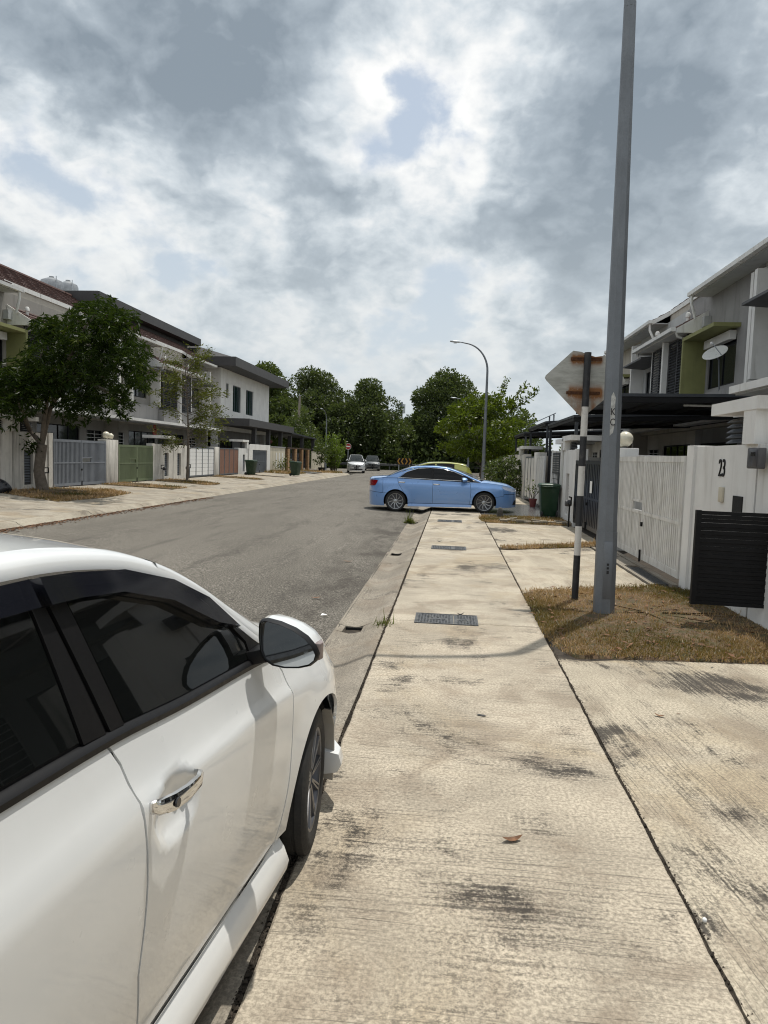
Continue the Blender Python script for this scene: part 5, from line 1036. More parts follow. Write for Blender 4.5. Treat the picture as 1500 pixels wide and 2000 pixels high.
def slat_gate(L, label, u0, u1, z0, z1, mat, v=-.06, n=22, group='driveway gates', mid=.52, letter=True, split=True, infill=None, each=False, fill=.68):
    g = thing('gate', label, 'gate', (L.X(v), L.Y((u0+u1)/2), z0), group); um = (u0+u1)/2
    for a, b in ((u0, um-.012), (um+.012, u1)):
        f = .05; m = MB(); L.bx(m, a, b, v, v+.045, z0, z0+.10); L.bx(m, a, b, v, v+.045, z1-.09, z1); L.bx(m, a, a+f, v-.002, v+.047, z0+.10, z1-.09); L.bx(m, b-f, b, v-.002, v+.047, z0+.10, z1-.09); zm = z0+(z1-z0)*mid
        L.bx(m, a+f, b-f, v-.001, v+.046, zm-.025, zm+.025); leaf = m.build('gate_leaf', MAT[mat], g); w_ = (b-a-2*f)/n; M2 = MB()
        for i in range(n):
            ua = a+f+i*w_+w_*.15; ub = ua+w_*fill
            for za, zb_ in ((z0+.10, zm-.025), (zm+.025, z1-.09)):
                if letter and a == u0 and za > zm and i >= n*.62 and i < n*.99: zb2 = zb_; za2 = zm+.20
                else: za2, zb2 = za, zb_
                if each: L.b('slat', mat, leaf, ua, ub, v+.006, v+.036, za2, zb2)
                else: L.bx(M2, ua, ub, v+.006, v+.036, za2, zb2)
        if not each: M2.build('slats', MAT[mat], leaf)['kind'] = 'stuff'
        if infill: L.b('backing', infill, leaf, a+.02, b-.02, v+.047, v+.053, z0+.05, z1-.05)
        if letter and a == u0: L.b('letter_slot', mat, leaf, a+f+w_*n*.60, b-f*.9, v-.004, v+.05, zm+.17, zm+.205)
    m = MB(); L.bx(m, um-.03, um+.03, v-.03, v-.003, z0+.55, z0+.62); L.bx(m, um-.012, um+.012, v-.03, v-.003, z0-.04, z0+.16); m.build('drop_bolt', MAT['black_metal'], g)['kind'] = 'stuff'
    return g
def panel_gate(L, label, u0, u1, z0, z1, mat, frame, n, v=-.05, boards=0, group='driveway gates'):
    g = thing('gate', label, 'gate', (L.X(v), L.Y((u0+u1)/2), z0), group); w_ = (u1-u0)/n
    for i in range(n):
        a, b = u0+i*w_, u0+(i+1)*w_; m = MB(); L.bx(m, a+.004, a+.05, v, v+.05, z0, z1); L.bx(m, b-.05, b-.004, v, v+.05, z0, z1); L.bx(m, a+.05, b-.05, v, v+.05, z0, z0+.06); L.bx(m, a+.05, b-.05, v, v+.05, z1-.06, z1); lf = m.build('gate_leaf', MAT[frame], g)
        if boards:
            for k in range(boards): za = z0+.06+(z1-z0-.12)*k/boards; L.b('board', mat, lf, a+.05, b-.05, v+.008, v+.035, za+.006, za+(z1-z0-.12)/boards-.006)
        else: L.b('panel', mat, lf, a+.05, b-.05, v+.012, v+.035, z0+.06, z1-.06)
    return g
def front_wall(L, label, zg, canopy=True, mat='white_old', h=1.95, u0=4.25, cab=True, ccap=2.42, group='front walls beside the gates', pillar=True):
    w_ = thing('front_wall', label, 'wall', (L.X(0), L.Y((u0+LOT)/2), zg), group); top = zg+h
    if cab:
        m = MB(); holes_wall(L, m, u0, LOT-.02, zg-.35, top, 0, .22, [(5.35, 5.85, zg+.15, zg+1.3)]); m.build('wall', MAT[mat], w_)
        c = L.b('meter_door', 'steel_frame', w_, 5.35, 5.85, .10, .13, zg+.15, zg+1.3); m = MB()
        for k in range(11): z = zg+.24+k*.09; L.prof(m, [(.06, z), (.10, z+.05), (.10, z)], 5.42, 5.78)
        m.build('louvre_slats', MAT['gate_dgrey'], c)['kind'] = 'stuff'
    else: L.b('wall', mat, w_, u0, LOT-.02, 0, .22, zg-.35, top)
    L.b('pier', mat, w_, u0-.10, u0+.16, -.04, .26, zg-.35, top+.02)
    if canopy:
        L.b('pier', mat, w_, LOT-.32, LOT-.02, -.05, .30, top, zg+ccap-.14); L.b('canopy_slab', 'white', w_, u0+.75, LOT+.05, -.06, .85, zg+ccap-.14, zg+ccap); m = MB()
        for k in range(5): z = top+.04+k*(ccap-.14-h-.06)/5; L.prof(m, [(.10, z), (.16, z+.04), (.16, z+.03), (.10, z-.01)], u0+.85, LOT-.34)
        m.build('louvre_slats', MAT['steel_frame'], w_)['kind'] = 'stuff'
    return w_
def pair_pillar(L, label, zg, h=1.95, half=.42, mat='white_old', globes=True, glabel=None):
    p = thing('gate_pillar', label, 'pillar', (L.X(0), L.yp, zg), 'pillars between paired gates'); m = MB(); m.box(L.X(-.06), L.X(.32), L.yp-half, L.yp+half, zg-.35, zg+h); m.build('pillar', MAT[mat], p, bevel=.01)
    L2 = MB(); L2.box(L.X(.32), L.X(L.vf), L.yp-.07, L.yp+.07, zg-.35, zg+h-.12); L2.build('boundary_wall', MAT[mat], p)
    if globes:
        for k, (dy, r_) in enumerate(((-.18, .15), (.20, .12))):
            g = thing('globe_lamp', glabel[k], 'lamp', (L.X(.12), L.yp+dy, zg+h), 'globe lamps on gate pillars'); c = (L.X(.12), L.yp+dy, zg+h)
            MB().lathe([(.05, 0), (.05, .03), (.04, .04)], 14, c).build('base', MAT['dgrey'], g); MB().ball((c[0], c[1], c[2]+.03+r_), r_, 20).build('globe', MAT['globe'], g, smooth=80)
    return p
def water_meter(L, label, u, v, zg):
    t = thing('water_meter', label, 'water meter', L.P(u, v, zg), 'water meters on stand pipes'); a = L.P(u, v, zg-.05); b = L.P(u, v, zg+.55)
    m = MB(); m.tube([a, b], .022, 8); m.tube([L.P(u-.22, v, zg+.55), L.P(u+.25, v, zg+.55)], .022, 8); m.tube([L.P(u-.22, v, zg+.55), L.P(u-.22, v, zg+.72), L.P(u+.1, v, zg+.72)], .02, 8); m.build('pipe', MAT['black_metal'], t, smooth=50)
    m = MB(); m.lathe([(.001, -.08), (.08, -.08), (.09, .0), (.08, .08), (.001, .08)], 14, L.P(u+.2, v, zg+.55), ax='x'); m.build('dial', MAT['dgrey'], t, smooth=40)
def wheelie_bin(label, x, y, z, rz, mat='bin'):
    t = thing('wheelie_bin', label, 'bin', (0, 0, 0), 'green wheelie bins')
    m = MB(); m.loft([[(sx*w_, sy*d-.02*(z_ > .5), z_) for sx, sy in ((-1, -1), (1, -1), (1, 1), (-1, 1))] for z_, w_, d in ((.04, .20, .21), (.10, .21, .225), (.88, .27, .31), (.90, .285, .325), (.95, .285, .325))]); m.build('body', MAT[mat], t, bevel=.018)
    m = MB(); m.loft([[(sx*w_, sy*d+.01, z_) for sx, sy in ((-1, -1), (1, -1), (1, 1), (-1, 1))] for z_, w_, d in ((.952, .295, .35), (.985, .295, .35), (1.02, .25, .29))]); m.build('lid', MAT[mat], t, bevel=.02)
    MB().tube([(-.24, .38, .93), (.24, .38, .93)], .016, 8).build('handle', MAT[mat], t)
    for sx in (-1, 1): MB().lathe([(.03, -.025), (.095, -.025), (.10, 0), (.095, .025), (.03, .025)], 16, (sx*.22, .27, .10), ax='x').build('wheel', MAT['rubber'], t, smooth=40)
    t.location = (x, y, z); t.rotation_euler.z = rz; return t
def canopy(L, label, u0, u1, v0, v1, z, slope=.15, posts=True, group='dark metal porch canopies', thick=.07):
    c = thing('porch_canopy', label, 'canopy', L.P((u0+u1)/2, (v0+v1)/2, L.zg), group); m = MB()
    L.prof(m, [(v0, z), (v0, z+thick), (v1, z+thick+slope), (v1, z+slope)], u0, u1); m.build('roof_sheet', MAT['steel_frame'], c)
    m = MB(); k = 4
    for i in range(k+1): v = v0+.05+(v1-v0-.1)*i/k; zz_ = z+slope*(v-v0)/(v1-v0); L.bx(m, u0+.05, u1-.05, v-.03, v+.03, zz_-.10, zz_-.004)
    m.build('purlins', MAT['black_metal'], c)['kind'] = 'stuff'
    for u in (u0+.02, u1-.08): m = MB(); L.prof(m, [(v0, z-.13), (v0, z-.004), (v1, z+slope-.004), (v1, z+slope-.13)], u, u+.06); m.build('beam', MAT['black_metal'], c)
    if posts:
        for u in (u0+.08, u1-.08): L.b('post', 'steel_frame', c, u-.045, u+.045, v0+.06, v0+.15, L.zg, z-.11)
    return c
# ---- right side
VR, VL = 5.25, 3.0
Rt = {}
R1, h = terrace(1, 14.2, -1, 'grey terrace house number 23 behind the white slatted gate, right edge', 'N', VR, .05, 2.05, walls='lgrey_wall'); Rt[0] = h
R2, h = terrace(1, 14.2, 1, 'grey terrace house with a satellite dish behind the lamp post', 'F', VR, .05, None); dish_house = h
R3, h = terrace(1, 27.1, -1, 'terrace house with an olive green window surround on the right side', 'N', VR, .05, None, walls='grey_wall')
R4, h = terrace(1, 27.1, 1, 'terrace house with white fin walls beyond the olive surround on the right', 'F', VR, .05, None)
R5, h = terrace(1, 40.0, -1, 'terrace house seen through the gap left of the road sign', 'N', VR, .05, None, walls='beige')
R6, h = terrace(1, 40.0, 1, 'far end terrace house on the right, just above the solar panel', 'F', VR, .05, None)
R0, h = terrace(1, 1.3, 1, 'terrace house beyond the right edge, mirrored in the white car windows', 'F', VR, .05, 2.05)
Rm, h = terrace(1, 1.3, -1, 'terrace house behind the camera on the right, mirrored in the white car', 'N', VR, .05, 2.05, walls='white')
front_wall(R0, 'white front wall beyond the right edge, mirrored in the white car', .05, False, 'white', 1.87, 5.6, cab=False, ccap=2.38)
front_wall(Rm, 'white front wall behind the camera, mirrored in the white car', .05, True, 'white', 1.87, 4.4, cab=False, ccap=2.38)
g23 = slat_gate(R1, 'white slatted double gate beside the number 23 wall', .48, 4.32, .09, 1.80, 'gate_white', n=20, mid=.45, each=True)
w23 = front_wall(R1, 'white front wall carrying the number 23', .05, True, 'white', 1.87, 4.42, cab=False, ccap=2.38)
rotm = Matrix(((0, 0, -1), (-1, 0, 0), (0, 1, 0)))           # text facing the road (-X), reading left to right along -Y
text('house_number', '23', .30, MAT['black_metal'], w23, (XGR-.006, PX(1411, 916, XGR)[1], 1.64), rotm, .006, sx=.72)
p = PX(1411, 966, XGR); box('bell_box', MAT['cream'], w23, XGR-.03, XGR-.001, p[1]-.06, p[1]+.06, p[2]-.09, p[2]+.09, bevel=.006)
p = PX(1441, 988, XGR); m = MB(); m.box(XGR-.012, XGR-.001, p[1]-.13, p[1]+.13, p[2]-.13, p[2]+.11); m.build('meter_niche', MAT['dark_gap'], w23)
p = PX(1483, 895, XGR-.06); bx_ = box('letter_box', MAT['dgrey'], w23, XGR-.125, XGR-.052, p[1]-.15, p[1]+.15, p[2]-.11, p[2]+.11, bevel=.015); box('letter_flap', MAT['alloy_dark'], bx_, XGR-.132, XGR-.126, p[1]-.11, p[1]+.08, p[2]-.09, p[2]+.09, bevel=.003); box('display', MAT['gloss_black'], bx_, XGR-.136, XGR-.1325, p[1]-.07, p[1]+.03, p[2]+.02, p[2]+.06)
pair_pillar(R1, 'white gate pillar hidden behind the lamp post, with a globe lamp', .05, 1.92, .46, 'white', True, ['large cream globe lamp on the pillar behind the lamp post', 'small cream globe lamp next to the large one behind the lamp post'])
# black gate leaf of the nearest neighbour, swung open across the verge
LY = 7.42; la, lb_, lc = PY(1349, 1180, LY), PY(1356, 996, LY), PY(1560, 1197, LY-.12)
t = thing('open_gate_leaf', 'black slatted gate leaf swung open over the grass at the right edge', 'gate', (la[0], LY, la[2]))
a0, a1, gz0, gz1 = la[0], la[0]+2.1, la[2], lb_[2]
def gp(x): return LY-(x-a0)*.10
def gbox(x0, x1, d0, d1, z0, z1, nm):
    MB().hexa([(x0, gp(x0)+d0, z0), (x1, gp(x1)+d0, z0), (x1, gp(x1)+d1, z0), (x0, gp(x0)+d1, z0), (x0, gp(x0)+d0, z1), (x1, gp(x1)+d0, z1), (x1, gp(x1)+d1, z1), (x0, gp(x0)+d1, z1)]).build(nm, MAT['black_metal'], t)
for x in (a0, a1-.05): gbox(x, x+.05, 0, .05, gz0, gz1, 'stile')
ns = 24
for k in range(ns): z = gz0+.004+k*(gz1-gz0-.008)/ns; gbox(a0+.051, a1-.051, .006+.010*(k % 2), .04, z, z+(gz1-gz0)/ns-.003, 'slat')
tp = thing('gate_pillar', 'grey gate pillar carrying the black open gate leaf, just out at the right edge', 'pillar', (a1+.25, LY-.2, 0)); box('pillar', MAT['white_old'], tp, a1+.03, a1+.45, LY-.6, LY-.1, -.3, 1.9)
# concrete drain channel with a grating in front of the white gate
t = thing('drain_channel', 'concrete drain with grating bars in front of the white slatted gate', 'drain', (2.98, 11.8, 0))
m = MB(); m.box(2.80, 2.86, 9.75, 13.85, -.12, .02); m.box(3.08, 3.16, 9.75, 13.85, -.12, .03); m.build('channel', MAT['kerb'], t); box('pit', MAT['dark_gap'], t, 2.86, 3.08, 9.75, 13.85, -.12, -.11)
for k in range(26): y = 9.9+k*.06; box('grate_bar', MAT['iron'], t, 2.86, 3.08, y, y+.022, -.02, .006)
box('cover_slab', MAT['kerb'], t, 2.862, 3.078, 11.55, 13.8, -.05, .012)
g2 = slat_gate(R2, 'dark navy panel gate behind the banded post', .62, 4.1, .12, 1.72, 'navy_metal', n=9, mid=.45, letter=False, infill='navy_metal')
q = R2.P(1.9, -.075, 1.0); tag(box('notice_paper', MAT['paper'], None, q[0]-.006, q[0]-.001, q[1]-.11, q[1]+.11, .98, 1.25), 'small white notice fixed to the dark navy gate', 'notice')
fw2 = front_wall(R2, 'white front wall with a canopy slab behind the banded post', .05, True, 'white', 1.95, 4.3, cab=True, ccap=2.36)
c2 = canopy(R2, 'dark flat metal canopy over the porch behind the road sign', 2.0, 6.3, .25, VR+.4, 3.18, .08, posts=False)
for u in (2.1, 6.2): R2.b('post', 'steel_frame', c2, u-.045, u+.045, .45, .54, .05, 3.07)
m = MB(); m.tube([R2.P(2.4, 2.0, 3.05), R2.P(2.4, 3.6, 3.05)], .025, 8); m.build('fluorescent_tube', MAT['white_trim'], c2)
water_meter(R2, 'blue topped water meter by the white front wall', 4.0, -.18, .05)
# satellite dish
dc = PX(1398, 693, R1.X(VR-.55)); t = thing('satellite_dish', 'round white satellite dish on a bracket above the porch', 'dish', tuple(dc))
nrm = Vector((-.50, -.42, .76)).normalized(); qd = Vector((0, 0, 1)).rotation_difference(nrm).to_matrix(); m = MB(); L = []
for f in (.02, .25, .5, .75, 1.0): L.append([tuple(Vector(dc)+qd @ Vector((.37*f*math.cos(a), .37*f*math.sin(a), .09*f*f))) for a in np.linspace(0, 2*math.pi, 28, endpoint=False)])
for f in (1.0, .5, .02): L.append([tuple(Vector(dc)+qd @ Vector((.375*f*math.cos(a), .375*f*math.sin(a), .09*f*f-.012))) for a in np.linspace(0, 2*math.pi, 28, endpoint=False)])
m.loft(L); m.build('reflector', MAT['dish'], t, smooth=60); fp = Vector(dc)+qd @ Vector((0, 0, .42)); b0 = Vector(dc)+qd @ Vector((.05, -.36, .07))
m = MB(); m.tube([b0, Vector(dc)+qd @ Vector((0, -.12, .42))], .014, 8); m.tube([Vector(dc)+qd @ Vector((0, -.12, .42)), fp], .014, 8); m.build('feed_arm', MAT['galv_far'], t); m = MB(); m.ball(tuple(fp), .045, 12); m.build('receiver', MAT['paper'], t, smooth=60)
m = MB(); m.tube([tuple(dc), (dc[0]+.12, dc[1]+.05, dc[2]-.15), (dc[0]+.2, dc[1]+.08, 4.0)], .022, 8); m.build('mast', MAT['galv'], t, smooth=50)
# the blue car's house and the ones beyond
fw3 = front_wall(R3, 'old white front wall behind the green bin on the right', .05, True, 'white_old', 1.95, 4.3, cab=True, ccap=2.30)
g3 = thing('side_gate', 'dark gate with a slatted top and square mesh behind the green bin', 'gate', (XGR, 22.3, .05)); y0, y1 = 21.3, 23.0
m = MB(); m.box(XGR-.03, XGR+.02, y0, y0+.06, .1, 1.95); m.box(XGR-.03, XGR+.02, y1-.06, y1, .1, 1.95); m.box(XGR-.03, XGR+.02, y0+.06, y1-.06, 1.88, 1.95); m.box(XGR-.03, XGR+.02, y0+.06, y1-.06, .1, .18); m.box(XGR-.03, XGR+.02, y0+.06, y1-.06, 1.30, 1.36); m.build('frame', MAT['steel_frame'], g3)
for k in range(7): box('slat', MAT['steel_frame'], g3, XGR-.025, XGR+.01, y0+.06, y1-.06, 1.385+k*.07, 1.43+k*.07)
m = MB()
for k in range(1, 6): m.box(XGR-.012, XGR-.002, y0+.06+k*.26, y0+.075+k*.26, .18, 1.3)
for k in range(1, 6): m.box(XGR-.010, XGR-.004, y0+.06, y1-.06, .18+k*.19, .195+k*.19)
m.build('mesh', MAT['black_metal'], g3)['kind'] = 'stuff'
panel_gate(R3, 'weathered white metal gate ahead of the blue car', .5, 2.6, .1, 1.85, 'gate_white', 'gate_white', 2)
panel_gate(R4, 'weathered white metal gate beyond the blue car bonnet', .5, 3.6, .1, 1.85, 'gate_white', 'gate_dgrey', 3)
pair_pillar(R3, 'old white gate pillar ahead of the blue car', .05, 1.95, .40, 'white_old', False)
front_wall(R4, 'weathered front wall with a canopy slab left of the palm', .05, True, 'white_old', 1.9, 4.3, cab=False, ccap=2.3)
front_wall(R5, 'weathered white front wall farther along on the right', .05, True, 'white_old', 1.9, 4.3, cab=False, ccap=2.25)
panel_gate(R5, 'pale grey gate farther along on the right', .5, 4.1, .1, 1.8, 'gate_white', 'gate_dgrey', 4)
pair_pillar(R5, 'far white gate pillar on the right', .05, 1.9, .4, 'white_old', False)
front_wall(R6, 'farthest white front wall on the right', .05, False, 'white_old', 1.8, .5, cab=False)
canopy(R4, 'dark sloping metal canopy left of the road sign', .3, 6.2, .3, VR+.2, 3.15, .45, posts=True)
cn = canopy(R3, 'dark flat canopy frame between the road sign and the palm', .4, 6.0, .3, VR+.2, 3.0, .2, posts=True)
cs = canopy(R5, 'far dark canopy with a tilted solar panel', .4, 5.6, .2, VR, 3.0, .25, posts=True)
t = thing('solar_panel', 'tilted solar panel at the end of the dark canopy', 'solar panel', R4.P(5.5, .6, 3.3)); m = MB(); R4.prof(m, [(.2, 3.28), (.2, 3.32), (1.3, 3.86), (1.3, 3.82)], 4.6, 6.3); m.build('panel', MAT['solar'], t); m = MB(); R4.bx(m, 4.7, 4.76, 1.2, 1.26, 3.45, 3.78); R4.bx(m, 6.1, 6.16, 1.2, 1.26, 3.45, 3.78); m.build('stand', MAT['galv_far'], t)
wheelie_bin('dark green wheelie bin standing beside the brick pavers on the right', 2.92, 21.0, .0, math.pi)
wheelie_bin('dark green wheelie bin half hidden behind the far street lamp pole', 2.45, 36.2, .0, math.pi)
t = thing('potted_plant', 'leggy plant in a maroon pot in front of the blue car', 'potted plant', (3.0, 25.6, 0)); m = MB(); m.lathe([(.10, 0), (.14, .26), (.15, .26), (.15, .30), (.13, .30), (.12, .24), (.001, .24)], 16, (3.0, 25.6, 0)); m.build('pot', MAT['terracotta'], t, smooth=40)
m = MB()
for k in range(5): a = k*1.3; m.tube([(3.0, 25.6, .22), (3.0+.1*math.cos(a), 25.6+.1*math.sin(a), .45), (3.0+.28*math.cos(a), 25.6+.2*math.sin(a), .62+.05*k)], [.014, .011, .006], 6)
m.build('stems', MAT['bark'], t, smooth=60)

# ---- left side
HL = .2
L1, h = terrace(-1, 27.4, -1, 'terrace house behind the mango tree with an olive window surround at the left edge', 'N', VL, HL, 1.9)
L2, h = terrace(-1, 27.4, 1, 'terrace house behind the green gate, mostly hidden by the mango tree', 'F', VL, HL, 1.9)
L3, h = terrace(-1, 40.2, -1, 'terrace house behind the white board gate and the slim tree', 'F', VL, HL, 1.9)
L4, h = terrace(-1, 40.2, 1, 'terrace house behind the brown gate next to the white corner house', 'F', VL, HL, 1.9)
L0, h = terrace(-1, 14.5, 1, 'terrace house cut off by the left edge of the picture', 'F', VL, HL, 1.9)
Ln, h = terrace(-1, 14.5, -1, 'terrace house left of the picture edge on the far side of the road', 'N', VL, HL, 1.9)
front_wall(Ln, 'white meter wall left of the picture edge', HL, True, 'white_old', 1.9, .5, cab=False)
slat_gate(L0, 'grey gate just left of the picture edge', .55, 4.1, HL+.03, HL+1.72, 'gate_dgrey', n=20, mid=.5, fill=.5)
slat_gate(L1, 'blue grey slatted gate behind the mango trunk', .55, 4.25, HL+.03, HL+1.72, 'gate_grey', n=20, mid=.5, fill=.5)
front_wall(L1, 'stained white meter wall left of the mango trunk', HL, True, 'white_old', 1.9, 4.35)
pair_pillar(L1, 'white pillar with two globe lamps between the grey and green gates', HL, 1.80, .50, 'white_old', True, ['larger clear globe lamp on the white pillar by the grey gate', 'smaller white globe lamp on the white pillar by the green gate'])
slat_gate(L2, 'sage green slatted gate right of the white pillar', .55, 3.9, HL+.03, HL+1.62, 'gate_green', n=18, mid=.5, infill='gate_green', fill=.55)
front_wall(L2, 'white meter wall with canopy right of the green gate', HL, True, 'white_old', 1.72, 3.98, ccap=2.15)
panel_gate(L3, 'white horizontal board gate behind the slim tree', .5, 4.3, HL+.05, HL+1.65, 'paper', 'gate_dgrey', 4, boards=7)
front_wall(L3, 'white meter wall left of the white board gate', HL, False, 'white_old', 1.72, 4.4)
pair_pillar(L3, 'white pillar between the board gate and the brown gate', HL, 1.72, .42, 'white_old', False)
panel_gate(L4, 'brown panel gate with dark uprights', .5, 4.2, HL+.05, HL+1.68, 'gate_brown', 'gate_dgrey', 4)
front_wall(L4, 'white wall with a small slab canopy right of the brown gate', HL, True, 'white', 1.72, 4.3, ccap=2.3)
for (u, L_, lb) in ((5.1, L1, 'water meter on a stand pipe beside the mango trunk'), (4.6, L2, 'water meter on a stand pipe right of the green gate'), (4.9, L3, 'water meter on a stand pipe beside the slim tree trunk')): water_meter(L_, lb, u, -.25, HL)
# far left neighbour's wall
front_wall(L0, 'stained white wall at the left edge of the picture', HL, True, 'white_old', 1.9, 4.3)
bq = G(-2, 966, .13); t = thing('rubbish_bag', 'shiny black rubbish bag on the verge at the left edge', 'bag', (bq[0], bq[1], .13)); m = MB(); rs = random.Random(2); Lp = []
for i in range(9):
    f = i/8; r_ = .34*math.sin(math.pi*min(.98, f*.92+.06))**.6*(1-.35*f)
    Lp.append([(bq[0]+r_*1.3*math.cos(a)*(1+rs.uniform(-.08, .08)), bq[1]+r_*math.sin(a)*(1+rs.uniform(-.08, .08)), .12+.5*f) for a in np.linspace(0, 2*math.pi, 18, endpoint=False)])
m.loft(Lp); m.build('bag', MAT['bag'], t, smooth=60)
# red festive hanging on the house behind the green gate
p = PX(302, 832, L2.X(VL-.2)); t = thing('festive_hanging', 'red paper festive hanging by the porch behind the green gate', 'decoration', tuple(p)); m = MB()
for dz, w_, h_ in ((.32, .30, .18), (.05, .14, .3), (-.28, .26, .16), (-.5, .20, .14)): m.box(p[0]-.02, p[0]+.02, p[1]-w_, p[1]+w_, p[2]+dz-h_, p[2]+dz+h_-.01)
m.build('paper', MAT['red'], t, bevel=.04)
# steel water tanks on the ridge
for px, py, Rr, lb in ((101, 572, .55, 'larger ribbed steel water tank on the left roof ridge'), (133, 578, .50, 'smaller ribbed steel water tank on the left roof ridge')):
    c = PX(px, py, -20.3); t = thing('water_tank', lb, 'water tank', (c[0], c[1], c[2]-.3), 'steel water tanks on the roof'); pr = [(Rr*.98, -.9)]+[(Rr*(1+.015*(k % 2)), -.85+k*.13) for k in range(11)]+[(Rr*.9, .58), (Rr*.35, .72), (.12, .74), (.12, .80), (.001, .80)]
    m = MB(); m.lathe(pr, 26, tuple(c)); m.build('tank', MAT['steel_tank'], t, smooth=35); m = MB(); m.tube([(c[0]+Rr*.8, c[1]-Rr*.6, c[2]-.9), (c[0]+Rr*.8, c[1]-Rr*.6, c[2]+.75)], .02, 6); m.build('pipe', MAT['galv_far'], t)
# dark attic storey added on top of the terrace
t = thing('roof_extension', 'charcoal flat-roofed attic storey rising behind the left terrace roofs', 'building', (-22, 44, 7))
m = MB(); m.box(-28, -18.9, 35.2, 48.0, 7.5, 9.1); m.build('wall', MAT['charcoal'], t); m = MB(); m.box(-28.5, -18.2, 34.4, 48.8, 9.12, 9.62); r_ = m.build('roof', MAT['charcoal'], t); m = MB(); m.box(-28.4, -18.35, 34.5, 48.7, 9.625, 9.66); m.build('roof_edge', MAT['lgrey_wall'], r_)
t = thing('solar_panel', 'dark flat solar panel tilted on the charcoal attic roof', 'solar panel', (-20, 45, 10)); m = MB(); m.hexa([(-21.5, 44.5, 9.70), (-19.0, 44.5, 9.70), (-19.0, 47.4, 9.70), (-21.5, 47.4, 9.70), (-21.5, 44.5, 10.2), (-19.0, 44.5, 9.85), (-19.0, 47.4, 9.85), (-21.5, 47.4, 10.2)]); m.build('panel', MAT['charcoal'], t)
# white corner house with a big dark eave
t = thing('corner_house', 'white two-storey corner house with deep charcoal eaves and green-tinted windows', 'house', (-21, 54, .2)); YA, YB, XF = 48.2, 61.2, -16.5
LH = Lot(-1, YA, 1, 2.5, .2)
hol = [(2.75, 4.7, 4.68, 6.64), (6.1, 8.1, 4.65, 6.63), (1.2, 1.75, 5.6, 6.62)]
m = MB(); holes_wall(LH, m, 0, YB-YA, 3.2, 7.6, 2.5, 2.75, hol); m.build('front_wall', MAT['white'], t)
m = MB(); m.box(XF-12, XF-.26, YA, YA+.25, .0, 7.6); m.box(XF-12, XF-.26, YB-.25, YB, .0, 7.6); m.box(XF-12, XF-11.75, YA+.25, YB-.25, 0, 7.6); m.build('side_wall', MAT['white'], t)
for h_, n_ in zip(hol, (3, 3, 1)): window(LH, t, h_[0], h_[1], h_[2], h_[3], 2.58, 'green_glass', 'gate_dgrey', n=n_)
m = MB(); m.box(XF-12.5, XF+1.35, YA-1.0, YB+1.6, 7.62, 7.66); m.build('soffit', MAT['charcoal'], t)
m = MB(); m.box(XF+1.30, XF+1.40, YA-1.05, YB+1.65, 7.60, 8.22); m.box(XF-12.5, XF+1.30, YA-1.05, YA-.95, 7.60, 8.22); m.box(XF-12.5, XF+1.30, YB+1.55, YB+1.65, 7.60, 8.22); m.build('fascia', MAT['charcoal'], t)
m = MB(); m.hexa([(XF-5.5, YA-.9, 8.0), (XF+1.25, YA-.9, 8.0), (XF+1.25, YB+1.5, 8.0), (XF-5.5, YB+1.5, 8.0), (XF-5.5, YA+2.6, 10.2), (XF+1.2, YA-.85, 8.2), (XF+1.2, YB+1.45, 8.2), (XF-5.5, YB-2.0, 10.2)]); m.box(XF-12.4, XF-5.51, YA-.9, YB+1.5, 8.0, 8.3); m.build('roof', MAT['tile_dark'], t)
m = MB(); m.box(XF-.2, XF+2.3, YA-.6, YB+.2, 3.5, 4.02); m.build('porch_roof', MAT['charcoal'], t)
m = MB(); m.hexa([(XF-3, YB+.21, 3.45), (XF+2.1, YB+.21, 3.45), (XF+2.0, YB+12.5, 3.25), (XF-3, YB+12.5, 3.25), (XF-3, YB+.21, 3.60), (XF+2.1, YB+.21, 3.60), (XF+2.0, YB+12.5, 3.35), (XF-3, YB+12.5, 3.35)]); m.build('awning', MAT['steel_frame'], t)
for y in (50.5, 54.5, 58.5, 62, 67, 72.5): box('porch_column', MAT['charcoal'], t, XF+1.6, XF+1.9, y, y+.3, .1, 3.5 if y < 61 else 3.26)
m = MB(); holes_wall(LH, m, 0, YB-YA, .1, 3.45, 3.2, 3.4, [(2, 5, .1, 2.5), (7, 10, .1, 2.5)]); m.build('ground_wall', MAT['grey_wall'], t)
for u0, u1 in ((2, 5), (7, 10)): window(LH, t, u0, u1, .12, 2.5, 3.25, n=3)
for y, z_ in ((57.2, 2.6), (64.5, 2.5)): m = MB(); m.ball((XF+1.2, y, z_), .24, 14, .8); tag(m.build('red_lantern', MAT['lantern'], None, smooth=60), 'red lantern hanging under the '+('corner house porch' if y < 60 else 'long grey awning'), 'lantern', 'red lanterns')
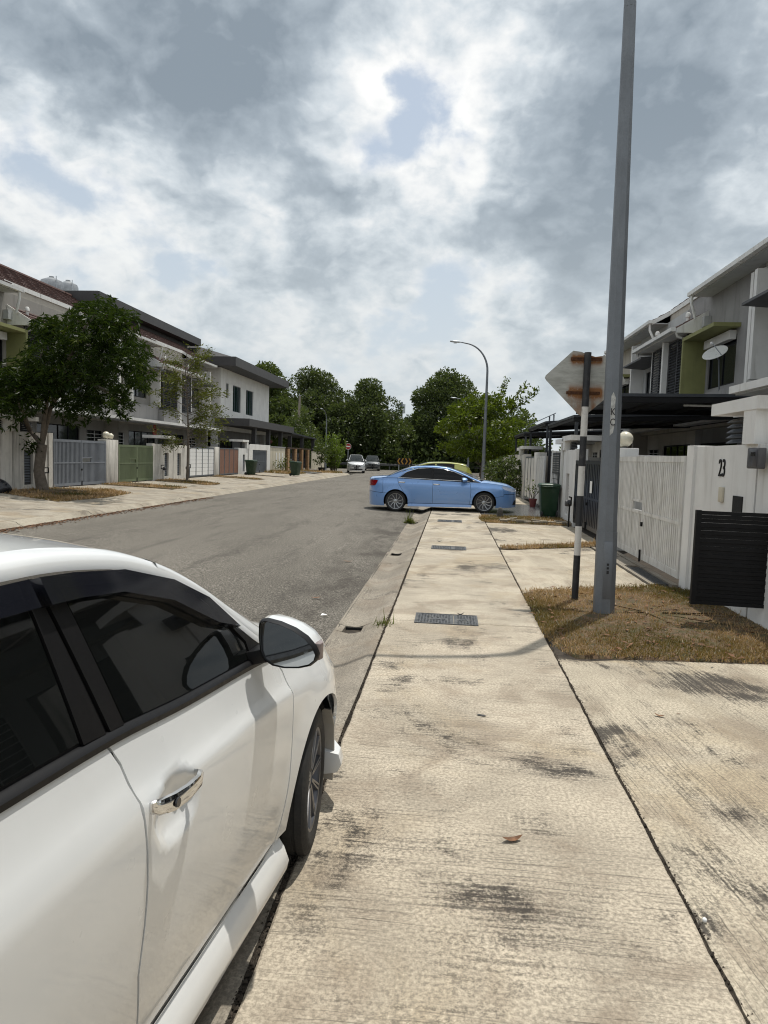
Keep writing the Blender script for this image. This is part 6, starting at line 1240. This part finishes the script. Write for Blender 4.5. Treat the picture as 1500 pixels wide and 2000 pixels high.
# fence of the corner house
Yl = lambda px, py=925: float(PX(px, py, XGL)[1])
t = thing('front_wall', 'plain white wall with a slate side gate right of the first left bin', 'wall', (XGL, 48, .2)); a, b, c_, d_ = 47.0, Yl(493), Yl(521), Yl(527)
m = MB(); m.box(XGL-.22, XGL, a, b, -.1, 2.2); m.box(XGL-.22, XGL, c_, d_, -.1, 2.25); m.box(XGL-.22, XGL, b, c_, 1.85, 2.25); m.build('wall', MAT['white'], t)
LG = Lot(-1, b, 1, 2.5, .2); slat_gate(LG, 'slate grey slatted gate set in a plain white wall', .02, c_-b-.02, .22, 1.82, 'gate_dgrey', v=.05, n=9, mid=.5, letter=False, infill='gate_dgrey')
t = thing('front_wall', 'cream panelled front wall beside the brick piers', 'wall', (XGL, 53, .2)); m = MB(); m.box(XGL-.22, XGL, d_+.02, Yl(556), -.1, 2.1); m.build('wall', MAT['cream'], t); m = MB(); m.box(XGL-.26, XGL+.04, d_+.02, Yl(556), 2.1, 2.2); m.build('coping', MAT['grey_wall'], t)
for k in range(3): y = Yl(538)+k*1.0; box('panel_strip', MAT['white_trim'], t, XGL+.001, XGL+.02, y, y+.25, .5, 1.7)
t = thing('pier_fence', 'fence of tan brick piers and dark timber posts with glass between', 'fence', (XGL, 58, .2)); ya, yb_ = Yl(560), Yl(606)
for k in range(4):
    y = ya+(yb_-ya)*k/3.6+.2; m = MB()
    pr = bpy.data.objects.new('pier', None); COL.objects.link(pr); pr.parent = t
    for j in range(14): m = MB(); o_ = .02*(j % 2); m.box(XGL-.25, XGL+.05, y+o_, y+.5+o_, .05+j*.145, .05+j*.145+.135); m.build('brick', MAT['brick'], pr)
    box('timber_post', MAT['timber'], t, XGL-.2, XGL, y+.65, y+.95, 0, 2.1)
box('top_rail', MAT['timber'], t, XGL-.2, XGL+.02, ya, yb_, 2.1, 2.2); box('glass_infill', MAT['house_glass'], t, XGL-.12, XGL-.1, ya, yb_, .3, 2.0)
panel_gate(Lot(-1, yb_, 1, 2.5, .2), 'pale cream gate at the end of the left row beside the bushes', .2, Yl(632)-yb_, .2, 1.95, 'cream', 'cream', 4)
p = G(490, 929, .12); wheelie_bin('green wheelie bin in front of the white canopy wall on the left', p[0], p[1], .15, rad(80), 'bin2')
p = G(577, 929.5, .1); wheelie_bin('green wheelie bin in front of the brick piers on the left', p[0], p[1], .1, rad(70), 'bin2')
# ------------------------------------------------------------------ trees and plants
def leaves(name, mat, parent, C, D, size, aspect=.35, tint=None, droop=0.0, fold=False):
    """C leaf bases, D unit directions; one rhombic leaf each"""
    n = len(C); D = D/np.linalg.norm(D, axis=1)[:, None]; D[:, 2] -= droop; D = D/np.linalg.norm(D, axis=1)[:, None]
    r = RNG.normal(size=(n, 3)); r[:, 2] *= .6; S = np.cross(D, r); S /= np.linalg.norm(S, axis=1)[:, None]+1e-9
    L = (size*RNG.uniform(.6, 1.35, n))[:, None]; W_ = L*aspect*.5
    V = np.stack([C, C+D*L*.5+S*W_, C+D*L, C+D*L*.5-S*W_], 1).reshape(-1, 3)
    t = np.repeat(np.clip(RNG.normal(.42, .22, n) if tint is None else tint, 0, 1), 4)
    o = npmesh(name, V, np.arange(4*n).reshape(n, 4), t, mat, parent); o['kind'] = 'stuff'; return o
def crown_points(clumps, per, shell=.55):
    """points spread through clump balls, denser towards their surface"""
    Cs, Ds, T = [], [], []
    for (c, r, sq) in clumps:
        k = max(4, int(per*r*r)); d = RNG.normal(size=(k, 3)); d /= np.linalg.norm(d, axis=1)[:, None]; rr = r*(shell+(1-shell)*RNG.uniform(0, 1, k))**.6
        p = d*rr[:, None]; p[:, 2] *= sq; Cs.append(np.array(c)+p); Ds.append(d*np.array([1, 1, .7])+RNG.normal(0, .45, (k, 3))); T.append(np.full(k, RNG.normal(0, .10)))
    return np.concatenate(Cs), np.concatenate(Ds), np.concatenate(T)
def limb(mb, a, b, r0, r1, wig=.06, n=6):
    a, b = Vector(a), Vector(b); pts = []
    for i in range(n+1):
        p = a.lerp(b, i/n); k = (b-a).length*wig*math.sin(math.pi*i/n); pts.append(p+Vector((random.uniform(-k, k), random.uniform(-k, k), random.uniform(-k, k)*.4)))
    mb.tube(pts, list(np.linspace(r0, r1, n+1)), 7)
def tree(label, base, H, spread, clumps_n, leaf, per, mat, bark='bark', trunk_r=.2, fork=.35, seed=0, group='trees beyond the junction', squash=.8, low=.25, aspect=.5, droop=.1, crad=(.14, .26), top=1.0, offx=0, name='tree', cat='tree'):
    random.seed(seed); b = Vector(base); t = thing(name, label, cat, tuple(b), group); cl = []
    for i in range(clumps_n):
        a = random.uniform(0, 2*math.pi); f = random.uniform(0, 1)**.55; hh = random.uniform(low, 1.0); env = math.sin(math.pi*min(1, max(.0, (hh-low)/(1.0-low)*.80+.17)))**.75
        c = b+Vector((math.cos(a)*spread*f*env+offx*hh, math.sin(a)*spread*f*env, H*hh*top*.94)); r_ = H*random.uniform(*crad)*(.75+.4*env)*.62; cl.append((tuple(c), r_, squash))
    m = MB(); ft = b+Vector((random.uniform(-.1, .1), random.uniform(-.1, .1), H*fork)); limb(m, b-Vector((0, 0, .3)), ft, trunk_r, trunk_r*.7, .04)
    for c in random.sample(cl, min(len(cl), 11)): limb(m, ft-Vector((0, 0, random.uniform(0, H*.08))), c[0], trunk_r*.42, trunk_r*.1, .08)
    m.build('trunk', MAT[bark], t, smooth=70)
    C, D, T = crown_points(cl, per); leaves('crown', MAT[mat], t, C, D, leaf, aspect, np.clip(.42+T+RNG.normal(0, .2, len(C)), 0, 1), droop); return t
# mango tree: rosettes of long drooping leaves on forking limbs
random.seed(11); mb_ = G(76, 962, .12); mb_ = Vector((mb_[0]+.15, mb_[1], .05)); MY = mb_.y
t = thing('mango_tree', 'broad dark mango tree with forking trunk in front of the grey gate', 'tree', tuple(mb_)); m = MB()
def mp(px, py, dy=0.0): q = PY(px, py, MY+dy); return Vector((q[0], q[1], q[2]))
f1 = mp(82, 868); m.tube([mb_-Vector((0, 0, .2)), mb_+Vector((0, 0, .05)), mp(76, 920), f1], [.26, .20, .165, .16], 12)
LIM = [[f1, mp(58, 840, .3), mp(30, 805, .6), mp(5, 780, .8)], [f1, mp(86, 820, -.1), mp(92, 790, -.2), mp(72, 715, -.4), mp(86, 680, -.5)], [f1, mp(95, 810, .1), mp(108, 770, .2), mp(140, 735, .4), mp(185, 690, .2)], [f1, mp(97, 800, .4), mp(118, 765, .6), mp(165, 738, .9), mp(225, 735, 1.0)], [mp(108, 770, .2), mp(135, 700, -.5), mp(165, 640, -.6), mp(190, 610, -.3)], [mp(58, 840, .3), mp(40, 795, -.6), mp(30, 760, -1.0)], [mp(140, 735, .4), mp(200, 760, -.4), mp(235, 785, -.6)]]
for l in LIM: m.tube(l, list(np.linspace(.085, .025, len(l))), 8)
m.build('trunk', MAT['bark'], t, smooth=70)
ENV = [(30, 760, 45), (8, 755, 45), (60, 775, 40), (95, 735, 42), (40, 735, 40), (105, 665, 40), (85, 700, 40), (150, 680, 50), (190, 640, 48), (200, 608, 30), (235, 665, 42), (185, 705, 50), (235, 715, 42), (265, 690, 30), (150, 740, 45), (205, 765, 40), (235, 785, 26), (180, 790, 30), (20, 800, 30), (270, 735, 24), (120, 640, 26), (245, 630, 24), (-25, 770, 40), (75, 640, 22), (135, 800, 24), (60, 745, 40), (215, 640, 34), (160, 610, 20), (115, 760, 34)]
cl = []
for (x, y, r) in ENV:
    for dy in (-1.0, .0, 1.0): q = mp(x+random.uniform(-10, 10), y+random.uniform(-8, 8), dy+random.uniform(-.5, .5)); cl.append((q, r/57*(.95 if dy else 1.1)))
CC, DD, TT = [], [], []
for c, r in cl:
    for k in range(int(46*r*r)+8):
        d = Vector((random.gauss(0, 1), random.gauss(0, 1), random.gauss(0, 1))).normalized(); p = c+d*r*random.uniform(.45, 1.02); ax = (d+Vector((0, 0, .7))).normalized(); tt = random.gauss(.36, .2)+(.35 if random.random() < .06 else 0)
        for j in range(12):
            a = j*2.4; u = ax.orthogonal().normalized(); v_ = ax.cross(u); q = (u*math.cos(a)+v_*math.sin(a))*random.uniform(.7, 1)+ax*random.uniform(-.1, .75); CC.append(p); DD.append(q); TT.append(tt+random.gauss(0, .08))
leaves('crown', MAT['lf_mango'], t, np.array(CC), np.array(DD), .19, .22, np.clip(np.array(TT), 0, 1), .35)
q = mp(62, 865, -.2); CC = np.array([tuple(q+Vector((random.gauss(0, .12), random.gauss(0, .1), random.gauss(-.05, .14)))) for _ in range(90)]); leaves('low_shoot', MAT['lf_mango'], t, CC, RNG.normal(size=(90, 3)), .2, .28, None, .7)
# slim young tree
random.seed(5); sb = G(365, 940, .15); SYv = sb[1]; t = thing('slim_tree', 'slim young tree with sparse olive leaves in front of the white board gate', 'tree', (sb[0], sb[1], .1)); m = MB()
def sp2(px, py, dy=0.0): q = PY(px, py, SYv+dy); return Vector((q[0], q[1], q[2]))
m.tube([Vector((sb[0], sb[1], -.1)), sp2(367, 900), sp2(368, 850), sp2(366, 790), sp2(362, 730), sp2(366, 672)], [.075, .06, .05, .035, .022, .008], 8); CC, DD = [], []
for k in range(56):
    y0 = random.uniform(700, 870); side = random.choice((-1, 1)); L = (78 if y0 > 740 else 50)*random.uniform(.35, 1.05); a = sp2(366, y0+random.uniform(0, 16)); e = sp2(366+side*L, y0-random.uniform(-14, 42)-(0 if y0 < 800 else -random.uniform(0, 20)), random.uniform(-1.2, 1.2)); mid = a.lerp(e, .5)+Vector((0, 0, .15)); m.tube([a, mid, e], [.018, .011, .004], 5)
    for j in range(95):
        f = random.uniform(.25, 1.05); p = (a.lerp(mid, f*2) if f < .5 else mid.lerp(e, f*2-1)); CC.append(p+Vector((random.gauss(0, .10), random.gauss(0, .12), random.gauss(0, .09)))); DD.append((e-a).normalized()+Vector((random.gauss(0, .7), random.gauss(0, .7), random.gauss(0, .6))))
for j in range(60): p = sp2(366+random.gauss(0, 4), random.uniform(668, 760)); CC.append(p+Vector((0, random.gauss(0, .1), 0))); DD.append(Vector((random.gauss(0, 1), random.gauss(0, 1), .5)))
m.build('trunk', MAT['bark'], t, smooth=70); leaves('crown', MAT['lf_slim'], t, np.array(CC), np.array(DD), .15, .28, None, .25)
# trees beyond the junction, each with its own crown
def far(label, px, ytop, Y, w_px, seed, mat='lf_far', n=60, leaf=.36, per=165, low=.12, **kw):
    v = PY(px, 900, Y); top_ = PY(px, ytop, Y); H = top_[2]+.4; sp_ = w_px/2/F_PX*Y
    return tree(label, (v[0], Y, -.4), H, sp_, n, leaf, per, mat, seed=seed, low=low, trunk_r=.22, **kw)
far('tall dark tree farthest left, peeping over the corner house roof', 517, 713, 92, 70, 21, 'lf_far2', 40)
far('broad rounded dark tree right of the corner house', 608, 722, 98, 130, 22, 'lf_far', 75)
far('pointed dark tree in the middle left of the mast', 712, 741, 96, 110, 23, 'lf_far', 70)
far('big rounded dark tree right of the mast', 872, 725, 100, 130, 24, 'lf_far', 80)
far('lower dark tree filling the gap under the mast', 775, 818, 94, 90, 25, 'lf_far2', 40)
far('dark tree low behind the corner house awning', 560, 775, 90, 90, 26, 'lf_far2', 40, low=.05)
far('dense dark tree behind the silver people carrier', 665, 790, 93, 80, 27, 'lf_far', 50, low=.03)
far('dense dark tree behind the arrow board', 815, 790, 97, 90, 28, 'lf_far', 50, low=.03)
far('dark tree low behind the bright green tree', 930, 800, 92, 110, 29, 'lf_far', 50, low=.03)
far('thin dark tree between the corner house and the junction', 590, 800, 84, 60, 30, 'lf_far2', 30, low=.05)
far('background tree rising behind the right hand roofs', 1015, 800, 80, 110, 31, 'lf_far2', 40, low=.05)
far('background tree behind the far right gate', 985, 835, 72, 60, 37, 'lf_far2', 30, low=.03)
far('medium dark tree filling the gap left of the pointed tree', 660, 768, 103, 90, 33, 'lf_far2', 45, low=.05)
far('medium dark tree between the mast and the big rounded tree', 822, 800, 104, 80, 34, 'lf_far', 40, low=.05)
far('medium dark tree on the left shoulder of the pointed tree', 745, 790, 102, 80, 35, 'lf_far2', 40, low=.05)
far('wide dark tree behind the far street lamp', 945, 775, 101, 110, 36, 'lf_far', 50, low=.05)
# undergrowth along the far side of the junction: one dark mass
Cs = np.column_stack([RNG.uniform(-34, 16, 9000), RNG.uniform(91, 97, 9000), np.abs(RNG.normal(0, 1, 9000))*1.6-.3]); lv_ = leaves('undergrowth', MAT['lf_far'], None, Cs, RNG.normal(size=(9000, 3)), .6, .6, None, .1); tag(lv_, 'dark undergrowth along the far side of the junction', 'undergrowth', kind='stuff')
# bright green street tree on the right
t = tree('bright green street tree behind the far lamp pole', (2.05, 47.0, 0), 6.3, 3.0, 66, .26, 350, 'lf_lime', trunk_r=.13, fork=.25, seed=41, group='street trees', squash=.38, low=.30, aspect=.42, droop=.15, crad=(.10, .20), cat='tree'); m = MB(); random.seed(44)
CC = []
for a in ((1.2, 1.5, 7.2), (2.4, .5, 6.7), (3.0, 0, 6.3), (-2.4, .4, 5.0), (-3.2, -.3, 2.6)):
    e = Vector((2.35+a[0], 47+a[1], a[2])); s_ = Vector((2.35+a[0]*.3, 47, a[2]*.7)); limb(m, s_, e, .03, .01); CC += [tuple(s_.lerp(e, random.uniform(.2, 1.05))+Vector((random.gauss(0, .12), random.gauss(0, .12), random.gauss(0, .1)))) for _ in range(150)]
m.build('twigs', MAT['bark'], t); leaves('twig_leaves', MAT['lf_lime'], t, np.array(CC), RNG.normal(size=(len(CC), 3)), .26, .42, None, .1)
tree('round dark shrub behind the bonnet of the blue car', (2.6, 33.0, 0), 1.75, .75, 22, .12, 900, 'lf_far2', trunk_r=.05, fork=.2, seed=43, group='shrubs on the right verge', low=.2, crad=(.3, .45), name='shrub', cat='shrub')
# bushes at the left corner of the junction
p = G(650, 921, .05); random.seed(51); t = thing('bush', 'upright bright green bush at the left corner of the junction', 'bush', (p[0], p[1], 0)); m = MB(); CC, DD = [], []
for k in range(26):
    a = random.uniform(0, 6.28); L = random.uniform(2.0, 3.9); tilt = random.uniform(.08, .62); e = Vector((p[0]+math.cos(a)*L*tilt*.9, p[1]+math.sin(a)*L*tilt, L*math.cos(tilt*.9))); s_ = Vector((p[0]+random.uniform(-.3, .3), p[1]+random.uniform(-.3, .3), 0)); m.tube([s_, s_.lerp(e, .5)+Vector((0, 0, .1)), e], [.03, .02, .006], 5)
    for j in range(130): f = random.uniform(.2, 1.03); CC.append(s_.lerp(e, f)+Vector((random.gauss(0, .1), random.gauss(0, .1), random.gauss(0, .08)))); DD.append((e-s_).normalized()*.6+Vector((random.gauss(0, .8), random.gauss(0, .8), random.gauss(0, .6))))
m.build('stems', MAT['bark'], t); leaves('foliage', MAT['lf_bush'], t, np.array(CC), np.array(DD), .22, .4)
p = G(628, 921, .08); tree('dark shrub in a black pot beside the pale cream gate', (p[0], p[1], .25), 2.5, .7, 18, .2, 260, 'lf_far2', trunk_r=.05, fork=.35, seed=52, group='shrubs at the left corner', low=.3, crad=(.18, .3), name='potted_shrub', cat='shrub')
m = MB(); m.lathe([(.25, 0), (.36, .42), (.38, .42), (.33, .42), (.3, .35), (.001, .35)], 16, (p[0], p[1], .05)); tag(m.build('plant_pot', MAT['black_plastic'], None, smooth=40), 'black plant pot holding the dark shrub', 'pot')
p = G(515, 922, .1); tree('small reddish shrub against the cream wall', (-13.2, 53.8, .15), 1.3, .6, 10, .14, 300, 'lf_slim', trunk_r=.03, fork=.2, seed=53, group='shrubs along the left wall', low=.2, crad=(.25, .4), name='shrub', cat='shrub')
tree('leafy tree inside the corner house garden under the awning', (-18.5, 66, .1), 4.6, 1.6, 30, .25, 200, 'lf_bush', trunk_r=.08, fork=.35, seed=54, group='garden trees', low=.2)
tree('leafy garden tree beyond the awning end', (-16.5, 72, .1), 5.6, 1.6, 30, .25, 200, 'lf_far2', trunk_r=.08, fork=.35, seed=55, group='garden trees', low=.2)
# palm in a right-hand front garden
random.seed(61); pb = Vector((4.6, 38.5, 0)); t = thing('palm', 'small palm with arching fronds in front of the far terrace houses', 'palm', tuple(pb)); m = MB(); m.tube([pb, pb+Vector((.05, 0, 1.0)), pb+Vector((.0, 0, 1.9))], [.13, .11, .09], 9); m.build('trunk', MAT['bark_pale'], t, smooth=60); m = MB(); CC, DD = [], []
for k in range(15):
    a = k*2.4; el = random.uniform(.15, 1.2); L = random.uniform(1.6, 2.3); pts = []
    for i in range(7): f = i/6; pts.append(pb+Vector((math.cos(a)*math.cos(el)*L*f, math.sin(a)*math.cos(el)*L*f, 1.9+math.sin(el)*L*f-1.3*f*f*L*.5)))
    m.tube(pts, list(np.linspace(.022, .006, 7)), 5)
    for i in range(6):
        for j in range(7):
            f = j/7; p = pts[i].lerp(pts[i+1], f); d = (pts[i+1]-pts[i]).normalized(); s_ = d.cross(Vector((0, 0, 1))).normalized()
            for sd in (-1, 1): CC.append(tuple(p)); DD.append(tuple(s_*sd+d*.7+Vector((0, 0, -.15))))
m.build('frond_ribs', MAT['bark_pale'], t); leaves('fronds', MAT['lf_palm'], t, np.array(CC), np.array(DD), .42, .10, None, .15)
CC = RNG.normal((3.0, 25.6, .62), (.14, .1, .12), (46, 3)); leaves('plant_leaves', MAT['lf_far2'], bpy.data.objects['potted_plant'], CC, RNG.normal(size=(46, 3)), .11, .4)

# ------------------------------------------------------------------ far side of the junction
t = thing('guard_rail', 'dark corrugated guard rail along the far side of the junction', 'guard rail', (-8, 89.5, 0)); pr = [(0, .45), (-.05, .50), (-.05, .55), (0, .60), (-.05, .65), (-.05, .70), (0, .75), (.02, .75), (.02, .45)]
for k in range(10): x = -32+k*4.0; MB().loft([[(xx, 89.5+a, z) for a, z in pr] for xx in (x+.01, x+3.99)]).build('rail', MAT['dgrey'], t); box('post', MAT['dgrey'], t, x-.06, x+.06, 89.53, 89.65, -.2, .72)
p = PY(790, 898, 89.3); t = thing('arrow_board', 'black and yellow chevron board beside the guard rail', 'sign', (p[0], 89.3, 0)); z0, w_ = PY(790, 906, 89.3)[2]-.1, 1.0; box('board', MAT['black_metal'], t, p[0]-w_, p[0]+w_, 89.2, 89.24, z0, z0+.85)
for k, s_ in ((-.72, -1), (-.26, -1), (.26, 1), (.72, 1)):
    x = p[0]+k; m = MB(); m.extr([(x-s_*.20, z0+.04), (x-s_*.02, z0+.04), (x+s_*.20, z0+.425), (x-s_*.02, z0+.81), (x-s_*.20, z0+.81), (x+s_*.02, z0+.425)], 'y', 89.17, 89.195); m.build('chevron', MAT['yellow'], t)
for dx in (-.7, .7): box('post', MAT['galv_far'], t, p[0]+dx-.05, p[0]+dx+.05, 89.25, 89.33, -.2, z0+.7)
p = PY(680, 872, 76.0); t = thing('stop_sign', 'red octagonal sign with a white band above the silver people carrier', 'sign', (p[0], 76, 0)); R_ = .36; m = MB(); m.extr([(p[0]+R_*math.cos(rad(22.5+45*k)), p[2]+R_*math.sin(rad(22.5+45*k))) for k in range(8)], 'y', 75.98, 75.995); m.build('plate_border', MAT['paper'], t); R_ = .325; m = MB(); m.extr([(p[0]+R_*math.cos(rad(22.5+45*k)), p[2]+R_*math.sin(rad(22.5+45*k))) for k in range(8)], 'y', 75.97, 75.979); m.build('plate', MAT['red'], t); box('band', MAT['paper'], t, p[0]-.23, p[0]+.23, 75.962, 75.969, p[2]-.06, p[2]+.06); m = MB(); m.lathe([(.035, -.1), (.035, p[2]+.25)], 10, (p[0], 76.04, 0)); m.build('post', MAT['galv_far'], t)
p = PY(583, 825, 82.0); q = PY(584, 773, 82.0); t = thing('utility_pole', 'bare pale utility pole standing among the dark trees', 'pole', (p[0], 82, 0)); m = MB(); m.tube([(p[0]-.1, 82, -.3), (p[0], 82, p[2]), (q[0]+.12, 82, q[2])], [.17, .15, .12], 12); m.build('pole', MAT['bark_pale'], t, smooth=50); m = MB(); m.box(q[0]-.05, q[0]+.3, 81.9, 82.1, q[2], q[2]+.05); m.build('pole_cap', MAT['galv_far'], t)
p = PY(783, 850, 260); q = PY(784, 785, 260); t = thing('telecom_mast', 'distant telecom mast with panel antennas between the dark trees', 'mast', (p[0], 260, 0)); m = MB(); m.tube([(p[0], 260, -1), (p[0], 260, q[2])], [.7, .35], 10); m.build('pole', MAT['galv'], t)
for k in range(6): a = k*math.pi/3; x, y = p[0]+1.1*math.cos(a), 260+1.1*math.sin(a); box('antenna', MAT['galv_far'], t, x-.2, x+.2, y-.2, y+.2, q[2]-4.2, q[2]-.8); m = MB(); m.tube([(p[0], 260, q[2]-2.5), (x, y, q[2]-2.5)], .08, 6); m.build('bracket', MAT['galv'], t)
